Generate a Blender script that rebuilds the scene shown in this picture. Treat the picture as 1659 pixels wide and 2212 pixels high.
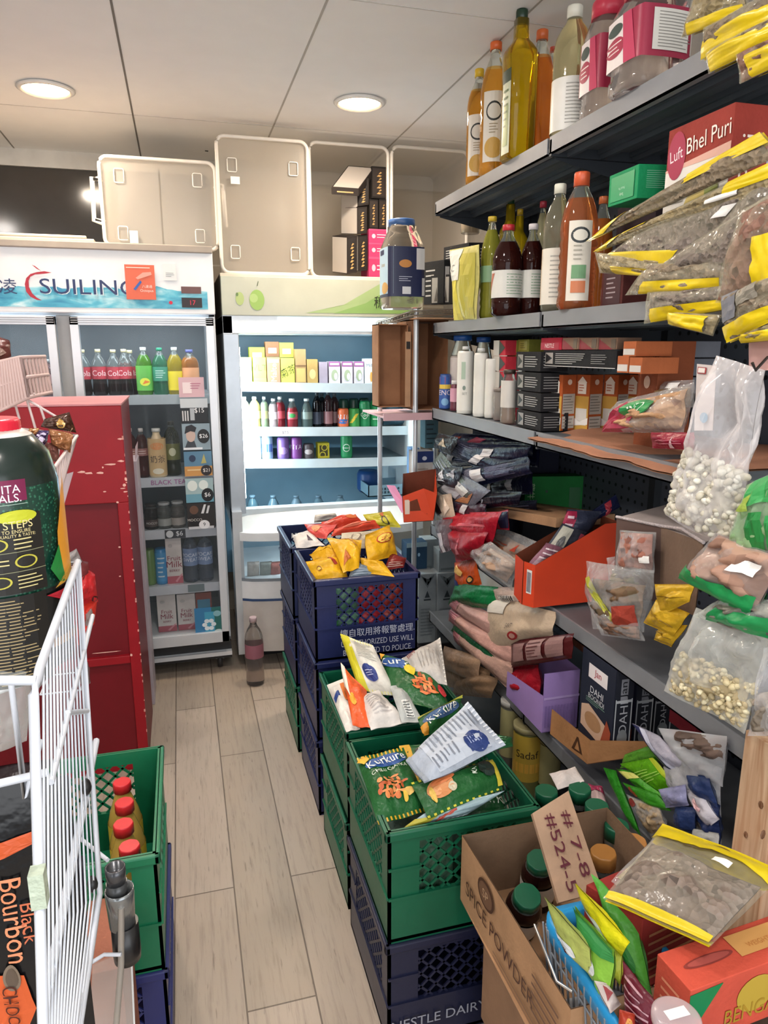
import bpy, math, random
from mathutils import Vector, Matrix, noise
R = random.Random(7)
sc = bpy.context.scene
for o in list(bpy.data.objects): bpy.data.objects.remove(o)
COL = sc.collection
PI = math.pi
# ---------------------------------------------------------------- camera
F, CX, CY, EYE = 1550.0, 829.5, 1106.0, 1.55
_d = Vector((-445, -351, F)).normalized()
_n = Vector((0, F * F / 351.0, F)).normalized()
_r = _n.cross(_d)
def wdir(v): return Vector((v.dot(_r), v.dot(_d), -v.dot(_n)))
cam = bpy.data.cameras.new('camera'); camo = bpy.data.objects.new('camera', cam); COL.objects.link(camo)
cx, cu, cf = wdir(Vector((1, 0, 0))), wdir(Vector((0, -1, 0))), wdir(Vector((0, 0, 1)))
M_ = Matrix((cx, cu, -cf)).transposed().to_4x4(); M_.translation = (0, 0, EYE)
camo.matrix_world = M_
cam.sensor_fit = 'HORIZONTAL'; cam.sensor_width = 36; cam.lens = 36 * F / 1659; cam.clip_start = 0.05
sc.camera = camo
sc.view_settings.view_transform = 'Standard'; sc.view_settings.look = 'None'
sc.view_settings.exposure = 0.2; sc.view_settings.gamma = 1.0
# ---------------------------------------------------------------- light
w = bpy.data.worlds.new('world'); sc.world = w; w.use_nodes = True
w.node_tree.nodes['Background'].inputs[0].default_value = (0.86, 0.93, 1.0, 1)
w.node_tree.nodes['Background'].inputs[1].default_value = 0.6
def area(name, loc, rot, sx, sy, power, col):
    l = bpy.data.lights.new(name, 'AREA'); l.shape = 'RECTANGLE'; l.size = sx; l.size_y = sy; l.energy = power; l.color = col
    o = bpy.data.objects.new(name, l); COL.objects.link(o); o.location = loc; o.rotation_euler = rot
    return o
# daylight through the open shop front behind the camera
area('daylight', (0.0, -1.35, 1.55), (PI / 2, 0, 0), 3.2, 2.0, 50, (0.97, 0.98, 1.0))
# recessed ceiling lamps of the shop, spread along the aisle (two in view, the others overhead and behind)
DOWNLIGHTS = [(-0.425, 3.25), (0.76, 3.08), (0.1, 1.55), (-1.3, 1.7), (0.3, 0.0), (-1.2, 0.2)]
for i, (x, y) in enumerate(DOWNLIGHTS):
    area('lamp_light', (x, y, 2.495), (0, 0, 0), 0.17, 0.17, 9 if i > 1 else 11, (1.0, 0.88, 0.74) if i < 2 else (1.0, 0.96, 0.92))
# ---------------------------------------------------------------- helpers
def ray(px, py): return wdir(Vector((px - CX, py - CY, F)))
def at(px, py, ax, val):
    v = ray(px, py); i = 'xyz'.index(ax); e = EYE if ax == 'z' else 0.0
    t = (val - e) / v[i]; p = v * t; p.z += EYE
    return p
def depth(p): return (p - Vector((0, 0, EYE))).dot(cf)
def plen(n, p): return n * depth(p) / F
def lin(h):
    c = [int(h[i:i + 2], 16) / 255 for i in (0, 2, 4)]
    return tuple((x / 12.92 if x <= .04045 else ((x + .055) / 1.055) ** 2.4) for x in c) + (1,)
MC = {}
def newmat(name):
    m = bpy.data.materials.new(name); m.use_nodes = True; nt = m.node_tree
    return m, nt, nt.nodes['Principled BSDF']
def bump(nt, b, scale, strength, detail=3, dist=.01, coords='Object'):
    tc = nt.nodes.new('ShaderNodeTexCoord'); nz = nt.nodes.new('ShaderNodeTexNoise'); bp = nt.nodes.new('ShaderNodeBump')
    nz.inputs['Scale'].default_value = scale; nz.inputs['Detail'].default_value = detail
    bp.inputs['Strength'].default_value = strength; bp.inputs['Distance'].default_value = dist
    nt.links.new(tc.outputs[coords], nz.inputs['Vector']); nt.links.new(nz.outputs['Fac'], bp.inputs['Height']); nt.links.new(bp.outputs[0], b.inputs['Normal'])
    return nz
def M(h, rough=.5, metal=0., spec=.5, var=.06, bmp=0., bs=60., coat=0.):
    k = ('p', h, rough, metal, spec, var, bmp, bs, coat)
    if k in MC: return MC[k]
    m, nt, b = newmat('mat_' + h)
    c = lin(h); b.inputs['Roughness'].default_value = rough; b.inputs['Metallic'].default_value = metal
    b.inputs['Specular IOR Level'].default_value = spec; b.inputs['Coat Weight'].default_value = coat
    tc = nt.nodes.new('ShaderNodeTexCoord'); nz = nt.nodes.new('ShaderNodeTexNoise'); nz.inputs['Scale'].default_value = 9; nz.inputs['Detail'].default_value = 4
    cr = nt.nodes.new('ShaderNodeValToRGB'); cr.color_ramp.elements[0].position = .3; cr.color_ramp.elements[1].position = .7
    cr.color_ramp.elements[0].color = tuple(x * (1 - var * 2) for x in c[:3]) + (1,); cr.color_ramp.elements[1].color = tuple(min(1, x * (1 + var)) for x in c[:3]) + (1,)
    nt.links.new(tc.outputs['Object'], nz.inputs['Vector']); nt.links.new(nz.outputs['Fac'], cr.inputs['Fac']); nt.links.new(cr.outputs[0], b.inputs['Base Color'])
    if bmp: bump(nt, b, bs, bmp)
    MC[k] = m; return m
def FOIL(h): return M(h, .34, 0, .3, .12, .55, 38)
def CARD(h): return M(h, .75, 0, .3, .1, .12, 120)
def INK(h): return M(h, .45, 0, .4, .02)
def GLASS(h, t=.85, rough=.06, ior=1.3):
    k = ('g', h, t, rough)
    if k in MC: return MC[k]
    m, nt, b = newmat('liquid_' + h)
    b.inputs['Base Color'].default_value = lin(h); b.inputs['Roughness'].default_value = rough
    b.inputs['Transmission Weight'].default_value = t; b.inputs['IOR'].default_value = ior
    bump(nt, b, 25, .08)
    MC[k] = m; return m
def FILM(h='ffffff', vis=.22, rough=.10, bs=28., bst=1.):
    k = ('f', h, vis, rough, bs)
    if k in MC: return MC[k]
    m, nt, b = newmat('film_' + h)
    out = nt.nodes['Material Output']; tr = nt.nodes.new('ShaderNodeBsdfTransparent'); mx = nt.nodes.new('ShaderNodeMixShader')
    b.inputs['Base Color'].default_value = tuple(x * (.62 if vis < .25 else 1.) for x in lin(h)[:3]) + (1,); b.inputs['Roughness'].default_value = rough; b.inputs['Specular IOR Level'].default_value = 1.
    nz = bump(nt, b, bs, bst, 2)
    fr = nt.nodes.new('ShaderNodeLayerWeight'); fr.inputs['Blend'].default_value = .35
    mr = nt.nodes.new('ShaderNodeMapRange'); mr.inputs[1].default_value = 0; mr.inputs[2].default_value = 1; mr.inputs[3].default_value = vis * .6; mr.inputs[4].default_value = min(1, vis * .6 + .5)
    nt.links.new(fr.outputs['Facing'], mr.inputs[0]); nt.links.new(mr.outputs[0], mx.inputs[0])
    nt.links.new(tr.outputs[0], mx.inputs[1]); nt.links.new(b.outputs[0], mx.inputs[2]); nt.links.new(mx.outputs[0], out.inputs[0])
    MC[k] = m; return m
def MILK(h='efe8dc', vis=.5):
    k = ('mk', h, vis)
    if k in MC: return MC[k]
    m, nt, b = newmat('milky_plastic'); out = nt.nodes['Material Output']; L = nt.links.new
    tr = nt.nodes.new('ShaderNodeBsdfTransparent'); tl = nt.nodes.new('ShaderNodeBsdfTranslucent'); tl.inputs['Color'].default_value = lin(h); b.inputs['Base Color'].default_value = lin(h); b.inputs['Roughness'].default_value = .3
    m1 = nt.nodes.new('ShaderNodeMixShader'); m1.inputs[0].default_value = .5; m2 = nt.nodes.new('ShaderNodeMixShader'); m2.inputs[0].default_value = vis
    L(b.outputs[0], m1.inputs[1]); L(tl.outputs[0], m1.inputs[2]); L(tr.outputs[0], m2.inputs[1]); L(m1.outputs[0], m2.inputs[2]); L(m2.outputs[0], out.inputs[0])
    MC[k] = m; return m
def SPECK(a, b_, scale=60., c_=None, rough=.7):
    k = ('s', a, b_, scale, c_)
    if k in MC: return MC[k]
    m, nt, b = newmat('speckled_' + a)
    tc = nt.nodes.new('ShaderNodeTexCoord'); vo = nt.nodes.new('ShaderNodeTexVoronoi'); vo.inputs['Scale'].default_value = scale
    cr = nt.nodes.new('ShaderNodeValToRGB'); e = cr.color_ramp.elements
    e[0].color = lin(a); e[1].color = lin(b_)
    if c_: n = cr.color_ramp.elements.new(.5); n.color = lin(c_)
    nt.links.new(tc.outputs['Object'], vo.inputs['Vector']); nt.links.new(vo.outputs['Color'], cr.inputs['Fac']); nt.links.new(cr.outputs[0], b.inputs['Base Color'])
    bp = nt.nodes.new('ShaderNodeBump'); bp.inputs['Strength'].default_value = .8; bp.inputs['Distance'].default_value = .006
    nt.links.new(vo.outputs['Distance'], bp.inputs['Height']); nt.links.new(bp.outputs[0], b.inputs['Normal'])
    b.inputs['Roughness'].default_value = rough
    MC[k] = m; return m
def EMIT(h, s):
    k = ('e', h, s)
    if k in MC: return MC[k]
    m, nt, b = newmat('glow_' + h)
    b.inputs['Emission Color'].default_value = lin(h); b.inputs['Emission Strength'].default_value = s; b.inputs['Base Color'].default_value = lin(h)
    MC[k] = m; return m

class G:
    """collects faces with materials and links them as one mesh object"""
    def __init__(s): s.v = []; s.f = []; s.m = []; s.mats = []; s.sm = []
    def mi(s, m):
        if m not in s.mats: s.mats.append(m)
        return s.mats.index(m)
    def add(s, vs, fs, m, smooth=False):
        o = len(s.v); i = s.mi(m); s.v += [tuple(x) for x in vs]
        for f in fs: s.f.append(tuple(o + k for k in f)); s.m.append(i); s.sm.append(smooth)
        return s
    def box(s, a, b, m, mat=None):
        x0, y0, z0 = a; x1, y1, z1 = b
        vs = [Vector(p) for p in ((x0, y0, z0), (x1, y0, z0), (x1, y1, z0), (x0, y1, z0), (x0, y0, z1), (x1, y0, z1), (x1, y1, z1), (x0, y1, z1))]
        if mat: vs = [mat @ p for p in vs]
        return s.add(vs, [(0, 3, 2, 1), (4, 5, 6, 7), (0, 1, 5, 4), (1, 2, 6, 5), (2, 3, 7, 6), (3, 0, 4, 7)], m)
    def tube(s, pts, r, m, n=8, cap=True):
        pts = [Vector(p) for p in pts]; vs = []; fs = []
        for i, p in enumerate(pts):
            t = (pts[min(i + 1, len(pts) - 1)] - pts[max(i - 1, 0)]).normalized()
            a = t.cross(Vector((0, 0, 1)) if abs(t.z) < .9 else Vector((1, 0, 0))).normalized(); b = t.cross(a)
            vs += [p + (a * math.cos(2 * PI * k / n) + b * math.sin(2 * PI * k / n)) * r for k in range(n)]
        for i in range(len(pts) - 1):
            for k in range(n): fs.append((i * n + k, i * n + (k + 1) % n, (i + 1) * n + (k + 1) % n, (i + 1) * n + k))
        s.add(vs, fs, m, True)
        if cap: s.add(vs[:n], [tuple(range(n))], m); s.add(vs[-n:], [tuple(range(n))[::-1]], m)
        return s
    def lathe(s, prof, c, m, n=24, mat=None, mfun=None, rf=None):
        c = Vector(c); vs = []
        for (r, z) in prof:
            for k in range(n):
                a = 2 * PI * k / n; q = rf(a) if rf else 1.
                p = Vector((r * q * math.cos(a), r * q * math.sin(a), z))
                vs.append((mat @ p if mat else p) + c)
        for i in range(len(prof) - 1):
            fs = [(i * n + k, i * n + (k + 1) % n, (i + 1) * n + (k + 1) % n, (i + 1) * n + k) for k in range(n)]
            mm = mfun((prof[i][1] + prof[i + 1][1]) / 2) if mfun else m
            o = len(s.v) if i == 0 else o
            if i == 0: s.v += [tuple(x) for x in vs]
            ii = s.mi(mm)
            for f in fs: s.f.append(tuple(o + k for k in f)); s.m.append(ii); s.sm.append(True)
        if prof[0][0] > 1e-5: s.f.append(tuple(o + k for k in range(n))[::-1]); s.m.append(s.mi(mfun(prof[0][1]) if mfun else m)); s.sm.append(False)
        if prof[-1][0] > 1e-5: s.f.append(tuple(o + (len(prof) - 1) * n + k for k in range(n))); s.m.append(s.mi(mfun(prof[-1][1]) if mfun else m)); s.sm.append(False)
        return s
    def surf(s, fn, nu, nv, m, smooth=True, closed=False):
        vs = [fn(i / nu, j / nv) for j in range(nv + 1) for i in range(nu + 1)]
        fs = [(j * (nu + 1) + i, j * (nu + 1) + i + 1, (j + 1) * (nu + 1) + i + 1, (j + 1) * (nu + 1) + i) for j in range(nv) for i in range(nu)]
        return s.add(vs, fs, m, smooth)
    def blob(s, c, r, m, n=6, k=4, rot=None):
        vs = []; c = Vector(c)
        for j in range(k + 1):
            t = PI * j / k
            for i in range(n):
                a = 2 * PI * i / n; p = Vector((r[0] * math.sin(t) * math.cos(a), r[1] * math.sin(t) * math.sin(a), r[2] * math.cos(t)))
                vs.append(c + (rot @ p if rot else p))
        fs = [(j * n + i, (j + 1) * n + i, (j + 1) * n + (i + 1) % n, j * n + (i + 1) % n) for j in range(k) for i in range(n)]
        return s.add(vs, fs, m, True)
    def build(s, name, parent=None, bevel=0, origin=None, kind=None):
        if not s.v: return None
        if parent is not None: og = WL[parent.name]
        elif origin is not None: og = Vector(origin)
        else:
            xs = [p[0] for p in s.v]; ys = [p[1] for p in s.v]; zs = [p[2] for p in s.v]
            og = Vector(((min(xs) + max(xs)) / 2, (min(ys) + max(ys)) / 2, min(zs)))
        me = bpy.data.meshes.new(name); me.from_pydata([(p[0] - og.x, p[1] - og.y, p[2] - og.z) for p in s.v], [], s.f)
        for m in s.mats: me.materials.append(m)
        me.polygons.foreach_set('material_index', s.m); me.polygons.foreach_set('use_smooth', s.sm); me.validate(); me.update()
        o = bpy.data.objects.new(name, me); COL.objects.link(o)
        if parent is not None: o.parent = parent
        else: o.location = og
        WL[o.name] = og
        if bevel:
            b = o.modifiers.new('bevel', 'BEVEL'); b.width = bevel; b.segments = 2; b.limit_method = 'ANGLE'
        if kind: o['kind'] = kind
        return o
WL = {}
def tag(o, label, cat, group=None, kind=None):
    o['label'] = label; o['category'] = cat
    if group: o['group'] = group
    if kind: o['kind'] = kind
    return o
def thing(name, label, cat, loc, group=None):
    o = bpy.data.objects.new(name, None); COL.objects.link(o); o.location = loc; o.empty_display_size = .02
    WL[o.name] = Vector(loc); return tag(o, label, cat, group)
def struct(o): o['kind'] = 'structure'; return o
def dup(root, loc, rotz=0., label=None, group=None):
    r = root.copy(); COL.objects.link(r); r.location = loc; r.rotation_euler = (0, 0, rotz); WL[r.name] = Vector(loc)
    if label: r['label'] = label
    if group: r['group'] = group
    for ch in root.children:
        c = ch.copy(); COL.objects.link(c); c.parent = r
        for g in ch.children:
            d = g.copy(); COL.objects.link(d); d.parent = c
    return r
# text as flat outlines, cached; letters come back with height 1 and x from 0
TC = {}
def text2d(t):
    if t in TC: return TC[t]
    c = bpy.data.curves.new('t', 'FONT'); c.body = t; c.resolution_u = 3
    o = bpy.data.objects.new('t', c); COL.objects.link(o)
    dg = bpy.context.evaluated_depsgraph_get(); me = o.evaluated_get(dg).to_mesh()
    vs = [(v.co.x, v.co.y) for v in me.vertices]; fs = [tuple(p.vertices) for p in me.polygons]
    o.evaluated_get(dg).to_mesh_clear(); bpy.data.objects.remove(o); bpy.data.curves.remove(c)
    if vs:
        x0 = min(v[0] for v in vs); x1 = max(v[0] for v in vs); y0 = min(v[1] for v in vs); y1 = max(v[1] for v in vs)
        h = max(y1 - y0, 1e-4); vs = [((x - x0) / h, (y - y0) / h) for x, y in vs]; w_ = (x1 - x0) / h
    else: w_ = 1
    TC[t] = (vs, fs, w_); return TC[t]
def decals(g, S, W, H, items, off=.0007, step=.0004):
    """S(u,v)->(point, normal). items: ('R',u0,v0,u1,v1,hex) ('E',cu,cv,ru,rv,hex) ('T',text,cu,cv,height,hex[,rot[,stretch]]) ('P',[(u,v)..],hex) ('L',n,u0,v0,u1,v1,hex) rows of small print"""
    k = 0; step = min(step, max(.003 / max(1, len(items)), .00015 if step > .00045 else 0))
    def put(pts, fs, m):
        d = off + step * k + (.0009 if t == 'T' and off > .0015 else 0); vs = []
        for (u, v) in pts:
            p, n = S(min(max(u, 0), 1), min(max(v, 0), 1)); vs.append(p + n * d)
        g.add(vs, fs, m, False)
    for it in items:
        t = it[0]
        if t == 'R':
            _, u0, v0, u1, v1, h = it; n = 6
            put([(u0 + (u1 - u0) * i / n, v0 + (v1 - v0) * j / n) for j in range(n + 1) for i in range(n + 1)],
                [(j * (n + 1) + i, j * (n + 1) + i + 1, (j + 1) * (n + 1) + i + 1, (j + 1) * (n + 1) + i) for j in range(n) for i in range(n)], INK(h))
        elif t == 'E':
            _, cu_, cv_, ru, rv, h = it; n = 20; pts = [(cu_, cv_)]
            for q in (.5, 1.): pts += [(cu_ + ru * q * math.cos(2 * PI * i / n), cv_ + rv * q * math.sin(2 * PI * i / n)) for i in range(n)]
            fs = [(0, 1 + i, 1 + (i + 1) % n) for i in range(n)] + [(1 + i, 1 + n + i, 1 + n + (i + 1) % n, 1 + (i + 1) % n) for i in range(n)]
            put(pts, fs, INK(h))
        elif t == 'P':
            pg = it[1]; n = len(pg); cu_ = sum(p[0] for p in pg) / n; cv_ = sum(p[1] for p in pg) / n; q = 3; ring = []
            for i in range(n):
                a, b = pg[i], pg[(i + 1) % n]; ring += [(a[0] + (b[0] - a[0]) * j / q, a[1] + (b[1] - a[1]) * j / q) for j in range(q)]
            m_ = len(ring); pts = [(cu_, cv_)]; fs = [(0, 1 + i, 1 + (i + 1) % m_) for i in range(m_)]
            for r_ in (1, 2, 3): pts += [(cu_ + (p[0] - cu_) * r_ / 3, cv_ + (p[1] - cv_) * r_ / 3) for p in ring]
            for r_ in (0, 1): fs += [(1 + r_ * m_ + i, 1 + (r_ + 1) * m_ + i, 1 + (r_ + 1) * m_ + (i + 1) % m_, 1 + r_ * m_ + (i + 1) % m_) for i in range(m_)]
            put(pts, fs, INK(it[2]))
        elif t == 'L':
            _, n, u0, v0, u1, v1, h = it; rr = random.Random(n * 31 + int(u0 * 100)); dv = (v1 - v0) / n
            for i in range(n):
                va = v0 + dv * (i + .3); ue = u0 + (u1 - u0) * (1 if n < 3 else rr.uniform(.6, 1)); m = 5
                put([(u0 + (ue - u0) * a / m, va + b * dv * .3) for b in (0, 1) for a in range(m + 1)], [(a, a + 1, m + 2 + a, m + 1 + a) for a in range(m)], INK(h))
        elif t == 'T':
            tx, cu_, cv_, hh, h = it[1:6]; rot = it[6] if len(it) > 6 else 0; st = it[7] if len(it) > 7 else 1.
            vs, fs, w_ = text2d(tx); hm = hh * H; ca, sa = math.cos(math.radians(rot)), math.sin(math.radians(rot)); pts = []
            for (x, y) in vs:
                a = (x - w_ / 2) * hm * st; b = (y - .5) * hm
                pts.append((cu_ + (a * ca - b * sa) / W, cv_ + (a * sa + b * ca) / H))
            put(pts, fs, INK(h))
        k += 1
def SQ(A, B, C, D):
    """flat surface over four world corners: bl, br, tr, tl"""
    A, B, C, D = map(Vector, (A, B, C, D)); n = (B - A).cross(D - A).normalized()
    return (lambda u, v: ((A * (1 - u) + B * u) * (1 - v) + (D * (1 - u) + C * u) * v, n)), (B - A).length, (D - A).length
# ---------------------------------------------------------------- goods builders
def carton(name, label, cat, Pb, e1, e2, h, col, A=(), C=(), T=(), up=None, group=None, open_top=False, mat=None):
    """box with near base corner Pb, base edges e1 (towards its left visible face) and e2, height h"""
    Pb, e1, e2 = Vector(Pb), Vector(e1), Vector(e2); up = Vector(up).normalized() * h if up else Vector((0, 0, h))
    m = mat or CARD(col); g = G(); c = [Pb, Pb + e2, Pb + e2 + e1, Pb + e1]; t = [p + up for p in c]
    has = A or C or T
    fl = [(0, 1, 2, 3), (7, 6, 5, 4), (1, 0, 4, 5), (2, 1, 5, 6), (3, 2, 6, 7), (0, 3, 7, 4)]
    if open_top: fl = [f for f in fl if f != (7, 6, 5, 4)]
    g.add(c + t, fl, m)
    if has:
        o = thing(name, label, cat, tuple((Pb + (e1 + e2) / 2)), group); b = g.build('box_body', o, .0012)
        if A: d = G(); s, W, H = SQ(c[3], c[0], t[0], t[3]); decals(d, s, W, H, A); d.build('printed_label', o)
        if C: d = G(); s, W, H = SQ(c[0], c[1], t[1], t[0]); decals(d, s, W, H, C); d.build('printed_label', o)
        if T: d = G(); s, W, H = SQ(t[0], t[1], t[2], t[3]); decals(d, s, W, H, T); d.build('printed_label', o)
    else:
        o = g.build(name, None, .0012); tag(o, label, cat, group); b = o
    if open_top: sm = b.modifiers.new('wall', 'SOLIDIFY'); sm.thickness = .003; sm.offset = 1
    return o
def boxz(name, label, cat, a, b, c, z, top, col, A=(), C=(), T=(), group=None, **k):
    """carton from the pixels of its base corners (left, near, right) on the level z"""
    Pa, Pb, Pc = at(*a, 'z', z), at(*b, 'z', z), at(*c, 'z', z)
    e1 = Pa - Pb; n = Vector((-e1.y, e1.x, 0)).normalized()
    if n.dot(Pc - Pb) < 0: n = -n
    e2 = n * abs((Pc - Pb).dot(n)); h = at(b[0], top, 'y', Pb.y).z - z
    return carton(name, label, cat, Pb, e1, e2, h, col, A, C, T, group=group, **k)
def boxX(name, label, cat, x0, x1, ytop, ybot, X, dep, col, A=(), C=(), T=(), group=None, zb=None, **k):
    """carton whose aisle face runs from pixel x0 (far) to x1 (near) in the plane X"""
    p0, p1 = at(x0, ybot, 'x', X), at(x1, ybot, 'x', X); z = p1.z if zb is None else zb
    h = at(x1, ytop, 'x', X).z - z
    return carton(name, label, cat, (X, p1.y, z), (0, p0.y - p1.y, 0), (dep, 0, 0), h, col, A, C, T, group=group, **k)
def boxY(name, label, cat, x0, y0, x1, y1, Y, dep, col, Fr=(), T=(), group=None, zb=None, **k):
    """carton facing the camera side in the plane Y, pixel rectangle x0,y0,x1,y1"""
    p0, p1, pt = at(x0, y1, 'y', Y), at(x1, y1, 'y', Y), at((x0 + x1) / 2, y0, 'y', Y); z = (p0.z + p1.z) / 2 if zb is None else zb
    return carton(name, label, cat, (p0.x, Y, z), (0, dep, 0), (p1.x - p0.x, 0, 0), pt.z - z, col, (), Fr, T, group=group, **k)
PROF = {
 'pet': [(.80, 0), (.97, .02), (1, .06), (.97, .2), (.93, .24), (1, .28), (1, .64), (.97, .70), (.88, .76), (.70, .82), (.46, .87), (.36, .90), (.34, .94)],
 'cola': [(.72, 0), (.9, .02), (.98, .1), (.86, .3), (.9, .36), (.98, .5), (1, .6), (.85, .73), (.5, .84), (.33, .9), (.3, .94)],
 'square': [(.86, 0), (1, .02), (1, .69), (.97, .73), (.74, .77), (.50, .80), (.44, .82), (.42, .94)],
 'syrup': [(.85, 0), (1, .03), (1, .18), (.94, .2), (.94, .5), (1, .53), (.98, .63), (.82, .73), (.58, .81), (.38, .87), (.34, .9), (.34, .94)],
 'ribbed': [(.85, 0), (1, .03)] + [(.93 if i % 2 else 1., .08 + i * .04) for i in range(13)] + [(.97, .65), (.86, .73), (.66, .81), (.44, .87), (.36, .9), (.35, .94)],
 'jar': [(.9, 0), (1, .03), (1, .13), (.95, .16), (.95, .6), (1, .64), (.97, .72), (.78, .83), (.66, .88), (.66, .93)],
 'tub': [(.9, 0), (.98, .02), (1, .5), (.98, .9), (.9, .93)],
 'can': [(.82, 0), (.95, .03), (1, .07), (1, .9), (.88, .96), (.84, 1.), (.76, .985)],
 'fat': [(.86, 0), (1, .03), (1, .5), (.96, .58), (.82, .68), (.5, .84), (.40, .88), (.40, .93)],
}
def bottle(name, label, cat, base, H, Rr, prof, liquid, cap=None, caph=None, lab=None, fill=.85, glass='dfe6e2', group=None, t=.8, tilt=None, caprad=None, decal=None, face=None, sq=False, solid=False, n=20):
    base = Vector(base); P = PROF[prof]; mt = tilt.to_matrix() if tilt else None
    o = thing(name, label, cat, tuple(base), group)
    g = G(); liq = M(liquid, .3, 0, .5) if solid else GLASS(liquid, t); cl = liq if solid or fill >= 1 else GLASS(glass, .93, .04)
    rf = (lambda a: 1 / max(abs(math.cos(a)), abs(math.sin(a))) ** .75 * .92) if sq else None
    g.lathe([(r * Rr, z * H) for r, z in P], base, liq, n, mt, lambda z: liq if z < fill * H else cl, rf)
    g.build('bottle_body' if prof != 'can' else 'can_body', o)
    cr = caprad or P[-1][0] * Rr * 1.18; ct = H; cb = P[-1][1] * H - (caph or H * .07) * .2
    if cap:
        gc = G(); rib = lambda a: 1 + .02 * math.cos(a * 24)
        hh = caph or max(H * .07, .012)
        gc.lathe([(cr, ct - hh), (cr, ct - hh * .12), (cr * .93, ct)], base, M(cap, .35), 32, mt, None, rib)
        gc.build('cap', o)
    if lab:
        v0, v1, lc = lab[:3]; rr = max([r for r, z in P if v0 - .05 <= z <= v1 + .05] + [1.]) * Rr * 1.012
        arc = lab[3] if len(lab) > 3 else 1.; fc = face if face is not None else math.atan2(-base.y, -base.x)
        def S(u, v):
            a = fc + (u - .5) * 2 * PI * arc; q = rf(a) if rf else 1.
            p = Vector((rr * q * math.cos(a), rr * q * math.sin(a), (v0 + (v1 - v0) * v) * H)); nn = Vector((math.cos(a), math.sin(a), 0))
            return ((mt @ p if mt else p) + base, (mt @ nn if mt else nn))
        gl = G(); gl.surf(lambda u, v: S(u, v)[0], 24, 2, M(lc, .45), True)
        if decal: decals(gl, S, 2 * PI * arc * rr, (v1 - v0) * H, decal, .0004, .0003)
        gl.build('bottle_label', o)
    return o
def botX(name, label, cat, xc, ytop, X, zs, wpx, prof, liquid, **k):
    p = at(xc, ytop, 'x', X); return bottle(name, label, cat, (X, p.y, zs), p.z - zs, plen(wpx / 2, p), prof, liquid, **k)
def botY(name, label, cat, xc, ytop, ybot, Y, wpx, prof, liquid, zb=None, **k):
    p = at(xc, ytop, 'y', Y); z = at(xc, ybot, 'y', Y).z if zb is None else zb
    return bottle(name, label, cat, (p.x, Y, z), p.z - z, plen(wpx / 2, p), prof, liquid, **k)
def bagS(A, B, C, D, bulge, seed, wr=.12, seal=.07, flip=1):
    A, B, C, D = map(Vector, (A, B, C, D)); n = (B - A).cross(D - A)
    if n.length < 1e-9: n = (B - A).cross(C - A)
    n.normalize()
    def S(u, v, side=1):
        p = (A * (1 - u) + B * u) * (1 - v) + (D * (1 - u) + C * u) * v
        uu = min(max(u, 0), 1); vv = (v - seal) / (1 - 2 * seal); vv = min(max(vv, 0), 1)
        q = (4 * uu * (1 - uu)) ** .55 * (4 * vv * (1 - vv)) ** .5
        w_ = noise.noise(Vector((u * 3.1 + seed, v * 3.7, seed * .7 + side))) * .6 + noise.noise(Vector((u * 9 + seed, v * 9, side * 3.))) * .3
        e = noise.noise(Vector((u * 2 + seed * 3, v * 2, 5.))) * bulge * .35
        return p + n * (side * bulge * q * (1 + w_ * wr * 6) + e + side * .0006)
    def SN(u, v):
        p = S(u, v); d = .02; a = S(min(u + d, 1), v) - S(max(u - d, 0), v); b = S(u, min(v + d, 1)) - S(u, max(v - d, 0))
        m = a.cross(b); return p, (m.normalized() if m.length > 1e-9 else n)
    return S, SN, (B - A + C - D).length / 2, (D - A + C - B).length / 2, n
def bagmesh(g, S, m, nu=14, nv=16, back=None, crimp=0.):
    g.surf(lambda u, v: S(u, v, 1), nu, nv, m); g.surf(lambda u, v: S(1 - u, v, -1), nu, nv, back or m)
def corners(cs, pl):
    out = []
    for i, c in enumerate(cs):
        if len(c) == 4: out.append(at(c[0], c[1], c[2], c[3]))
        elif len(c) == 3: out.append(at(c[0], c[1], pl[0], pl[1] + c[2]))
        else: out.append(at(c[0], c[1], pl[0], pl[1]))
    return out
BAGN = [0]
def bag(name, label, cat, cs, pl, bulge, col, dec=(), group=None, seal='', wr=.12, mat=None, back=None, parent=None, crimp=.07, nu=14, nv=16):
    """filled packet over four corners (bl, br, tr, tl as its front is read)"""
    BAGN[0] += 1; A, B, C, D = corners(cs, pl); S, SN, W, H, n = bagS(A, B, C, D, bulge, BAGN[0] * 1.7, wr, crimp)
    m = mat or FOIL(col); g = G(); bagmesh(g, S, m, nu, nv, FOIL(back) if back else None)
    if seal:
        for (v0, v1) in ((0, crimp * .8), (1 - crimp * .8, 1)):
            nn = 24
            for i in range(nn):
                if i % 2: continue
                u0, u1 = i / nn, (i + .8) / nn
                g.add([SN(u0, v0)[0] + n * .0012, SN(u1, v0)[0] + n * .0012, SN(u1, v1)[0] + n * .0012, SN(u0, v1)[0] + n * .0012], [(0, 1, 2, 3)], FOIL(seal))
    if dec and parent is None:
        o = thing(name, label, cat, tuple((A + B + C + D) / 4), group); g.build('packet', o)
        d = G(); decals(d, SN, W, H, dec, .0018, .0007); d.build('printed_label', o); return o
    o = g.build(name, parent)
    if parent is None: tag(o, label, cat, group)
    return o
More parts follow.
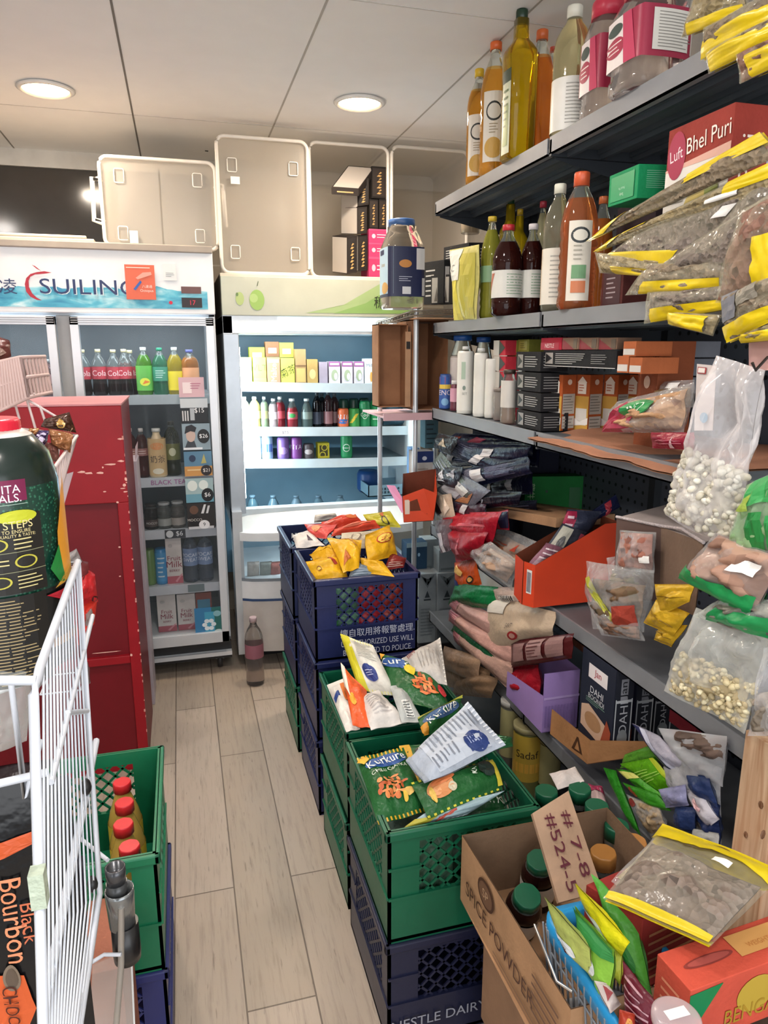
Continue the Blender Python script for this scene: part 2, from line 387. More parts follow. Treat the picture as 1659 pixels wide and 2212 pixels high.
def clearbag(name, label, cat, cs, pl, bulge, food, region=(.08, .05, .92, .75), film=None, band=None, sticker=None, pieces=None, group=None, bandcol='f0d020', foodname='dried_food', wr=.15, extra=None, fb=.85):
    """clear bag: film part, food part, optional coloured header bands [(v0,v1)] and price sticker"""
    BAGN[0] += 1; sd = BAGN[0] * 1.3; A, B, C, D = corners(cs, pl); S, SN, W, H, n = bagS(A, B, C, D, bulge, sd, wr, .04)
    o = thing(name, label, cat, tuple((A + B + C + D) / 4), group)
    g = G(); bagmesh(g, S, film or FILM(), 18, 20); g.build('clear_film', o)
    u0, v0, u1, v1 = region; bl = lambda u, v: (A * (1 - u) + B * u) * (1 - v) + (D * (1 - u) + C * u) * v
    if pieces:
        cnt, rad, mats = pieces; g = G(); rr = random.Random(int(sd * 100))
        f = bagS(bl(u0 + .04, v0 + .02), bl(u1 - .04, v0 + .02), bl(u1 - .06, v1 - .05), bl(u0 + .06, v1 - .05), bulge * fb * .55, sd + 9, .2, .0)[0]
        bagmesh(g, f, mats[1], 16, 16)
        for i in range(cnt):
            u, v = rr.random(), rr.random(); q = (4 * u * (1 - u)) ** .5 * (4 * v * (1 - v)) ** .35
            p = bl(u0 + (u1 - u0) * u, v0 + (v1 - v0) * v) + n * bulge * fb * q * rr.uniform(-.5, 1)
            s_ = rad * rr.uniform(.7, 1.2); rot = Matrix.Rotation(rr.random() * 6, 3, Vector((rr.random(), rr.random(), rr.random() + .1)).normalized())
            g.blob(p, (s_, s_ * .8, s_ * .65), rr.choice(mats), 8, 5, rot)
        g.build(foodname, o, kind='stuff')
    elif food:
        f = bagS(bl(u0, v0), bl(u1, v0), bl(u1, v1), bl(u0, v1), bulge * fb, sd + 9, .3, .0)[0]
        g = G(); bagmesh(g, f, food, 22, 22); g.build(foodname, o, kind='stuff')
    if band:
        for q in band:
            ua, a, ub, b = (0, q[0], 1, q[1]) if len(q) == 2 else q
            g = G(); P_ = lambda u, v: S(ua + (ub - ua) * u, a + (b - a) * v) + n * .0035
            g.surf(P_, 20, 8, M(bandcol, .35, 0, .5, .05, .25, 30))
            P2 = lambda u, v: S(ub - (ub - ua) * u, a + (b - a) * v, -1) - n * .0035
            g.surf(P2, 20, 8, M(bandcol, .35, 0, .5, .05, .25, 30)); g.build('header_band', o)
    if sticker:
        g = G(); decals(g, SN, W, H, [('R',) + tuple(sticker) + ('f4f2ee',)], .0026); g.build('price_sticker', o)
    if extra:
        g = G(); decals(g, SN, W, H, extra, .0026, .0006); g.build('printed_label', o)
    return o
# ================================================================ the room
CZ = 2.52; XL, XR, YB, YF = -2.1, 1.56, 4.25, -1.3
def floor_mat():
    m, nt, b = newmat('wood_planks'); L = nt.links
    tc = nt.nodes.new('ShaderNodeTexCoord'); mp = nt.nodes.new('ShaderNodeMapping'); mp.inputs['Rotation'].default_value = (0, 0, PI / 2); mp.inputs['Location'].default_value = (0.3, .103, 0)
    br = nt.nodes.new('ShaderNodeTexBrick'); br.offset = .37; br.inputs['Scale'].default_value = 1; br.inputs['Brick Width'].default_value = 1.15; br.inputs['Row Height'].default_value = .168
    br.inputs['Mortar Size'].default_value = .0022; br.inputs['Color1'].default_value = lin('b3a596'); br.inputs['Color2'].default_value = lin('a59787'); br.inputs['Mortar'].default_value = lin('6a5d52')
    L.new(tc.outputs['Object'], mp.inputs['Vector']); L.new(mp.outputs[0], br.inputs['Vector'])
    m2 = nt.nodes.new('ShaderNodeMapping'); m2.inputs['Scale'].default_value = (26, 1.6, 1); nz = nt.nodes.new('ShaderNodeTexNoise'); nz.inputs['Scale'].default_value = 3; nz.inputs['Detail'].default_value = 8; nz.inputs['Roughness'].default_value = .7
    L.new(tc.outputs['Object'], m2.inputs['Vector']); L.new(m2.outputs[0], nz.inputs['Vector'])
    cr = nt.nodes.new('ShaderNodeValToRGB'); cr.color_ramp.elements[0].position = .33; cr.color_ramp.elements[0].color = lin('8d8177'); cr.color_ramp.elements[1].position = .5; cr.color_ramp.elements[1].color = (1, 1, 1, 1)
    L.new(nz.outputs['Fac'], cr.inputs['Fac'])
    mx = nt.nodes.new('ShaderNodeMix'); mx.data_type = 'RGBA'; mx.blend_type = 'MULTIPLY'; mx.inputs['Factor'].default_value = .32
    L.new(br.outputs['Color'], mx.inputs['A']); L.new(cr.outputs[0], mx.inputs['B'])
    m3 = nt.nodes.new('ShaderNodeMapping'); m3.inputs['Scale'].default_value = (60, 6, 1); n3 = nt.nodes.new('ShaderNodeTexNoise'); n3.inputs['Scale'].default_value = 2; n3.inputs['Detail'].default_value = 6
    L.new(tc.outputs['Object'], m3.inputs['Vector']); L.new(m3.outputs[0], n3.inputs['Vector'])
    c3 = nt.nodes.new('ShaderNodeValToRGB'); c3.color_ramp.elements[0].position = .30; c3.color_ramp.elements[0].color = lin('4a4038'); c3.color_ramp.elements[1].position = .36; c3.color_ramp.elements[1].color = (1, 1, 1, 1)
    L.new(n3.outputs['Fac'], c3.inputs['Fac'])
    m4 = nt.nodes.new('ShaderNodeMix'); m4.data_type = 'RGBA'; m4.blend_type = 'MULTIPLY'; m4.inputs['Factor'].default_value = .35
    L.new(mx.outputs['Result'], m4.inputs['A']); L.new(c3.outputs[0], m4.inputs['B']); L.new(m4.outputs['Result'], b.inputs['Base Color'])
    b.inputs['Roughness'].default_value = .42
    bp = nt.nodes.new('ShaderNodeBump'); bp.inputs['Strength'].default_value = .2; bp.inputs['Distance'].default_value = .002; L.new(br.outputs['Fac'], bp.inputs['Height']); bp.invert = True; L.new(bp.outputs[0], b.inputs['Normal'])
    return m
def tile_mat(h, g_, sx, sy, mortar=.004, rough=.3, rot=None):
    m, nt, b = newmat('tiles_' + h); tc = nt.nodes.new('ShaderNodeTexCoord'); mp = nt.nodes.new('ShaderNodeMapping')
    if rot: mp.inputs['Rotation'].default_value = rot
    br = nt.nodes.new('ShaderNodeTexBrick'); br.offset = 0; br.inputs['Scale'].default_value = 1; br.inputs['Brick Width'].default_value = sx; br.inputs['Row Height'].default_value = sy
    br.inputs['Mortar Size'].default_value = mortar; br.inputs['Color1'].default_value = lin(h); br.inputs['Color2'].default_value = lin(h); br.inputs['Mortar'].default_value = lin(g_)
    nt.links.new(tc.outputs['Object'], mp.inputs['Vector']); nt.links.new(mp.outputs[0], br.inputs['Vector']); nt.links.new(br.outputs['Color'], b.inputs['Base Color']); b.inputs['Roughness'].default_value = rough
    return m
struct(G().box((XL, YF, -.05), (XR, YB, 0), floor_mat()).build('floor', origin=(0, 0, 0)))
ceil_m = M('f3f2f0', .7, var=.01)
g = G().box((XL, YF, CZ), (XR, YB, CZ + .05), ceil_m)
seams = {-.125: '77726c', -.72: '8f8a84'}
for x in (-1.9, -1.31, -.72, -.125, .468, 1.055):
    g.box((x - .0035, YF, CZ - .0015), (x + .0035, YB, CZ), M(seams.get(x, 'b4afa8'), .7))
for y in (-.7, .5, 1.7, 2.25, 3.5): g.box((XL, y - .0022, CZ - .0012), (XR, y + .0022, CZ), M('c9c5c0', .7))
struct(g.build('ceiling', origin=(0, 0, CZ)))
struct(G().box((XL, YB, 0), (XR, YB + .1, CZ), M('cfc3b2', .6)).build('wall_back'))
struct(G().box((XR, YF, 0), (XR + .1, YB, CZ), M('cdc8c0', .7)).build('wall_right'))
struct(G().box((XL - .1, YF, 0), (XL, YB, CZ), M('c8c4be', .7)).build('wall_left'))
struct(G().box((XL, YF - .1, 2.3), (XR, YF, CZ), M('c8c4be', .7)).build('wall_front'))
# beige tiled strip of the back wall above the cooler, white trim board under the ceiling
struct(G().box((.2, YB - .012, 1.2), (XR, YB, CZ), tile_mat('c9bda8', 'e4dccd', .2, .2, .004, .25, (PI / 2, 0, 0))).build('trim_1', origin=(0, YB, 0)))
struct(G().box((XL, YB - .05, 2.44), (XR, YB - .013, CZ), M('d8d4cc', .6)).build('trim_2'))
# dark glass panel above the left fridge
g = G().box((XL, YB - .035, 1.9), (-.33, YB - .013, 2.44), M('3c3834', .12, 0, .6, .05))
g.box((-1.18, YB - .037, 1.9), (-1.17, YB - .034, 2.44), M('1a1817', .5))
struct(g.build('window_1'))
for i, (x, y) in enumerate(DOWNLIGHTS):
    o = thing('ceiling_light', ['round recessed ceiling lamp glowing warm above the blue-banner fridge, left of the two', 'round recessed ceiling lamp glowing warm above the pale green cooler, right of the two',
        'round recessed ceiling lamp over the near aisle, outside the view', 'round recessed ceiling lamp over the red cabinet side, outside the view', 'round recessed ceiling lamp by the shop entrance', 'round recessed ceiling lamp at the front left corner'][i], 'ceiling light', (x, y, CZ))
    G().lathe([(.095, -.001), (.105, -.006), (.088, -.014), (.082, -.004)], (x, y, CZ), M('f2efe9', .4), 36).build('trim_ring', o)
    G().lathe([(.001, -.006), (.083, -.006)], (x, y, CZ), EMIT('fff0d8' if i < 2 else 'fff8f0', 9), 36).build('diffuser', o)
# black cable bracket at the ceiling edge
g = G(); p = at(445, 300, 'y', 4.0)
g.tube([p + Vector((-.06, 0, .03)), p + Vector((0, 0, .045)), p + Vector((.07, 0, .03))], .006, M('2a2826', .6)); g.tube([p + Vector((-.01, 0, .04)), p + Vector((-.02, -.01, -.02)), p + Vector((.02, -.01, -.03)), p + Vector((.03, 0, .03))], .005, M('2a2826', .6))
g.box((p.x - .008, p.y - .01, p.z + .02), (p.x + .008, p.y + .01, CZ), M('3a3836'))
tag(g.build('cable_bracket'), 'small black cable bracket hanging from the ceiling above the storage tubs', 'bracket')
# ================================================================ left fridge with blue banner
AL = M('d3d6da', .35, .35, .5, .03); ALD = M('a9adb2', .4, .4); WHT = M('dfe3e6', .4, 0, .5, .03); DK = M('1d1c1e', .5)
Y1 = 3.38; FX0, FX1 = -1.14, .168
fr = thing('glass_door_fridge', 'tall white fridge with glass doors and a blue water-wave banner', 'fridge', (-.48, Y1 + .3, 0))
g = G(); dY = 4.05
g.box((FX0, Y1 + .03, .10), (FX0 + .04, dY, 1.965), WHT); g.box((FX1 - .03, Y1 + .03, .10), (FX1, dY, 1.965), WHT)
g.box((FX0, dY - .03, .10), (FX1, dY, 1.965), M('626c72', .4)); g.box((FX0, Y1 + .03, 1.69), (FX1, dY, 1.955), WHT); g.box((FX0, Y1 + .03, .10), (FX1, dY, .17), WHT)
g.box((-.489, Y1 + .01, .15), (-.432, Y1 + .06, 1.69), M('a7a9a8', .5)); g.build('cabinet', fr, .003)
g = G(); g.box((FX0, Y1 - .02, 1.70), (FX1, Y1 + .03, 1.965), M('e4e9ec', .3, 0, .5, .02)); g.box((FX0 - .0, Y1 - .03, 1.955), (FX1 + .0, Y1 + .1, 1.985), M('a99f93', .6)); g.build('banner_panel', fr, .004)
# banner print
def bann():
    m, nt, b = newmat('water_waves'); tc = nt.nodes.new('ShaderNodeTexCoord'); mp = nt.nodes.new('ShaderNodeMapping'); mp.inputs['Scale'].default_value = (5, 1, 16)
    nz = nt.nodes.new('ShaderNodeTexNoise'); nz.inputs['Scale'].default_value = 1.5; nz.inputs['Detail'].default_value = 7; nz.inputs['Distortion'].default_value = .6
    cr = nt.nodes.new('ShaderNodeValToRGB'); e = cr.color_ramp.elements; e[0].position = .3; e[0].color = lin('1f86ad'); e[1].position = .72; e[1].color = lin('dff2f5')
    n = e.new(.48); n.color = lin('4fb4cc'); n = e.new(.58); n.color = lin('8ed0dd')
    nt.links.new(tc.outputs['Object'], mp.inputs['Vector']); nt.links.new(mp.outputs[0], nz.inputs['Vector']); nt.links.new(nz.outputs['Fac'], cr.inputs['Fac']); nt.links.new(cr.outputs[0], b.inputs['Base Color']); b.inputs['Roughness'].default_value = .3
    return m
g = G(); n = 60; zz = []
for i in range(n + 1):
    x = FX0 + .02 + (FX1 - .03 - FX0 - .02) * i / n; zz.append((x, 1.80 + .028 * noise.noise(Vector((x * 5, 0, 1))) + .012 * noise.noise(Vector((x * 22, 3, 1)))))
vs = []
for x, z in zz: vs += [(x, Y1 - .0215, 1.722), (x, Y1 - .0215, z)]
g.add(vs, [(2 * i, 2 * i + 2, 2 * i + 3, 2 * i + 1) for i in range(n)], bann()); g.build('wave_print', fr)
bS, bW, bH = SQ((FX0, Y1 - .02, 1.70), (FX1, Y1 - .02, 1.70), (FX1, Y1 - .02, 1.965), (FX0, Y1 - .02, 1.965))
def buv(px, py): p = at(px, py, 'y', Y1 - .02); return ((p.x - FX0) / bW, (p.z - 1.70) / bH)
d = G(); its = []
arc_o = [(78, 572), (52, 592)]; 
sw = [(112, 589), (96, 586), (80, 588), (66, 592), (57, 601), (54, 614), (57, 630), (66, 641), (80, 648), (91, 649), (80, 643), (70, 634), (63, 620), (62, 607), (66, 598), (76, 593), (90, 592), (100, 591)]
q = [buv(*p) for p in sw]
def strip(pts):
    n_ = len(pts) // 2; return [('P', [pts[i], pts[i + 1], pts[-2 - i], pts[-1 - i]], 'b02a3c') for i in range(n_ - 1)]
its += strip(q); its.append(('P', [buv(69, 572), buv(76, 575), buv(90, 586), (buv(80, 581))], 'b02a3c'))
def txt(s, x0, x1, yc, hpx, hexc, st=None):
    u0, v = buv(x0, yc); u1, _ = buv(x1, yc); hh = abs(buv(x0, yc - hpx / 2)[1] - buv(x0, yc + hpx / 2)[1]); w_ = text2d(s)[2] * hh * bH
    return ('T', s, (u0 + u1) / 2, v, hh, hexc, 0, (u1 - u0) * bW / w_)
its += [txt('SUILING', 88, 297, 618, 36, 'dfeef2'), txt('SUILING', 86, 295, 618, 33, '2c3a66'), txt('凌', -2, 37, 618, 33, '2c3a66'), txt('穗', -46, -6, 618, 33, '2c3a66')]
decals(d, bS, bW, bH, its, .0035, .0004); d.build('banner_lettering', fr)
g = G(); a = buv(392, 643); b_ = buv(437, 665)
decals(g, bS, bW, bH, [('R', a[0], b_[1], b_[0], a[1], '2a2326'), ('T', '17', (a[0] * .45 + b_[0] * .55), (a[1] + b_[1]) / 2, .075, 'e0304a'), ('E', buv(369, 654)[0], buv(369, 654)[1], .006, .028, 'd02040'), ('R', buv(391, 620)[0], buv(391, 634)[1], buv(434, 620)[0], buv(434, 620)[1], '6a4a48')], .005)
g.build('temperature_display', fr)
# doors
def door(x0, x1, nm, hx):
    dg = G(); z0, z1 = .165, 1.685; t = .034; ya, yb = Y1 - .03, Y1 + .008
    for a, b2 in (((x0, ya, z0), (x0 + t, yb, z1)), ((x1 - t, ya, z0), (x1, yb, z1)), ((x0, ya, z1 - t), (x1, yb, z1)), ((x0, ya, z0), (x1, yb, z0 + t + .02))): dg.box(a, b2, AL)
    for k in range(3):
        dg.box((x0 + .004, ya - .002, z1 - .008 - k * .009), (x1 - .004, ya, z1 - .004 - k * .009), ALD)
    df = dg.build('door', fr, .003)
    gg = G(); gg.box((x0 + t, Y1 - .012, z0 + t), (x1 - t, Y1 - .008, z1 - t), FILM('cfe0e6', .05, .02, 3, .02)); WL[df.name] = WL[fr.name]; gg.build('door_glass', df)
door(-.432, .158, 'r', 0); door(-1.08, -.489, 'l', 0)
g = G(); g.box((FX0, Y1 - .01, .085), (FX1, Y1 + .05, .105), AL); g.box((FX0, Y1 + .02, .06), (FX1, Y1 + .06, .15), DK); g.box((FX0 + .02, Y1 + .05, .12), (FX1 - .02, Y1 + .4, .155), DK); g.build('kick_plate', fr)
for x in (.11, -1.05):
    g = G(); mt = Matrix.Rotation(PI / 2, 3, 'Y'); g.lathe([(.001, -.012), (.035, -.012), (.038, 0), (.035, .012), (.001, .012)], (x, Y1 + .06, .038), M('2c2a2a', .5), 18, mt); g.box((x - .02, Y1 + .04, .05), (x + .02, Y1 + .08, .10), ALD); g.build('castor', fr)
shelf_z = [1.343, .957, .703, .421]
for z in shelf_z:
    g = G(); g.box((-.43, 3.5, z - .012), (.135, 3.98, z), M('c9ced2', .4, .2)); g.box((-.43, 3.492, z - .04), (.135, 3.5, z + .004), M('c3c6cc' if z < 1.3 else 'a9b4b8', .35)); g.build('fridge_shelf', fr)
    g = G(); g.box((FX0 + .05, 3.5, z - .012), (-.5, 3.98, z), M('c9ced2', .4, .2)); g.box((FX0 + .05, 3.492, z - .04), (-.5, 3.5, z + .004), M('c3c6cc', .35)); g.build('fridge_shelf', fr)
g = G(); P_, W_, H_ = SQ((-.43, 3.491, .917), (.135, 3.491, .917), (.135, 3.491, .961), (-.43, 3.491, .961)); decals(g, P_, W_, H_, [('T', 'BLACK TEA', .62, .5, .5, 'a04a8a')])
P_, W_, H_ = SQ((-.43, 3.491, .663), (.135, 3.491, .663), (.135, 3.491, .707), (-.43, 3.491, .707)); decals(g, P_, W_, H_, [('R', .56, .02, .73, .98, '22222a'), ('E', .6, .5, .03, .4, 'd8d8d8'), ('T', '$6', .68, .5, .6, 'e8e8e8')])
P_, W_, H_ = SQ((-.43, 3.491, .381), (.135, 3.491, .381), (.135, 3.491, .425), (-.43, 3.491, .425)); decals(g, P_, W_, H_, [('R', .72, .1, .86, .95, '6f7d80')])
g.build('price_strip', fr)
g = G(); g.box((-.42, 3.42, 1.655), (.13, 3.45, 1.672), EMIT('dff0ff', 5)); g.box((-1.05, 3.42, 1.655), (-.52, 3.45, 1.672), EMIT('dff0ff', 5)); g.build('interior_lamp', fr)
area('fridge_light', (-.14, 3.48, 1.65), (.3, 0, 0), .5, .05, 1.6, (.85, .95, 1.)); area('fridge_light', (-.8, 3.48, 1.65), (.3, 0, 0), .5, .05, 1.6, (.85, .95, 1.))
# stickers on the door glass (each its own sheet)
def sheet(name, label, x0, y0, x1, y1, Y, base, items=(), cat='sticker', back=.0012):
    A, B, C, D = at(x0, y1, 'y', Y), at(x1, y1, 'y', Y), at(x1, y0, 'y', Y), at(x0, y0, 'y', Y)
    z0, z1, xa, xb = (A.z + B.z) / 2, (C.z + D.z) / 2, (A.x + D.x) / 2, (B.x + C.x) / 2
    o = thing(name, label, cat, ((xa + xb) / 2, Y, z0)); G().box((xa, Y, z0), (xb, Y + back, z1), INK(base)).build('sheet', o)
    S, W, H = SQ((xa, Y, z0), (xb, Y, z0), (xb, Y, z1), (xa, Y, z1)); g = G(); decals(g, S, W, H, items); g.build('printed_label', o); return o
YS = Y1 - .014
sheet('advert_sticker', 'pink price sticker, topmost on the glass of the right fridge door', 386, 815, 441, 858, YS, 'd9b3ba', [('R', .15, .2, .5, .75, 'f0dede'), ('L', 3, .45, .4, .92, .75, 'b0607a')])
sheet('advert_sticker', 'black and white $15 price sticker under the pink one on the fridge door', 390, 861, 449, 913, YS, 'c9d0d4', [('R', 0, 0, 1, .62, '1f2226'), ('T', '$15', .68, .5, .22, 'f0f0f0'), ('R', .05, .08, .1, .5, 'd0d0d0'), ('R', .14, .08, .19, .5, 'd0d0d0'), ('R', .23, .08, .28, .5, 'd0d0d0'), ('R', .34, .1, .5, .6, 'b0b6ba')])
sheet('advert_sticker', 'fridge door sticker showing a dark-haired person beside a black round $26 mark', 394, 915, 454, 972, YS, '8fa3ad', [('P', [(.05, .05), (.5, .05), (.42, .35), (.2, .4)], '3a3f46'), ('E', .3, .55, .17, .24, 'c9b0a4'), ('P', [(.08, .62), (.14, .9), (.35, .97), (.52, .85), (.46, .68), (.3, .72)], '25262b'), ('E', .76, .52, .22, .27, '1c1d20'), ('T', '$26', .76, .52, .17, 'f2f2f2'), ('R', .02, .02, .7, .1, 'e8edf0')])
sheet('advert_sticker', 'fridge door sticker with orange sand and blue sky picture, price mark $21', 398, 975, 458, 1028, YS, '5f8aa6', [('R', 0, 0, 1, .4, 'd39a55'), ('R', .1, .22, .75, .28, 'e8c890'), ('E', .3, .72, .12, .14, '2c3b58'), ('P', [(.6, .5), (.72, .9), (.8, .52)], 'b8b06a'), ('E', .78, .22, .2, .22, '2a2426'), ('T', '$21', .78, .22, .16, 'efe8e0')])
sheet('advert_sticker', 'pale blue fridge door sticker with white flowers and a black round 6 mark', 401, 1033, 461, 1085, YS, 'a9c3c4', [('R', 0, 0, 1, .35, '6fa6b8'), ('E', .25, .7, .18, .22, 'e6efe9'), ('E', .65, .72, .17, .2, 'e6efe9'), ('E', .78, .3, .22, .28, '18191c'), ('T', '$6', .78, .3, .2, 'f4f4f4')])
sheet('advert_sticker', 'dark coffee sticker with a white round mark, low on the fridge door strip', 405, 1087, 464, 1142, YS, '2b2624', [('E', .25, .75, .16, .17, '6a4a38'), ('E', .25, .35, .22, .22, '1a1514'), ('T', 'MOCCO', .26, .36, .1, 'd8d0c8'), ('P', [(.5, .6), (.62, .95), (.7, .95), (.6, .6)], 'e0e0e0'), ('P', [(.68, .6), (.76, .9), (.84, .9), (.76, .6)], 'd8d8d8'), ('R', .02, 0, .95, .1, 'c9cacc'), ('E', .6, .16, .2, .18, 'e9e9ea'), ('T', '9', .6, .17, .14, '2a2a2a')])
sheet('advert_sticker', 'blue sticker with white petals at the bottom of the fridge door', 421, 1312, 482, 1375, YS, '3a7fae', [('R', .6, 0, 1, 1, '2f6f6a'), ('R', .35, .15, .7, .85, '4aa3c4')] + [('E', .5 + .16 * math.cos(a), .42 + .14 * math.sin(a), .09, .07, 'e6f0f4') for a in (0, 1.05, 2.1, 3.14, 4.2, 5.2)] + [('E', .82, .12, .17, .12, 'c3d5d2'), ('E', .8, .78, .14, .1, '8cc0c8')])
sheet('octopus_poster', 'square orange poster stuck over the end of the blue banner lettering', 271, 572, 335, 647, Y1 - .0285, 'd9674a', [('T', 'Octopus', .7, .25, .1, 'f3dfd4'), ('L', 1, .05, .88, .85, .96, 'f0d8cc'), ('P', [(.25, .3), (.32, .26), (.55, .5), (.5, .55)], '2f5fae'), ('P', [(.35, .62), (.42, .58), (.9, .72), (.88, .8), (.6, .78)], 'e8a090'), ('T', '八達通', .72, .38, .09, 'f3dfd4')], 'poster').name = 'payment_poster'
sheet('label_sticker', 'small white label stuck on the banner right of the orange poster', 352, 570, 381, 606, Y1 - .0235, 'dfe3e4', [('L', 3, .2, .2, .85, .5, '8a9296')])
# goods in the fridge
lab1 = lambda c: (.38, .62, c)
for i, (x, yt) in enumerate(((176, 755), (210, 754), (243, 755), (266, 754), (279, 756))):
    botY('cola_bottle', 'red-labelled cola bottle, %s, on the top fridge shelf' % ('leftmost of five', 'second of five from the left', 'middle one of five', 'fourth of five from the left', 'rightmost of five')[i], 'bottle', x, yt, 853, 3.58 + (.05 if i == 4 else 0), 33, 'cola', '2a0f10', zb=1.343, cap='d9d0a8', lab=(.36, .62, 'b32f3e'), fill=.66, decal=[('T', 'Cola', .5, .5, .45, 'f0d0d0')], group='cola bottles in the fridge')
botY('soda_bottle', 'lime green soda bottle with white cap beside the colas', 'bottle', 308, 750, 853, 3.56, 35, 'cola', '6fb53a', zb=1.343, cap='e8eee8', lab=(.1, .62, '62b04a'), fill=.8, decal=[('E', .5, .35, .1, .16, 'd8e04a'), ('P', [(.45, .25), (.6, .35), (.5, .42)], 'e07a30')])
botY('soda_bottle', 'teal green lemonade bottle with green cap, top shelf of the fridge', 'bottle', 343, 751, 853, 3.56, 35, 'cola', '4a9a72', zb=1.343, cap='2f8a6a', lab=(.3, .6, '3f8f74'), fill=.8, decal=[('L', 4, .4, .2, .6, .8, 'cfe8dc')])
botY('soda_bottle', 'yellow orange-drink bottle with white cap, top shelf of the fridge', 'bottle', 375, 750, 853, 3.56, 35, 'cola', 'd9c030', zb=1.343, cap='e8eee8', lab=(.1, .5, 'e6d02a'), fill=.8)
botY('soda_bottle', 'orange juice drink bottle at the right end of the top fridge shelf', 'bottle', 408, 755, 853, 3.56, 38, 'pet', 'd98a3a', zb=1.343, cap='5a5f9a', lab=(.3, .6, 'e0a070'), fill=.8)
for i, x in enumerate((290, 302)):
    botY('red_tea_bottle', 'reddish tea bottle with white cap, %s on the second fridge shelf' % ('left one' if i == 0 else 'right one'), 'bottle', (279, 303)[i], 925, 1028, 3.56, 26, 'pet', '7a3a34', zb=.957, cap='d8d4d0', lab=(.45, .6, '9a6a64'), fill=.85, decal=[('L', 2, .4, .2, .6, .8, 'e0c8c0')])
botY('milk_tea_bottle', 'cream milk tea bottle with white cap and dark lettering, second fridge shelf', 'bottle', 336, 925, 1028, 3.55, 38, 'fat', 'd6c09a', zb=.957, cap='ddddd5', lab=(.05, .8, 'cfae7c'), fill=1, solid=True, decal=[('E', .5, .8, .12, .1, 'd8935a'), ('T', '奶茶', .5, .45, .2, '4a4038'), ('E', .5, .12, .1, .08, 'e8e0c8')])
botY('green_tea_bottle', 'dark olive tea bottle leaning right on the second fridge shelf', 'bottle', 368, 910, 1028, 3.58, 34, 'pet', '4a4a22', zb=.957, cap='2a2a22', lab=(.3, .6, '70703a'), fill=.9, decal=[('E', .5, .5, .07, .25, 'c9c9a8')])
for i, (x, yt, c, cc) in enumerate(((325, 1088, '4a3a34', '2e2826'), (353, 1085, '9a9a94', 'b9bab8'), (382, 1082, 'a09890', 'b9bab8'))):
    botY('drink_jar', ('dark coffee cup jar at the left of the third fridge shelf', 'clear jar with silver cap in the middle of the third fridge shelf', 'pale jar with silver lid next to the door sticker, third fridge shelf')[i], 'jar', x, yt, 1138, 3.56, 31, 'jar', c, zb=.703, cap=cc, lab=(.12, .4, c), fill=.8, decal=[('T', 'MOCCO', .5, .5, .3, 'd8d0c8')] if i == 0 else None)
botY('drink_can', 'green drink can at the left of the fourth fridge shelf', 'can', 321, 1186, 1258, 3.56, 24, 'can', '6a8a4a', zb=.421, solid=True)
botY('drink_can', 'bright blue drink can on the fourth fridge shelf', 'can', 346, 1184, 1258, 3.56, 26, 'can', '3a8ac0', zb=.421, solid=True, lab=(.1, .9, '4a9ad0'), decal=[('L', 5, .4, .1, .6, .9, 'd0e0e8')])
def fruitmilk(x0, y0, x1, y1, z, lb):
    boxY('milk_carton', lb, 'carton', x0, y0, x1, y1, 3.54, .07, 'e2d8d2', [('R', 0, 0, 1, .16, 'b85a66'), ('P', [(.5, .05), (.9, .2), (1, .2), (.6, .02)], 'd89098'), ('T', 'Fruit', .5, .55, .1, '8a2a3c'), ('T', 'Milk', .5, .42, .13, '8a2a3c'), ('T', 'BERRY', .5, .28, .05, '8a2a3c'), ('E', .3, .82, .14, .04, 'b9b2ae')], zb=z)
fruitmilk(362, 1160, 396, 1252, .421, 'white fruit milk carton with red lettering on the fourth fridge shelf')
fruitmilk(345, 1285, 385, 1390, .172, 'left of the two white fruit milk cartons on the bottom fridge shelf')
fruitmilk(388, 1283, 427, 1388, .172, 'right of the two white fruit milk cartons on the bottom fridge shelf')
for i, (x, yt) in enumerate(((408, 1150), (440, 1146))):
    botY('sweat_drink_bottle', 'pale blue sports drink bottle with blue lettering, %s on the fourth fridge shelf' % ('left one' if i == 0 else 'right one'), 'bottle', x, yt, 1250, 3.56, 32, 'pet', '8a94a4', zb=.421, cap='cfd6dc', lab=(.35, .7, '7a8fb4'), fill=.9, decal=[('T', 'POCARI', .5, .62, .2, 'e0e6f0'), ('T', 'SWEAT', .5, .35, .2, 'e0e6f0')]).name = 'sports_drink_bottle'
boxY('drink_pack', 'red drink pack behind the blue petal sticker on the bottom fridge shelf', 'carton', 428, 1280, 462, 1385, 3.58, .07, 'a8584a', [('R', .1, .5, .9, .8, '5aa0c0')], zb=.172)
for i, (x, yt, c) in enumerate(((60, 775, '4a3434'), (84, 777, '8a9a9a'), (100, 776, 'b08a8a'))):
    botY('fridge_bottle', ('dark red bottle', 'clear bottle', 'pink-labelled bottle')[i] + ' behind the left fridge door', 'bottle', x, yt, 853, 3.56, 28, 'pet', c, zb=1.343, cap='cfd6d6', lab=(.35, .6, c), fill=.9)
# tray lying on the fridge
g = G(); g.box((FX0 + .02, Y1 - .0, 1.986), (-.31, 3.95, 2.0), M('cdbfae', .5)); g.box((FX0 + .02, Y1 - .0, 2.0), (-.34, Y1 + .02, 2.012), M('d8ccba', .5)); tag(g.build('flat_tray', None, .004), 'flat cream tray lying on top of the blue-banner fridge at its left', 'tray')
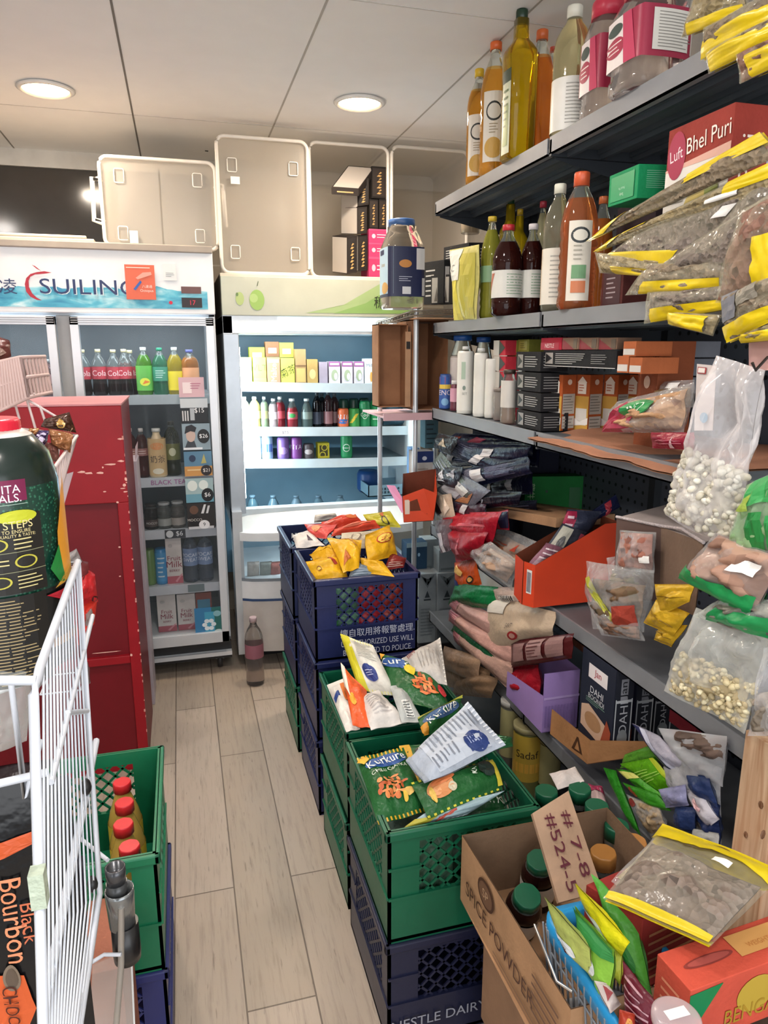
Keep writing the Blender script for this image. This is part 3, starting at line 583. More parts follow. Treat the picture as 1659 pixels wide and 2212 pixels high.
# ================================================================ curved display cooler, pale green banner
Y2 = 3.42; CX0, CX1 = .2, 1.15
clr_ = thing('display_cooler', 'open display cooler with pale green apple banner and bright shelves', 'cooler', (.67, Y2 + .3, 0))
g = G(); SIL = M('c4c8cc', .3, .55, .5, .03); INN = M('64879a', .35, 0, .5, .04)
g.box((CX0, Y2, .70), (CX0 + .045, 4.1, 1.70), SIL); g.box((CX1 - .035, Y2, .70), (CX1, 4.1, 1.70), M('dfe9ec', .4)); g.box((CX0, Y2 - .002, .78), (CX0 + .07, Y2 + .02, 1.62), M('b4bcc4', .3, .4))
g.box((CX0, 4.04, .3), (CX1, 4.1, 1.86), INN); g.box((CX0, Y2, 1.62), (CX1, 4.1, 1.705), M('dfe6ea', .3, .2)); g.box((CX0, Y2 + .02, 1.70), (CX1, 4.1, 1.865), M('cfc6b8', .5))
g.box((CX0, Y2 + .02, 1.86), (CX1, 4.1, 1.885), M('d9cdbc', .5)); g.build('cooler_case', clr_, .003)
g = G()   # lower bulged front, its window, stripe and plinth
def low(z0, z1, m, off=0):
    g.surf(lambda u, v: Vector((CX0 + .03 + (CX1 - .03 - CX0) * u, Y2 - .05 - .07 * (4 * u * (1 - u)) ** .6 + off, z0 + (z1 - z0) * v)), 20, 2, m)
low(.10, .36, M('c6c0ba', .4)); low(.36, .372, M('2f4a74', .4), -.002); low(.372, .46, M('dfe2e4', .35)); low(.46, .475, M('7d868e', .4), -.001); low(.66, .70, M('e6ecee', .3)); 
g.add([(CX0 + .03, Y2 - .05, .10), (CX0 + .03, Y2 + .05, .10), (CX0 + .03, Y2 + .05, .78), (CX0 + .03, Y2 - .05, .78)], [(0, 1, 2, 3)], SIL)
g.surf(lambda u, v: Vector((CX0 + .03 + (CX1 - .03 - CX0) * u, Y2 - .05 - .07 * (4 * u * (1 - u)) ** .6 + v * (.07 + .07 * (4 * u * (1 - u)) ** .6), .70 + .1 * v ** 1.5)), 20, 6, M('e9f2f4', .25))
g.box((CX0 + .03, Y2 + .0, .70), (CX1, Y2 + .06, .80), M('cfdbe0', .35)); g.box((CX0 + .03, Y2 - .04, .30), (CX1, 4.04, .44), M('cfd6da', .4)); g.box((CX0, Y2 - .05, .08), (CX0 + .045, Y2 + .1, .80), M('c9cdd0', .3, .4)); g.box((CX0 + .05, Y2 + .1, 0), (CX1, 4.0, .10), DK)
g.build('curved_front', clr_)
g = G(); g.surf(lambda u, v: Vector((CX0 + .03 + (CX1 - .03 - CX0) * u, Y2 - .052 - .07 * (4 * u * (1 - u)) ** .6, .475 + .185 * v)), 20, 2, FILM('9fb4bf', .25, .05, 3, .02)); g.build('front_window', clr_)
hs, hW, hH = SQ((CX0 + .02, Y2 - .01, 1.705), (CX1, Y2 - .01, 1.705), (CX1, Y2 - .01, 1.865), (CX0 + .02, Y2 - .01, 1.865))
g = G(); g.box((CX0 + .0, Y2 - .01, 1.70), (CX1, Y2 + .02, 1.87), M('c2c6b4', .35, 0, .5, .03))
def hv(px, py): p = at(px, py, 'y', Y2 - .01); return ((p.x - CX0 - .02) / hW, (p.z - 1.705) / hH)
gu = G(); its = [('P', [hv(660, 676), hv(740, 660), hv(826, 610), hv(900, 600), hv(900, 678)], 'a6bf86'), ('P', [hv(720, 677), hv(790, 655), hv(860, 612), hv(900, 606), hv(900, 678)], '8fb46a')]
for (px, py, rx, ry, c) in ((518, 645, .02, .18, 'b5ca84'), (555, 648, .036, .28, '9fc468'), (548, 644, .02, .12, 'b4d284'), (512, 636, .006, .05, '6f8a50')):
    a = hv(px, py); its.append(('E', a[0], a[1], rx, ry, c))
a = hv(555, 618); its.append(('P', [a, (a[0] + .003, a[1]), (a[0] + .008, a[1] + .13), (a[0] + .005, a[1] + .13)], '4a5a30'))
a = hv(820, 653); its.append(('T', '穗', a[0], a[1], .34, '3a4030')); a = hv(852, 653); its.append(('T', '凌', a[0], a[1], .34, '3a4030'))
decals(gu, hs, hW, hH, its, .001); bn = g.build('banner_panel', clr_, .003); gu.build('apple_print', clr_)
for k, (z, yc) in enumerate(((1.392, 0), (1.178, 0), (1.02, 0))):
    g = G(); fn = lambda u, v: Vector((CX0 + .07 + (CX1 - .035 - CX0 - .07) * u, 3.53 - .03 * 4 * u * (1 - u), z + .008 - .045 * (1 - v) - .02 * u))
    g.surf(fn, 20, 1, M('cfe4ee', .3)); g.surf(lambda u, v: Vector((CX0 + .07 + (CX1 - .035 - CX0 - .07) * u, 3.53 - .03 * 4 * u * (1 - u) + v * (.46 + .03 * 4 * u * (1 - u)), z - .02 * u)), 20, 1, M('8fa9b4', .35))
    g.surf(lambda u, v: fn(1 - u, v) + Vector((0, .004, 0)), 20, 1, M('cfe4ee', .3)); g.build('cooler_shelf', clr_)
g = G(); S_, W_, H_ = SQ((.37, 3.508, 1.354), (.45, 3.498, 1.354), (.45, 3.498, 1.39), (.37, 3.508, 1.39)); decals(g, S_, W_, H_, [('R', 0, .0, 1, 1, 'e4eef2'), ('T', '$6.00', .5, .5, .5, '7a8690')])
S_, W_, H_ = SQ((.44, 3.499, 1.140), (.52, 3.495, 1.140), (.52, 3.495, 1.17), (.44, 3.499, 1.17)); decals(g, S_, W_, H_, [('R', 0, .0, 1, 1, 'e4eef2'), ('T', '$7.5', .5, .5, .5, '8a7a80')])
g.build('price_tag', clr_)
g = G(); g.box((CX0 + .05, Y2 + .03, .85), (CX0 + .075, Y2 + .05, 1.56), EMIT('dff6ff', 16)); g.box((.45, Y2 - .003, 1.635), (1.0, Y2 + .002, 1.695), EMIT('eafaff', 1.6)); g.build('lamp_tube_and_glow_strip', clr_)  # upright tube is the lamp; the wide box paints glow onto the aluminium strip
area('cooler_light', (CX0 + .10, Y2 + .07, 1.2), (PI / 2, 0, -PI / 2 + .55), .05, .7, 5.5, (.78, .93, 1.0)); area('cooler_light', (.7, Y2 + .06, 1.60), (.45, 0, 0), .8, .05, 2.6, (.78, .93, 1.0)); area('cooler_light', (.75, Y2 + .1, .66), (.3, 0, 0), .7, .05, 1.6, (.8, .95, 1.))
def shz(k, x): u = (x - CX0 - .07) / .845; return (1.392, 1.178, 1.02)[k] - .02 * min(max(u, 0), 1)
def cbox(x0, y0, x1, y1, k, col, lb, dec=(), up=0, dep=.06, Y=3.57):
    xc = at((x0 + x1) / 2, y1, 'y', Y).x; return boxY('drink_carton', lb, 'carton', x0, y0, x1, y1, Y, dep, col, dec, zb=shz(k, xc) + up)
lt = 'on the top shelf of the bright cooler'
cbox(514, 772, 545, 824, 0, 'e8e6a0', 'glare-paled yellow lemon drink box, leftmost ' + lt, [('R', .1, .1, .9, .3, 'd6d870')])  # yellow box, lamp glare mixed into its colour
cbox(548, 772, 576, 824, 0, 'dde24a', 'yellow lemon tea box with green letters ' + lt, [('T', 'VLT', .5, .6, .24, '4a7a3a'), ('R', 0, 0, 1, .2, 'b8cc50')])
cbox(578, 772, 606, 824, 0, 'a8765c', 'brown malt drink box with pale letters ' + lt, [('T', 'Malted', .5, .5, .22, 'ecd8c0', 90), ('R', .1, .8, .9, .92, 'd8b090')])
cbox(608, 774, 637, 824, 0, 'd8dc50', 'yellow box with dark brush lettering ' + lt, [('T', '菊茶', .5, .5, .35, '3a4020', 25)])
lt2 = 'stacked above the front row on the top cooler shelf'
for (a, b, c, col, nm, Y) in ((541, 750, 574, 'c9d850', 'lime yellow', 3.64), (576, 738, 605, '94684c', 'brown', 3.64), (606, 740, 636, 'cfd858', 'yellow-green', 3.64)):
    p = at(a, 770, 'y', Y); boxY('drink_carton', nm + ' drink box ' + lt2, 'carton', a, b, c, 824, Y, .06, col, [('R', 0, .6, 1, .64, '6a6a40'), ('R', .2, .72, .8, .85, 'e8e8c0')], zb=shz(0, p.x))
cbox(639, 754, 662, 824, 0, '9a7a50', 'tall brown coffee drink box ' + lt, [('R', .1, .05, .9, .45, 'b8965a'), ('R', 0, .5, 1, .54, '6a4a30')])
cbox(664, 776, 687, 824, 0, 'a8874e', 'short golden brown drink box ' + lt, [('E', .5, .4, .3, .2, 'c8a870')])
cbox(690, 782, 708, 824, 0, '9a8a94', 'narrow lilac drink box ' + lt)
for i, (a, b) in enumerate(((711, 735), (739, 762), (765, 786))):
    cbox(a, 781, b, 824, 0, 'c9bcc0', 'purple-topped white drink box, %s of the three, on the top cooler shelf' % ('left', 'middle', 'right')[i], [('R', 0, .78, 1, 1, '8a4a7a'), ('R', .1, .84, .9, .94, 'e0c8d8'), ('E', .5, .4, .3, .25, '9aa080'), ('E', .6, .35, .15, .15, 'e8e4d8')])
cbox(788, 775, 811, 824, 0, 'd6dcd8', 'white drink box with orange picture, right end of the top cooler shelf', [('T', 'Milk', .5, .75, .12, '4a5a6a'), ('E', .6, .3, .12, .2, 'd89a4a')])
l3 = 'on the middle cooler shelf'
for i, (x, w_, yt, prof, col, cap, lc, nm, f) in enumerate((
    (527, 22, 857, 'pet', 'e4e8c8', 'eef4f0', 'eef0e0', 'milky bottle with white cap, leftmost', 1), (549, 24, 857, 'pet', 'e4d890', 'eef4f0', 'e8e0a8', 'glare-paled yellow bottle with white cap, second from left', 1),  # both bottles carry the glare in their whitened colours
    (570, 18, 857, 'pet', '8a9a7a', 'c9d4d4', '8a8a5a', 'olive bottle with pale cap', .8), (590, 23, 861, 'pet', 'b0a0a0', 'd0d6d8', 'c0b8c0', 'grey-labelled bottle', .8), (604, 22, 857, 'pet', '8a2a34', 'd0d6d8', 'a03a44', 'dark red juice bottle', .8),
    (630, 25, 861, 'fat', 'a83a44', 'dfe6e6', 'b0505a', 'cherry red juice bottle with green and white label', .65), (662, 25, 861, 'fat', '6a7a78', 'c0cccc', '7a8a84', 'grey-green bottle', .8))):
    botY('cooler_bottle', nm + ' ' + l3, 'bottle', x, yt, 918, 3.57, w_, prof, col, zb=shz(1, .3 + (x - 527) * .0023), cap=cap, lab=(.3, .55, lc), fill=f, t=.5, decal=[('E', .5, .5, .1, .3, '3a8a4a')] if x == 630 else None)
for i, (x, yt, c, lc) in enumerate(((684, 848, '14161c', '303848'), (695, 850, '14161c', '303848'), (708, 846, '5a3a3c', '8a6064'), (722, 850, '5a3a3c', '8a6a6a'))):
    botY('tall_drink_bottle', ('black glass bottle, left one', 'black glass bottle, right one', 'brown tea bottle, left one', 'brown tea bottle, right one')[i] + ' ' + l3, 'bottle', x, yt, 918, (3.57, 3.62)[i % 2], 20, 'pet', c, zb=shz(1, .65), cap='2a3238' if i < 2 else '4a5258', lab=(.1, .45, lc), fill=.9)
for i, (x, yt, c, nm, dec) in enumerate(((741, 882, 'd8693a', 'orange soda can lettered in white', [('T', 'FANTA', .5, .6, .3, 'e8f0ff'), ('E', .5, .3, .2, .15, '3a6ab0')]), (765, 882, '3f9a4a', 'green soda can with yellow slash', [('P', [(.35, .2), (.45, .2), (.65, .8), (.55, .8)], 'd8c040')]), (788, 866, '1f8a54', 'tall green can with round white ring', [('E', .5, .5, .09, .2, 'cfe4d4'), ('E', .5, .5, .075, .16, '1f8a54'), ('T', 'Cool', .5, .5, .16, 'e4f0e8')]), (811, 865, '24965a', 'tall green can at the right of the ringed one', [('L', 3, .42, .2, .58, .8, 'bfe0cc')]))):
    botY('soda_can', nm + ' ' + l3, 'can', x, yt, 918, 3.57, 24, 'can', c, zb=shz(1, .8 + i * .05), solid=True, lab=(.08, .9, c), decal=dec)
for i, x in enumerate((742, 764, 786)):
    botY('soda_can', 'dark green can in the back row behind the %s of the middle cooler shelf' % ('orange can', 'yellow-slashed can', 'ringed can')[i], 'can', x, 862 - i, 910, 3.66, 22, 'can', '1f4a3c', zb=shz(1, .85), solid=True)
bag('plastic_bag', 'crumpled blue-grey plastic bag at the right end of the middle cooler shelf', 'bag', [(828, 918), (884, 916), (880, 884), (835, 866)], ('y', 3.62), .04, '5f8296', wr=.25)
l4 = 'on the lowest shelf of the bright cooler'
for i, (x, w_, yt, c, nm, dec) in enumerate(((532, 24, 940, 'cfdfe4', 'pale silver can, leftmost', None), (552, 22, 940, 'dfe8e8', 'white can, second from left', None), (576, 24, 940, '9ab8cc', 'blue and silver energy drink can', [('R', .3, .3, .7, .7, '3a5fa8')]), (611, 26, 944, '6a4f8c', 'purple grape soda can, left one', [('E', .5, .4, .12, .2, '9a80b8')]), (639, 25, 944, '7a3f86', 'purple soda can lettered in white, right one', [('T', 'NTA', .5, .6, .25, 'e6dcf0')]), (666, 24, 958, '4a4246', 'dark can with pale figure', [('E', .5, .5, .12, .2, 'b0a8a8')]), (748, 25, 937, '1f8f56', 'tall green can with white ring standing alone', [('E', .5, .45, .1, .2, 'cfe4d4'), ('E', .5, .45, .08, .16, '1f8f56'), ('L', 1, .4, .4, .6, .5, 'dfeee4')]))):  # first two cans are painted pale for the glare on them
    botY('soda_can', nm + ' ' + l4, 'can', x, yt, 990, 3.57, w_, 'can', c, zb=shz(2, .3 + (x - 532) * .0024), solid=True, lab=(.08, .9, c), decal=dec)
cbox(687, 957, 712, 990, 2, 'd8cc40', 'small yellow box with black slanted letters ' + l4, [('R', .15, .15, .85, .85, '4a4620'), ('T', 'HOOTI', .5, .5, .42, 'e0d440', 75)])
# things lying in the well of the cooler
for i, (x, y, c) in enumerate(((590, 1088, '6f90a0'), (640, 1086, '7f9cac'), (688, 1084, '6f90a0'), (735, 1083, '86a6b4'), (545, 1090, '5f8290'))):
    botY('lying_bottle', 'clear bottle in the dark well of the cooler, %s' % ('second from left', 'third from left', 'fourth from left', 'rightmost', 'leftmost')[i], 'bottle', x, 1070, 1090, 3.62, 26, 'fat', c, zb=.70, cap='5f7a8a', fill=.9, t=.4, group='bottles in the cooler well')
g = G(); p = at(830, 1085, 'y', 3.6)
for (a, b) in (((p.x - .1, 3.55, .80), (p.x + .16, 3.555, .86)), ((p.x - .1, 3.75, .80), (p.x + .16, 3.755, .86)), ((p.x - .1, 3.55, .80), (p.x - .095, 3.755, .86)), ((p.x + .155, 3.55, .80), (p.x + .16, 3.755, .86)), ((p.x - .1, 3.55, .80), (p.x + .16, 3.755, .805))): g.box(a, b, M('86aabb', .4))
for i in range(7):
    for j in range(2): g.box((p.x - .05 + i * .018, 3.548, .815 + j * .018), (p.x - .04 + i * .018, 3.55, .827 + j * .018), M('2a4454'))
tag(g.build('plastic_basket'), 'small pale blue perforated basket standing low in the cooler', 'basket')
g = G(); g.lathe([(.045, 0), (.06, .02), (.06, .1), (.05, .12)], at(795, 1062, 'y', 3.75), M('1f4a86', .4), 20); tag(g.build('blue_tub'), 'dark blue tub behind the perforated basket in the cooler', 'tub')
# sachets visible through the low window
for i, (x, c) in enumerate(((548, 'b0a8a0'), (575, '8a8f88'), (597, 'a4625a'))):
    bag('chilled_packet', ('grey', 'green-grey', 'reddish')[i] + ' packet lying behind the low curved window of the cooler', 'packet', [(x - 14, 1248), (x + 12, 1246), (x + 12, 1212), (x - 14, 1214)], ('y', 3.5), .012, c)
# ================================================================ translucent storage tubs on the coolers
def rrect(x0, x1, z0, z1, r, n=5):
    pts = []
    for (cx_, cz_, a0) in ((x1 - r, z1 - r, 0), (x0 + r, z1 - r, 90), (x0 + r, z0 + r, 180), (x1 - r, z0 + r, 270)):
        for i in range(n + 1): a = math.radians(a0 + 90 * i / n); pts.append((cx_ + r * math.cos(a), cz_ + r * math.sin(a)))
    return pts
def tub(name, label, x0, x1, z0, z1, ya, yb, handles=False, base_front=True, stick=None, inner=False, film=None):
    fm = film or MILK('efe8dc', .5); o = thing(name, label, 'storage tub', ((x0 + x1) / 2, (ya + yb) / 2, z0))
    g = G(); a = rrect(x0, x1, z0, z1, .035); n = len(a); t = .022; b = rrect(x0 + t, x1 - t, z0 + t, z1 - t, .03)
    fr_, bk = (a, b)
    g.add([(x, ya, z) for x, z in a] + [(x, yb, z) for x, z in b], [(i, (i + 1) % n, n + (i + 1) % n, n + i) for i in range(n)], fm, True)
    g.add([(x, yb, z) for x, z in b], [tuple(range(n))], fm)
    if base_front: g.add([(x, ya + .012, z) for x, z in a], [tuple(range(n))], MILK('efe8dc', .4))
    g.build('tub_body', o)
    g = G(); pts = [(x, ya, z) for x, z in a]; g.tube(pts + [pts[0], pts[1]], .008, M('e6dfd4', .35, var=.03), 8, False); g.build('tub_rim', o)
    if base_front:
        g = G()
        for (ux, uz) in ((.16, .8), (.84, .8), (.16, .16), (.84, .16)):
            cx_, cz_ = x0 + (x1 - x0) * ux, z0 + (z1 - z0) * uz; q = [(x, ya + .006, z) for x, z in rrect(cx_ - .02, cx_ + .02, cz_ - .028, cz_ + .028, .006, 2)]; g.tube(q + [q[0]], .0022, M('f0ebe2', .4), 5, False)
        g.build('moulded_foot', o)
    if handles:
        for sx, s in ((x0, -1), (x1, 1)):
            g = G(); zc = (z0 + z1) / 2; q = [(sx, ya + .01, zc + .1), (sx + s * .035, ya - .0, zc + .095), (sx + s * .04, ya, zc - .08), (sx + s * .0, ya + .01, zc - .09)]
            g.tube(q, .007, M('efe9df', .35), 8); q2 = [(p[0] - s * .008, p[1], zc + (p[2] - zc) * .85) for p in q]; g.tube(q2, .004, M('efe9df', .35), 6); g.build('tub_handle', o)
    if stick:
        p0, p1 = at(stick[0], stick[3], 'y', ya - .01), at(stick[2], stick[1], 'y', ya - .01); g = G(); g.box((p0.x, ya - .002, p0.z), (p1.x, ya - .0, p1.z), INK('f2eee4')); g.build('label_sticker', o)
    return o
def px2(px, py, Y): p = at(px, py, 'y', Y); return p.x, p.z
x0, z1 = px2(212, 336, 3.5); x1, z0 = px2(472, 538, 3.5)
tub('storage_tub', 'wide clear storage tub with side handles on top of the blue-banner fridge', x0, x1, 1.987, z1, 3.5, 3.9, True, True, (281, 498, 297, 524))
g = G()
for (a, b, c, d_) in ((264, 366, 345, 535), (352, 372, 452, 536)):
    p, q = at(a, d_, 'y', 3.72), at(c, b, 'y', 3.72); g.box((p.x, 3.70, 2.02), (q.x, 3.85, q.z), M('8b8a88', .6)); tag(g.build('grey_container'), ('left' if a < 300 else 'right') + ' grey container seen through the wide tub with handles', 'container'); g = G()
x0, z1 = px2(466, 292, 3.46); x1, _ = px2(663, 300, 3.46)
tub('storage_tub', 'tall clear storage tub standing on end, base outward, left of the open tubs', x0, x1, 1.888, min(z1, 2.5), 3.46, 3.9, False, True, (499, 381, 518, 396))
x0, z1 = px2(667, 306, 3.55); x1, _ = px2(838, 320, 3.55)
tub('storage_tub', 'open clear storage tub on end holding the dark dessert boxes', x0, x1, 1.888, min(z1, 2.49), 3.55, 4.0, False, False)
x0, z1 = px2(846, 314, 3.55); x1, _ = px2(1012, 318, 3.55)
tub('storage_tub', 'open clear storage tub on end behind the blue-lidded jar', x0, x1, 1.888, min(z1, 2.49), 3.55, 4.0, False, False)
# dark boxes with gold script and pink boxes
def dbox(a, b, c, d_, Y, lb, col='1c1613', split=.0, pink=False, rot=0, zb=None):
    p0, p1 = at(a, d_, 'y', Y), at(c, b, 'y', Y)
    its = [('R', .06, .06, .94, .94, '2a201a')] + [('P', [(.3 + .12 * (k % 2), .14 + k * .09), (.42 + .12 * (k % 2), .2 + k * .09), (.62, .17 + k * .09), (.5, .13 + k * .09)], 'b8935a') for k in range(8)] if not pink else [('R', .0, .9, 1, 1, 'd0507a'), ('E', .25, .5, .1, .16, 'e8b8c8'), ('L', 2, .42, .35, .9, .7, 'f0d0dc')]
    return carton('dessert_box', lb, 'box', (p0.x + split, Y, p0.z if zb is None else zb), (-split, .16, 0) if split else (0, .16, 0), (p1.x - p0.x - split, 0, 0), p1.z - (p0.z if zb is None else zb), 'c73a6a' if pink else col, [('R', 0, 0, 1, 1, 'b3aca4')] if split else (), its)
Yb = 3.56
dbox(797, 556, 838, 588, Yb, 'pink box at the bottom of the stack in the open tub', pink=True, zb=1.888)
dbox(797, 526, 838, 555, Yb, 'middle of the three stacked pink boxes in the open tub', pink=True)
dbox(797, 496, 838, 525, Yb, 'top one of the three stacked pink boxes in the open tub', pink=True)
def wbox(ax, ay, bx, by, cx_, cy_, dx, dy, ex, ey, fx, fy, Y, lb):
    """upright box seen at an angle: white face a-b-c-d with dark gold-script end e-f beside it"""
    A, B, C, D = at(ax, ay, 'y', Y + .1), at(bx, by, 'y', Y), at(cx_, cy_, 'y', Y), at(dx, dy, 'y', Y + .1)
    e1 = A - B; e2 = at(ex, ey, 'y', Y + .0) - B; up = C - B
    return carton('dessert_box', lb, 'box', B, e1, e2, up.length, '241c18', [('R', .02, .02, .98, .98, 'b3aca4')], [('R', .08, .06, .92, .94, '1d1612')] + [('P', [(.3 + .1 * (k % 2), .12 + k * .09), (.45 + .1 * (k % 2), .18 + k * .09), (.7, .15 + k * .09), (.5, .11 + k * .09)], 'b8935a') for k in range(8)], (), up=up)
wbox(718, 588, 750, 592, 750, 512, 718, 532, 771, 588, 0, 0, 3.56, 'white-sided dark box at the bottom left of the dessert stack')
wbox(758, 586, 774, 586, 774, 508, 758, 520, 794, 584, 0, 0, 3.57, 'narrow dark gold-lettered box beside the pink boxes')
wbox(737, 505, 772, 506, 772, 448, 737, 478, 793, 504, 0, 0, 3.56, 'lower white-sided dark box in the middle of the dessert stack')
wbox(737, 477, 773, 446, 773, 388, 737, 415, 797, 442, 0, 0, 3.56, 'upper white-sided dark box in the middle of the dessert stack')
dbox(798, 431, 817, 494, 3.57, 'narrow dark gold-lettered box above the pink boxes, left one'); dbox(819, 431, 838, 494, 3.57, 'narrow dark gold-lettered box above the pink boxes, right one')
dbox(803, 361, 838, 428, 3.58, 'dark box with an orange spot at the top right of the dessert stack')
A, B, C, D = at(716, 412, 'y', 3.66), at(752, 362, 'y', 3.52), at(812, 372, 'y', 3.52), at(778, 420, 'y', 3.66)
carton('dessert_box', 'dark gold-edged box lying slanted on top of the dessert stack', 'box', at(716, 420, 'y', 3.52), at(752, 372, 'y', 3.6) - at(716, 420, 'y', 3.52), at(775, 424, 'y', 3.52) - at(716, 420, 'y', 3.52), .03, '241c18', (), [('L', 1, .2, .2, .8, .8, 'b8935a')], [('R', .04, .04, .96, .96, 'a39c94')])
# ================================================================ gondola shelving on the right
LIP = M('87898d', .5, .2, .5, .05); UND = M('4a535b', .5, .2, .5, .05); DRK = M('2c3138', .5)
SH = [2.105, 1.65, 1.31, .815, .42, .12]
def pegm():
    m, nt, b = newmat('pegboard'); tc = nt.nodes.new('ShaderNodeTexCoord'); mp = nt.nodes.new('ShaderNodeMapping'); mp.inputs['Scale'].default_value = (0, 26, 26)
    fr2 = nt.nodes.new('ShaderNodeVectorMath'); fr2.operation = 'FRACTION'; sb = nt.nodes.new('ShaderNodeVectorMath'); sb.operation = 'SUBTRACT'; sb.inputs[1].default_value = (0, .5, .5); ln = nt.nodes.new('ShaderNodeVectorMath'); ln.operation = 'LENGTH'
    cr = nt.nodes.new('ShaderNodeValToRGB'); cr.color_ramp.interpolation = 'CONSTANT'; cr.color_ramp.elements[0].color = lin('101214'); cr.color_ramp.elements[1].position = .16; cr.color_ramp.elements[1].color = lin('4a4f59')
    L = nt.links.new; L(tc.outputs['Object'], mp.inputs['Vector']); L(mp.outputs[0], fr2.inputs[0]); L(fr2.outputs[0], sb.inputs[0]); L(sb.outputs[0], ln.inputs[0]); L(ln.outputs['Value'], cr.inputs['Fac']); L(cr.outputs[0], b.inputs['Base Color']); b.inputs['Roughness'].default_value = .5
    return m
PEG = pegm()
def bay(ya, yb, lb):
    o = thing('shelving_unit', lb, 'shelving', (1.2, (ya + yb) / 2, 0))
    for i, z in enumerate(SH):
        g = G(); xf = 1.0; g.box((xf + .004, ya, z - .022), (1.42, yb, z), M('5d656c' if i < 3 else '6a6c70', .5, .2))
        g.box((xf, ya, z - .040), (xf + .006, yb, z + .004), LIP); g.box((xf, ya, z - .040), (xf + .022, yb, z - .036), LIP)
        for x in (1.04, 1.14, 1.24, 1.34):
            g.box((x, ya + .01, z - .034), (x + .028, yb - .01, z - .022), UND); g.box((x + .008, ya + .01, z - .046), (x + .02, yb - .01, z - .034), UND)
        g.build('shelf', o)
        g = G(); g.add([(1.02, yb + .001, z - .03), (1.42, yb + .001, z - .03), (1.42, yb + .001, z - .13), (1.40, yb + .001, z - .13), (1.02, yb - .0, z - .05)], [(0, 1, 2, 3, 4)], DRK)
        g.box((1.0, yb - .012, z - .046), (1.42, yb - .002, z - .004), DRK); g.build('bracket', o)
    G().box((1.425, ya, .1), (1.44, yb, 2.10), PEG).build('back_panel', o, origin=None)
    G().box((1.40, yb - .03, 0), (1.44, yb, 2.10), M('23272c', .5)).build('upright', o); G().box((1.02, ya, 0), (1.42, yb, .075), M('33373d', .5)).build('base_plinth', o)
    return o
bay(1.925, 2.83, 'far bay of grey metal gondola shelving, ending beside the cooler')
bay(1.0, 1.912, 'near bay of grey metal gondola shelving, behind the hanging bags')
# wooden post
m, nt, b = newmat('pine'); tc = nt.nodes.new('ShaderNodeTexCoord'); mp = nt.nodes.new('ShaderNodeMapping'); mp.inputs['Scale'].default_value = (30, 30, 2.2); nz = nt.nodes.new('ShaderNodeTexNoise'); nz.inputs['Scale'].default_value = 1.6; nz.inputs['Detail'].default_value = 5; nz.inputs['Distortion'].default_value = 1.2
cr = nt.nodes.new('ShaderNodeValToRGB'); cr.color_ramp.elements[0].color = lin('b98a66'); cr.color_ramp.elements[1].color = lin('dcbd9c'); cr.color_ramp.elements[0].position = .35; cr.color_ramp.elements[1].position = .65
nt.links.new(tc.outputs['Object'], mp.inputs['Vector']); nt.links.new(mp.outputs[0], nz.inputs['Vector']); nt.links.new(nz.outputs['Fac'], cr.inputs['Fac']); nt.links.new(cr.outputs[0], b.inputs['Base Color']); b.inputs['Roughness'].default_value = .6; PINE = m
g = G(); g.box((.975, .905, .0), (1.03, .985, .86), PINE)
g.blob((.974, .93, .74), (.002, .006, .008), M('6a4428')); g.blob((.974, .955, .66), (.002, .005, .007), M('6a4428')); g.blob((.96, .904, .7), (.006, .002, .01), M('6a4428'))
tag(g.build('wooden_post', None, .002), 'pale pine post standing in front of the near shelves at the right', 'post')
g = G(); g.box((1.0, .84, .3), (1.3, .9, .8), M('c9d4dc', .3)); tag(g.build('white_bin'), 'white plastic panel just right of the pine post', 'panel')
# ================================================================ wire rack with open cardboard boxes beside the cooler
o = thing('wire_rack', 'chrome wire rack between cooler and grey shelving', 'rack', (.95, 3.05, 0))
CHR = M('a8a49c', .3, .8)
P1, P2, P3, P4 = at(812, 697, 'y', 3.12), at(889, 672, 'y', 2.86), at(985, 668, 'y', 2.86), at(900, 694, 'y', 3.3)
g = G()
for (a, b2) in ((P1, P2), (P2, P3)):
    n_ = 26; dz = Vector((0, 0, .018)); g.tube([a, b2], .0035, CHR, 6); g.tube([a - dz, b2 - dz], .0035, CHR, 6)
    zig = [(a + (b2 - a) * (i / n_)) - (dz if i % 2 else Vector((0, 0, 0))) for i in range(n_ + 1)]; g.tube(zig, .0018, CHR, 5)
for i in range(12):
    q = i / 11; g.tube([P1 + (P2 - P1) * q, P1 + (P2 - P1) * q + Vector((.26, .0, 0))], .0018, CHR, 5)
g.build('wire_shelf', o)
for p in (P1 + Vector((.02, .01, 0)), P2 + Vector((.03, .03, 0)), P1 + Vector((.3, .05, 0))):
    g = G(); g.tube([(p.x, p.y, 0), (p.x, p.y, p.z + .01)], .011, M('c9ccd0', .3, .5), 12); g.build('rack_post', o)
zL = 1.292
g = G(); g.box((.80, 2.87, zL - .02), (1.12, 3.22, zL - .012), M('c9a3a8', .5)); g.box((.80, 2.862, zL - .03), (1.12, 2.87, zL), M('c9a3a8', .5)); g.build('lower_shelf', o)
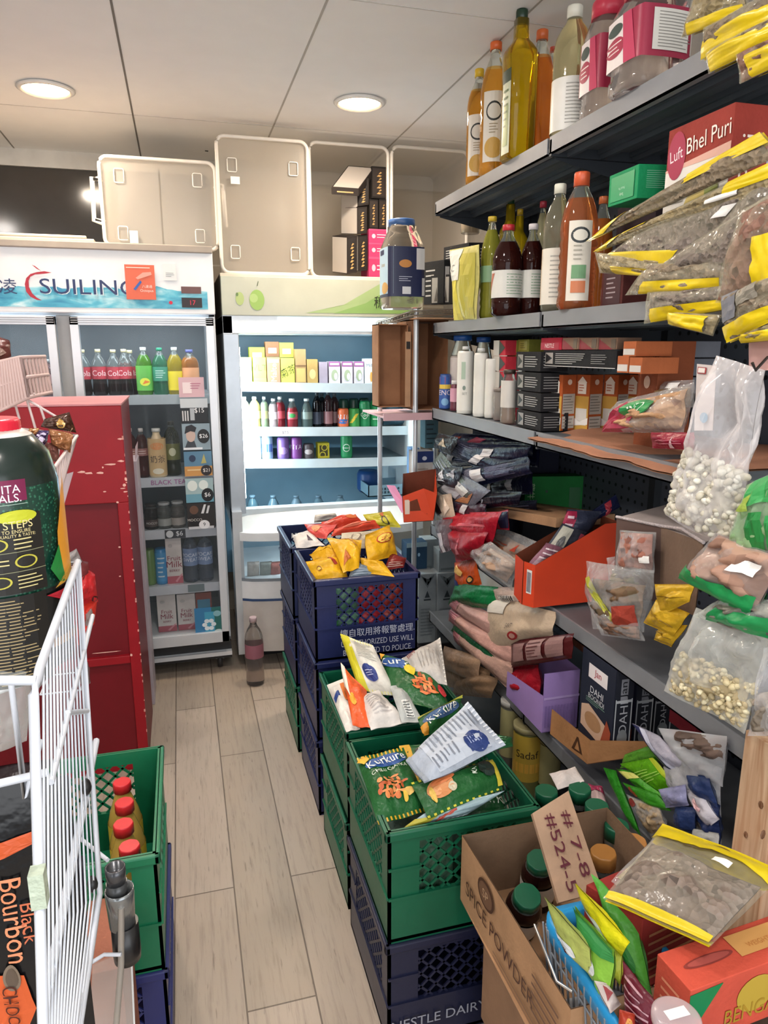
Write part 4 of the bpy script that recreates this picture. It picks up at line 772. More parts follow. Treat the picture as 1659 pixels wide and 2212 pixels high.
def open_carton(name, lb, a, b2, c, d_, Y, dep, seamx=None, hole=None, zb=None):
    p0, p1, pt = at(a, d_, 'y', Y), at(c, d_, 'y', Y), at((a + c) / 2, b2, 'y', Y); x0, x1, z0, z1 = p0.x, p1.x, p0.z if zb is None else zb, pt.z
    o = thing(name, lb, 'cardboard box', ((x0 + x1) / 2, Y, z0)); t = .004; cm = CARD('9a6c4c'); g = G()
    for q in (((x0, Y, z0), (x0 + t, Y + dep, z1)), ((x1 - t, Y, z0), (x1, Y + dep, z1)), ((x0, Y, z0), (x1, Y + dep, z0 + t)), ((x0, Y, z1 - t), (x1, Y + dep, z1)), ((x0, Y + dep - t, z0), (x1, Y + dep, z1))): g.box(*q, cm)
    g.build('box_body', o)
    return o, x0, x1, z0, z1
o, x0, x1, z0, z1 = open_carton('cardboard_box', 'brown cardboard box open towards the aisle on the wire rack, left of two', 817, 700, 880, 880, 2.93, .1)
g = G(); g.box((x1 - .012, 2.925, z0), (x1 + .012, 2.93, z1 - .03), CARD('b08a6a')); g.box((x1 - .008, 2.922, z1 - .1), (x1 + .008, 2.926, z1 - .07), M('1c1512')); g.build('torn_flap', o)
o, x0, x1, z0, z1 = open_carton('cardboard_box', 'brown cardboard box open towards the aisle on the wire rack, right of two', 893, 690, 965, 886, 2.90, .25)
g = G(); g.box((x0 - .02, 2.80, z1 - .002), (x1 + .03, 2.9, z1 + .003), CARD('b48c6c')); g.build('top_flap', o)
# ================================================================ red cabinet
Yr = 2.6; xr = -.198; zt = 1.366
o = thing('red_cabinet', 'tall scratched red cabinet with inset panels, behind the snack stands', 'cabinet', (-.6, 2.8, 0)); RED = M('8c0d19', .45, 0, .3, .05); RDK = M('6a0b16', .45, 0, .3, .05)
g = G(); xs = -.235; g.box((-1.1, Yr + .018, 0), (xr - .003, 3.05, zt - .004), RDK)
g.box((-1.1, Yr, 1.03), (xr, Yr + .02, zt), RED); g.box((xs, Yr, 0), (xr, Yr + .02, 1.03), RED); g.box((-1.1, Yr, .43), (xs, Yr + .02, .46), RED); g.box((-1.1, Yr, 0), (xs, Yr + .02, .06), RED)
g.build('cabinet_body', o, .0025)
g = G(); g.box((-1.1, Yr - .002, zt), (xr + .002, 3.05, zt + .006), M('b8767a', .5)); g.build('top_edge', o)
g = G(); rr = random.Random(5)
for (px, py, w_, h_) in ((176, 1020, 12, 4), (192, 1022, 14, 4), (217, 1022, 12, 4), (240, 1003, 22, 3), (262, 996, 12, 3), (222, 1010, 3, 4), (260, 948, 10, 3), (268, 1048, 6, 5), (272, 1035, 4, 8), (226, 1062, 6, 2), (254, 1085, 5, 3), (258, 1182, 4, 3), (259, 1245, 4, 3), (230, 1409, 60, 2), (284, 1415, 4, 6), (271, 1062, 7, 3), (265, 1055, 8, 2)):
    p = at(px, py, 'y', Yr - .001); s = p.y / F
    pts = [(p.x + math.cos(k) * w_ * s * .6 * rr.uniform(.7, 1.2), Yr - .0008, p.z + math.sin(k) * h_ * s * .6 * rr.uniform(.6, 1.3)) for k in (0, .8, 1.6, 2.4, 3.1, 3.9, 4.7, 5.5)]
    g.add(pts, [tuple(range(8))], M('dba79a', .7))
for i in range(26):
    z = .15 + i * .045 + rr.uniform(-.02, .02); g.box((xr - .001 - rr.uniform(0, .004), Yr - .0012, z), (xr + .0008, Yr + .002, z + rr.uniform(.003, .012)), M('c98a80', .7))
g.build('paint_chips', o, kind='stuff')
p = at(303, 1200, 'y', 2.9).x
g = G(); g.box((-.8, 2.86 + .25, 0), (p, 3.30, 1.10), M('b2a6ad', .45, .1)); g.add([(xr, 3.105, 1.10), (p, 3.105, 1.16), (p, 3.30, 1.16), (xr, 3.30, 1.10)], [(0, 1, 2, 3)], M('c9b4bc', .45)); tag(g.build('grey_cabinet', None, .003), 'narrow grey-mauve cabinet side showing between red cabinet and fridge', 'cabinet')
# ================================================================ milk crates
CG, CN = '0a5a3e', '1c2450'
def crate(lb, x0, y0, z0, col, W=.36, D=.39, H=.28, group=None, text=None, rot=0.):
    o = thing('milk_crate', lb, 'crate', (x0 + W / 2, y0 + D / 2, z0), group); m = M(col, .38, 0, .5, .07, .05, 40); t = .007; ins = .008
    def wallp(A, B, g):   # A,B bottom ends of the outer wall, runs of solid panel around a lattice window
        A, B = Vector(A), Vector(B); L = (B - A).length; e = (B - A) / L; n = Vector((e.y, -e.x, 0))
        def q(u0, u1, v0, v1, th=t, o_=0.):
            b0 = A + e * u0 + n * o_; b1 = A + e * u1 + n * o_
            vs = [b0 + Vector((0, 0, v0)), b1 + Vector((0, 0, v0)), b1 + Vector((0, 0, v1)), b0 + Vector((0, 0, v1))]; vs += [p - n * th for p in vs]
            g.add(vs, [(0, 1, 2, 3), (7, 6, 5, 4), (0, 4, 5, 1), (1, 5, 6, 2), (2, 6, 7, 3), (3, 7, 4, 0)], m)
        u0, u1 = .07, L - .05; v0, v1 = H * .42, H * .88
        q(0, L, 0, v0); q(0, L, v1, H); q(0, u0, v0, v1); q(u1, L, v0, v1)
        q(0, L, v0 - .006, v0, .004, .004); q(0, u0, H * .66, H * .68, .004, .004)
        lat = G(); sp = .036
        def bar(a, b2):
            P, Q = A + e * a[0] + Vector((0, 0, a[1])) - n * .001, A + e * b2[0] + Vector((0, 0, b2[1])) - n * .001; dr = (Q - P).normalized(); up = n.cross(dr) * .0028
            vs = [P - up, Q - up, Q + up, P + up]; vs += [p - n * .004 for p in vs]; lat.add(vs, [(0, 1, 2, 3), (7, 6, 5, 4), (0, 4, 5, 1), (2, 6, 7, 3)], m)
        hh = v1 - v0; k = -hh
        while k < (u1 - u0):
            for sgn in (1, -1):
                a = max(0, k); b2 = min(u1 - u0, k + hh)
                if b2 - a > .004:
                    va, vb = a - k, b2 - k
                    if sgn < 0: va, vb = hh - va, hh - vb
                    bar((u0 + a, v0 + va), (u0 + b2, v0 + vb))
            k += sp
        lat.build('lattice_panel', o)
    g = G(); W_, D_ = W - 2 * ins, D - 2 * ins; a, b2, c, d_ = (x0 + ins, y0 + ins, z0), (x0 + W - ins, y0 + ins, z0), (x0 + W - ins, y0 + D - ins, z0), (x0 + ins, y0 + D - ins, z0)
    for p, q in ((a, b2), (b2, c), (c, d_), (d_, a)): wallp(p, q, g)
    g.box((x0 + ins, y0 + ins, z0 + .004), (x0 + W - ins, y0 + D - ins, z0 + .012), m)
    g.build('crate_body', o)
    g = G(); zt_ = z0 + H
    for (p, q) in (((x0, y0, zt_ - .022), (x0 + W, y0 + .014, zt_)), ((x0, y0 + D - .014, zt_ - .022), (x0 + W, y0 + D, zt_)), ((x0, y0, zt_ - .022), (x0 + .014, y0 + D, zt_)), ((x0 + W - .014, y0, zt_ - .022), (x0 + W, y0 + D, zt_))): g.box(p, q, m)
    g.build('crate_rim', o, .004)
    if text:
        S, W2, H2 = SQ((x0 + ins, y0 + ins - .0045, z0), (x0 + W - ins, y0 + ins - .0045, z0), (x0 + W - ins, y0 + ins - .0045, z0 + H), (x0 + ins, y0 + ins - .0045, z0 + H))
        g = G(); decals(g, S, W2, H2, text); g.build('stencilled_text', o)
    return o
xs1, ys1 = .357, 1.262
crate('dark navy milk crate on the floor under the nearest green crate, boxed goods inside', xs1, ys1, 0, '191d38', text=[('T', 'NESTLE DAIRY FARM', .5, .22, .09, '9a9ca8')])
crate('green milk crate filled with green snack packets, nearest of the row, topmost', xs1, ys1, .28, CG)
crate('green milk crate on the floor behind the nearest stack', xs1 + .006, ys1 + .43, 0, '0c5c40', D=.375)
crate('green milk crate with white and orange snack packets, just behind the nearest one', xs1 + .008, ys1 + .425, .28, CG, D=.385)
tt = [('T', '擅自取用將報警處理.', .60, .33, .1, 'b9bccc', 0, .92), ('T', 'UNAUTHORIZED USE WILL', .60, .20, .07, 'b9bccc', 0, .72), ('T', 'BE REPORTED TO POLICE.', .60, .09, .07, 'b9bccc', 0, .72)]
crate('navy milk crate on the floor under the stencilled stack', .362, 2.13, 0, CN, D=.38)
crate('navy milk crate in the middle of the stencilled stack', .362, 2.13, .28, CN, D=.38)
crate('navy milk crate with white stencilled warning, holding yellow crisp packets', .362, 2.13, .56, CN, D=.38, text=tt)
crate('green milk crate at the bottom of the farthest stack', .355, 2.54, 0, '0c5c40', D=.36)
crate('navy milk crate in the middle of the farthest stack', .355, 2.54, .28, CN, D=.36)
crate('navy milk crate at the top of the farthest stack, with red snack packets', .350, 2.535, .56, '20294f', D=.36)
# left side stack
crate('navy milk crate on the floor under the green crate of red-capped bottles', -.455, 1.33, 0, '222a66', D=.42)
crate('green milk crate holding red-capped juice bottles at the left', -.455, 1.328, .28, '0e6e4a', D=.43)
for i, (x, y, zt_) in enumerate(((263, 1688, .62), (268, 1732, .62), (266, 1778, .62), (279, 1826, .61))):
    p = at(x, y, 'y', (1.67, 1.575, 1.48, 1.39)[i]); zt_ = p.z - .02; bottle('juice_bottle', ('farthest', 'second farthest', 'second nearest', 'nearest')[i] + ' red-capped yellow juice bottle in the row inside the left green crate', 'bottle', (p.x, p.y, .292), zt_ + .02 - .292, .040, 'fat', 'd3b058', cap='c8232c', caph=.024, caprad=.021, lab=(.1, .55, 'd8b83a'), fill=.92, t=.35, group='red-capped juice bottles in the left crate')
for i, (x, y) in enumerate(((-.335, 1.60), (-.335, 1.48), (-.335, 1.40))):
    bottle('juice_bottle', ('far', 'middle', 'near')[i] + ' yellow bottle half hidden by the wire rack in the left green crate', 'bottle', (x, y, .292), .28, .038, 'fat', 'c8b83a', cap='8a9a30', caph=.015, caprad=.02, lab=(.1, .6, 'b8b02a'), fill=1, t=.3)
# clear bottle standing on the floor by the cooler
bottle('water_bottle', 'clear drink bottle with mauve label and cap, alone on the floor by the cooler', 'bottle', (at(551, 1470, 'z', 0).x, 3.2, 0), .335, .043, 'pet', 'c4b8b4', cap='b9a4a8', lab=(.42, .62, '9a5f6c'), fill=.5, t=.9, glass='d0ccc8')
# ================================================================ goods on the shelves
def XZ(px, py, X, z): return at(px, py, 'x', X)
top = 'on the top shelf'
ALV = [('R', .0, 0, 1, 1, 'e4ded2'), ('E', .5, .72, .36, .14, '2c2f2c'), ('E', .5, .72, .3, .11, 'd9d5c9'), ('L', 4, .3, .4, .7, .56, '9a8a6a'), ('E', .5, .2, .4, .15, 'c9a050')]
botX('oil_bottle', 'yellow-capped golden oil bottle with cream label, farthest left %s' % top, 'bottle', 1036, 150, 1.05, 2.109, 50, 'pet', 'e0a038', cap='e6c030', caph=.026, lab=(.08, .6, 'e4ded2', .3), decal=ALV, fill=.8, t=.8)
botX('oil_bottle', 'orange-capped oil bottle beside the olive oil, second from left %s' % top, 'bottle', 1072, 92, 1.045, 2.109, 62, 'ribbed', 'e8a840', cap='e06a30', caph=.024, lab=(.1, .62, 'e4ded2', .25), decal=ALV, fill=.78, t=.8)
botX('olive_oil_bottle', 'square glass olive oil bottle with dark green cap, tallest %s' % top, 'bottle', 1128, 22, 1.03, 2.109, 72, 'square', 'd8b418', cap='1f3a2a', caph=.042, caprad=.0175, lab=(.04, .60, 'c9cfb0', .16), sq=True, fill=1, t=.85, face=PI * 1.05, decal=[('R', 0, .85, 1, 1, '2e3f2a'), ('R', .2, .1, .8, .6, '9aa86a'), ('L', 6, .2, .3, .8, .8, '5f6f3a')])
botX('oil_bottle', 'orange-capped amber oil bottle right of the green-capped bottle %s' % top, 'bottle', 1172, 66, 1.12, 2.109, 62, 'ribbed', 'e08030', cap='e0703a', caph=.028, lab=None, fill=.8, t=.8)
botX('oil_bottle', 'red-capped bottle peeping out behind the amber oil bottle %s' % top, 'bottle', 1196, 98, 1.25, 2.109, 36, 'pet', 'a04a2a', cap='c8503a', caph=.02, fill=.8, t=.3)
botX('oil_bottle', 'pale oil bottle with yellow-topped white cap and white label %s' % top, 'bottle', 1243, 14, 1.06, 2.109, 84, 'pet', 'f0e8b8', cap='ecebdc', caph=.03, lab=(.04, .44, 'e6e4dc', .8), fill=.9, t=.9, decal=[('R', 0, 0, .25, 1, 'e0d0a8'), ('L', 12, .45, .1, .8, .9, 'a4a29a')])
for i, (x, yt, w_, X) in enumerate(((1318, 5, 96, 1.07), (1412, -40, 150, 1.05))):
    botX('snack_jar', ('smaller looking clear jar with crimson lid and label, left of its twin, top shelf', 'nearest clear jar with crimson lid and white nutrition panel, top shelf')[i], 'jar', x, yt, X, 2.109, w_, 'jar', 'b89a90', cap='c03048', caph=.04, lab=(.24, .68, 'a02444', .62), fill=.0, glass='e8dcd6', t=.6, sq=True,
         decal=[('R', 0, 0, .34, 1, 'e9dfdc'), ('E', .16, .78, .1, .12, '3c4a44'), ('E', .17, .42, .13, .2, 'a8304a'), ('L', 3, .08, .3, .26, .55, 'f0dcd8'), ('P', [(.3, 0), (.42, 0), (.36, 1), (.26, 1)], 'c04060')] + ([('R', .52, .12, .95, .92, 'dfdcd4'), ('L', 12, .56, .16, .9, .88, '8f8c86')] if i else [('R', .5, 0, .6, 1, '9a2440')]))
# shelf 2
s2 = 'on the second shelf'
bag('tall_pouch', 'silver and yellow standing pouch at the left end of the second shelf', 'pouch', [(983, 692), (1030, 690), (1036, 528), (972, 540)], ('x', 1.0), .02, 'cfc878', [('R', .0, .0, .45, .55, 'd6ca50'), ('R', .0, .55, .5, .98, 'd8dad2'), ('T', 'C', .25, .72, .1, '8a8a88'), ('R', .55, .02, .95, .9, 'b9b048')], wr=.2, crimp=.03)
botX('cooking_bottle', 'pale green bottle with yellow cap and ribbed side %s, left' % s2, 'bottle', 1064, 468, 1.06, 1.654, 46, 'ribbed', '9a9a3a', cap='d8b838', caph=.016, lab=(.36, .52, '8fb48a', .5), fill=.85, t=.4)
botX('olive_bottle', 'dark olive bottle with green cap behind the front syrup bottle', 'bottle', 1104, 425, 1.2, 1.654, 46, 'square', 'a8901c', cap='23492f', caph=.03, caprad=.013, fill=1, t=.5, lab=(.2, .62, '8a8a50', .3))
botX('olive_bottle', 'tall yellow-green bottle between the two syrup bottles', 'bottle', 1124, 452, 1.22, 1.654, 40, 'square', 'c8ae1c', cap='c9a428', caph=.02, caprad=.011, fill=1, t=.5)
for i, (x, yt, X, w_, lb) in enumerate(((1099, 486, 1.02, 66, 'dark syrup bottle with red-and-white cap, front one %s'), (1153, 484, 1.10, 52, 'dark syrup bottle with white cap, just behind the front syrup bottle %s'))):
    botX('syrup_bottle', lb % s2, 'bottle', x, yt, X, 1.654, w_, 'syrup', '30120e', cap='c0303a' if i == 0 else 'e4dcdc', caph=.018, lab=(.2, .5, 'd9d8d0', .7), fill=.8, t=.25, decal=[('L', 8, .5, .1, .9, .9, '8aa48a'), ('P', [(.1, .1), (.16, .1), (.3, .9), (.22, .9)], 'b8705a')])
botX('oil_bottle', 'ridged clear oil bottle with red cap in the back row of the second shelf', 'bottle', 1174, 435, 1.2, 1.654, 36, 'ribbed', 'cfc9a0', cap='b83a4a', caph=.02, fill=.9, t=.6)
botX('oil_bottle', 'clear oil bottle with yellow-topped white cap %s, beside the amber one' % s2, 'bottle', 1211, 398, 1.05, 1.654, 64, 'pet', 'ece6c8', cap='ecebd8', caph=.026, lab=(.06, .5, 'e2ddd0', .7), fill=.9, t=.9, decal=[('R', 0, 0, .2, 1, 'd8b890'), ('L', 10, .4, .1, .7, .9, 'a8a69c')])
botX('oil_bottle', 'large amber oil bottle with orange cap and oval label %s' % s2, 'bottle', 1258, 373, 1.03, 1.654, 82, 'ribbed', 'e08a58', cap='d8603a', caph=.034, lab=(.06, .64, 'ddd6c8', .2), fill=.78, t=.8, face=-2.0, decal=[('E', .5, .82, .4, .1, '33383a'), ('E', .5, .82, .3, .07, 'ded9cc'), ('R', .2, .28, .8, .45, '6f9a70'), ('R', .2, .1, .8, .25, 'c87850'), ('L', 4, .25, .5, .75, .72, 'a8a294')])
botX('oil_bottle', 'orange-capped bottle behind the large amber one %s' % s2, 'bottle', 1305, 425, 1.18, 1.654, 50, 'ribbed', 'a8602a', cap='c86a3a', caph=.02, fill=.8, t=.4)
boxX('sauce_box', 'dark brown box standing behind the large amber bottle', 'box', 1296, 1342, 575, 668, 1.06, .08, '5a2a26', [('R', .1, .08, .9, .9, '4a3034'), ('L', 5, .25, .2, .75, .8, 'a89a9c')], zb=1.654)
boxX('sauce_box', 'tall dark box in the back row next to the peg bags', 'box', 1320, 1400, 430, 668, 1.2, .08, '3a2c30', zb=1.654)
P = at(1369, 444, 'x', 1.02)
carton('green_box', 'bright green box with white inverted lettering lying under the top shelf', 'box', at(1317, 447, 'x', 1.02) + Vector((0, 0, 0)), (0, .0001, 0), (0, 0, 0), .01, '17915c') if False else None
A, B, C, D = at(1313, 448, 'x', 1.03), at(1375, 428, 'x', 1.0), at(1386, 352, 'x', 1.0), at(1317, 381, 'x', 1.03)
carton('green_box', 'bright green box with white inverted lettering tucked under the top shelf', 'box', B, A - B, Vector((.13, -.02, 0)), (C - B).length, '12945c', [('T', 'Tandy', .5, .28, .12, 'cfeedd', 180), ('T', 'Masala Mix', .5, .45, .08, 'a8dcc0', 180), ('R', .1, .1, .9, .88, '159a61'), ('T', 'Tandy', .5, .28, .12, 'cfeedd', 180), ('T', 'Masala Mix', .5, .45, .08, 'a8dcc0', 180)], [('L', 9, .15, .3, .6, .85, '7fc4a4'), ('R', .65, .1, .98, .7, 'b9bdb8')])
A, B, C, D = at(1437, 395, 'x', 1.0), at(1577, 345, 'x', 1.0), at(1590, 240, 'x', 1.0), at(1452, 285, 'x', 1.0)
B = Vector((1.0, B.y, 1.76)); A = Vector((1.0, A.y, 1.76))
hB = at(1600, 215, 'x', 1.0).z - 1.76
carton('snack_box', 'white and red boxed snack with large white lettering, second shelf behind the peg bags', 'box', B, A - B, (.16, 0, 0), hB, '96382e',
    [('R', 0, 0, 1, .64, 'dedad2'), ('P', [(0, .64), (1, .64), (1, .72), (0, .66)], 'd8a898'), ('E', .17, .76, .15, .2, 'a01c44'), ('T', 'Luft', .17, .77, .10, 'f0dce0', 8, .8), ('T', 'Bhel Puri', .66, .82, .13, 'f2e6dc', 4, .8), ('E', .62, .25, .28, .2, 'cfb96a'), ('E', .5, .2, .16, .14, 'd8ccaa'), ('E', .78, .38, .1, .1, '8f9a50'), ('L', 5, .08, .1, .4, .5, 'c6c2b8')],
    [('T', 'Puri', .24, .6, .16, 'f0dcd0', 90, 1.), ('R', .5, .1, .8, .95, 'a3a5b4')])
# shelf 3
s3 = 'on the third shelf'; zs = 1.314
botX('antacid_tin', 'slim blue tin with red lettering at the left end of the third shelf', 'tin', 962, 808, 1.03, zs, 25, 'can', '3a5a9c', solid=True, lab=(.04, .92, '3a5fa8'), decal=[('R', 0, .78, 1, 1, 'c23a3a'), ('R', .3, .62, .7, .76, 'e0c050'), ('T', 'ENO', .5, .5, .16, 'e8dce0'), ('E', .5, .2, .1, .12, '7fb0d8')])
botX('pill_bottle', 'small white-capped bottle with pink label beside the blue tin', 'bottle', 983, 822, 1.04, zs, 20, 'jar', '6a3040', cap='e6e2e0', caph=.014, lab=(.3, .75, 'd8a0b4'), fill=1, solid=True)
botX('mayo_jar', 'large clear jar with blue lid, left end %s' % s3, 'jar', 1000, 724, 1.10, zs, 52, 'jar', 'c9bdb4', cap='2a64b4', caph=.022, lab=(.2, .7, 'd0c8c4'), fill=.7, t=.3)
botX('mayo_jar', 'second blue-lidded jar, behind the white squeeze bottles %s' % s3, 'jar', 1045, 728, 1.14, zs, 40, 'jar', 'c4bcb8', cap='2a5aa4', caph=.02, fill=.7, t=.3)
for i, (x, yt, X, w_) in enumerate(((1007, 748, 1.03, 36), (1040, 752, 1.035, 30), (1062, 765, 1.05, 24))):
    botX('white_bottle', 'white tall bottle with rounded shoulders, %s of three side by side' % ('left', 'middle', 'right')[i], 'bottle', x, yt, X, zs, w_, 'tub', 'dedcd4', solid=True, cap='cfd0cc' if i < 2 else None, caph=.012, caprad=.014, lab=(.05, .9, 'e2e0d8'), decal=[('R', .42, .55, .5, .85, 'a8bca8'), ('E', .48, .4, .03, .04, '7a8a80'), ('T', 'SET', .49, .3, .04, '6f7a70')] if i == 0 else None)
for k, (z0, z1, nm) in enumerate(((735, 768, 'top'), (770, 802, 'upper middle'), (804, 840, 'lower middle'), (842, 895, 'bottom'))):
    boxX('curry_box', 'red and black packet, %s of the small stack beside the white bottles' % nm, 'box', 1066, 1091, z0, z1, 1.06, .05, 'c23040', [('R', 0, 0, .5, 1, 'c8c4bc'), ('P', [(.5, 0), (1, .5), (.5, 1)], '1c1818')] if k < 3 else [('R', .1, .1, .9, .9, '4a3a34'), ('L', 4, .2, .2, .8, .8, 'cfc4b8')], zb=None if k < 3 else zs)
for k, (a, b, z0, z1) in enumerate(((1094, 1116, 735, 762), (1094, 1116, 765, 795), (1118, 1142, 733, 760), (1120, 1142, 762, 792))):
    boxX('spice_carton', 'olive green spice carton, %s' % ('upper left of the four over the glass jar', 'lower left of the four over the glass jar', 'upper right of the four over the glass jar', 'lower right of the four over the glass jar')[k], 'box', a, b, z0, z1, 1.10, .06, '8f8f3a', [('R', .15, .15, .85, .85, 'a8a44a'), ('L', 3, .25, .25, .75, .75, '5a5a28')])
botX('glass_jar', 'clear glass jar with dark lid and white label before the black boxes', 'jar', 1101, 798, 1.03, zs, 34, 'jar', 'a89a8c', cap='4a3c34', caph=.014, lab=(.3, .8, 'cfcac2', .6), fill=.5, t=.5)
botX('glass_jar', 'clear glass jar with white spots behind the labelled jar', 'jar', 1080, 838, 1.05, zs, 26, 'tub', 'b8b0a8', cap='8a8078', caph=.012, fill=1, t=.5)
for k in range(4):
    y0 = (760, 806, 850, 893)[k]; y1 = (803, 848, 890, 938)[k]
    boxz('black_box', 'black cosmetics-style box with small white print, %s of the stack of four' % ('top', 'second', 'third', 'bottom')[k], 'box', (1112, (912, 912, 912, 912)[k]), (1166, 931), (1181, 926), zs, 0, '17171a') if False else boxX('black_box', 'black box with small white print and square emblem, %s of the stack of four' % ('top', 'second', 'third', 'bottom')[k], 'box', 1114, 1167, y0, y1, 1.015, .09, '1b1a1d',
        [('R', .08, .15, .3, .85, '8a8480'), ('P', [(.1, .2), (.28, .5), (.1, .8)], '1b1a1d'), ('L', 5, .38, .2, .9, .8, 'b9b6b2')], [('L', 5, .1, .15, .9, .85, '8a8886')], zb=zs if k == 3 else None)
boxX('black_box', 'long black box with rows of white print lying across the orange cartons', 'box', 1172, 1330, 757, 797, 1.03, .10, '1b1a1d', [('R', .04, .15, .16, .85, '9a948e'), ('P', [(.05, .2), (.15, .5), (.05, .8)], '1b1a1d'), ('L', 6, .2, .15, .62, .85, 'b9b6b2'), ('L', 5, .7, .2, .9, .8, '8a8886'), ('R', 0, .0, 1, .04, 'cfccc8')])
boxX('red_box', 'red boxed dessert mix with white lettering, above the long black box', 'box', 1168, 1212, 729, 756, 1.04, .08, 'b02038', [('R', 0, 0, .9, .6, 'a81c3a'), ('T', 'NESTLE', .45, .35, .34, 'f0e0e0')])
for k, (a, b) in enumerate(((1214, 1248), (1250, 1290), (1292, 1332))):
    boxX('tea_box', 'brown box with diagonal red panel above the long black box, %s' % ('left of three', 'middle of three', 'right of three')[k], 'box', a, b, 729, 755, 1.04 + k * .004, .07, '8c6f5c', [('P', [(.05, 0), (.8, 0), (.05, .9)], '8a2a34'), ('P', [(.7, .1), (.95, .1), (.95, .9), (.72, .9)], '6a5a4a')])
for k, a in enumerate((1180, 1238, 1298, 1346)):
    p = at(a + 30, 925, 'z', zs); cP = (a, 915 + k * 2); w1 = 30
    th = math.radians(15); Pq = at(a + 30, 931 + k, 'z', zs); hq = at(a + 30, 810, 'y', Pq.y).z - zs
    carton('cooking_cream_carton', 'orange and white carton, %s on the third shelf' % ('first from the black boxes', 'second from the black boxes', 'third from the black boxes', 'fourth, beside the crimson bag,')[k], 'carton', Pq, Vector((-math.sin(th), math.cos(th), 0)) * .055, Vector((math.cos(th), math.sin(th), 0)) * .055, hq, 'b85a2c',
        [('R', 0, 0, 1, .62, 'cfa04a'), ('R', .1, .1, .9, .4, 'd9d4cc'), ('P', [(.0, .22), (.4, .16), (1, .24), (1, .12), (0, .08)], 'f0ece6'), ('R', .2, .66, .8, .86, 'ede2d4'), ('P', [(.15, .86), (.85, .86), (.5, .97)], 'ede2d4'), ('L', 3, .28, .7, .72, .84, 'b0542a')],
        [('R', .06, .3, .94, .66, 'b9b4ac'), ('L', 6, .1, .34, .9, .64, '7a756e'), ('R', .06, .04, .94, .26, 'c4beb6'), ('E', .5, .87, .16, .05, 'e4c8b4'), ('L', 3, .1, .06, .9, .24, '8a857e')], group=None)
for k, (a, b, y0, y1) in enumerate(((1332, 1356, 769, 806), (1358, 1385, 772, 808), (1345, 1372, 737, 770))):
    boxX('cream_carton', 'orange and white carton lying above the upright ones, %s' % ('left', 'right', 'top')[k], 'carton', a, b, y0, y1, 1.03, .1, 'b8663c', [('R', .05, .1, .95, .5, 'cfcac4')])
boxX('brown_carton', 'tall brown outer carton with white round marks behind the orange cartons', 'carton', 1370, 1412, 737, 922, 1.10, .1, '8c4a2c', [('E', .5, .3, .16, .06, 'c9a890'), ('E', .5, .62, .16, .06, 'c9a890'), ('L', 2, .2, .75, .8, .9, 'b07a5c')], zb=zs)
for k, (a, b, y0, y1) in enumerate(((1392, 1440, 737, 772), (1442, 1482, 737, 772), (1392, 1440, 775, 812), (1442, 1482, 775, 812), (1392, 1440, 815, 850), (1442, 1482, 815, 850))):
    boxX('wrapped_pack', 'grey shrink-wrapped pack, %s of six before the pegboard' % ('top left', 'top right', 'middle left', 'middle right', 'bottom left', 'bottom right')[k], 'pack', a, b, y0, y1, 1.22, .1, '777a82', [('R', .06, .1, .94, .9, '888b92'), ('L', 3, .15, .25, .85, .75, '6a6d74')])
g = G(); fn = lambda u, v: Vector((.965 + .4 * v + .0 * u, 1.90 - .72 * u, zs + .003 + .01 * noise.noise(Vector((u * 5, v * 3, 2))) + (.014 * (1 - v) ** 3 * -1.5) + .004))
g.surf(lambda u, v: fn(u, v) + Vector((.012 * noise.noise(Vector((u * 14, 3, 0))) * (1 - v), 0, 0)), 40, 8, CARD('a8765c'), False); g.surf(lambda u, v: fn(1 - u, v) + Vector((.012 * noise.noise(Vector(((1 - u) * 14, 3, 0))) * (1 - v), 0, -.004)), 40, 8, CARD('8f6448'), False)
tag(g.build('cardboard_sheet'), 'torn cardboard sheet lining the third shelf under the bag of crimson sweets', 'cardboard')
clearbag('sweet_bag', 'crimson and clear bag of brown rings with green oval label, third shelf', 'bag', [(1302, 934), (1480, 936), (1500, 826), (1330, 868)], ('x', 1.02), .035, SPECK('b98a62', '8a5a3c', 70, 'c9a078'), (.06, .1, .95, .9), extra=[('P', [(.0, .02), (.42, .02), (.5, .5), (.3, .86), (.12, .6)], 'a82a48'), ('E', .5, .62, .2, .2, '1f7a3e'), ('E', .5, .62, .185, .17, '23904a'), ('T', 'FRIED', .5, .63, .14, 'd9ead8', 6)])
clearbag('clear_packet', 'clear packet of pale sticks lying behind the crimson bag', 'bag', [(1395, 880), (1500, 880), (1500, 820), (1405, 826)], ('x', 1.12), .02, SPECK('a88a5e', '8a6a44', 50), sticker=(.55, .7, .8, .9))
bag('crimson_packet', 'small crimson packet lying on the cardboard sheet under the sweet bag', 'packet', [(1409, 968), (1500, 972), (1500, 934), (1406, 934)], ('x', .985), .012, '8f1c34', [('P', [(.5, .1), (.6, .1), (.62, .7)], 'd8b8bc'), ('L', 2, .2, .3, .8, .6, 'b86a78')])
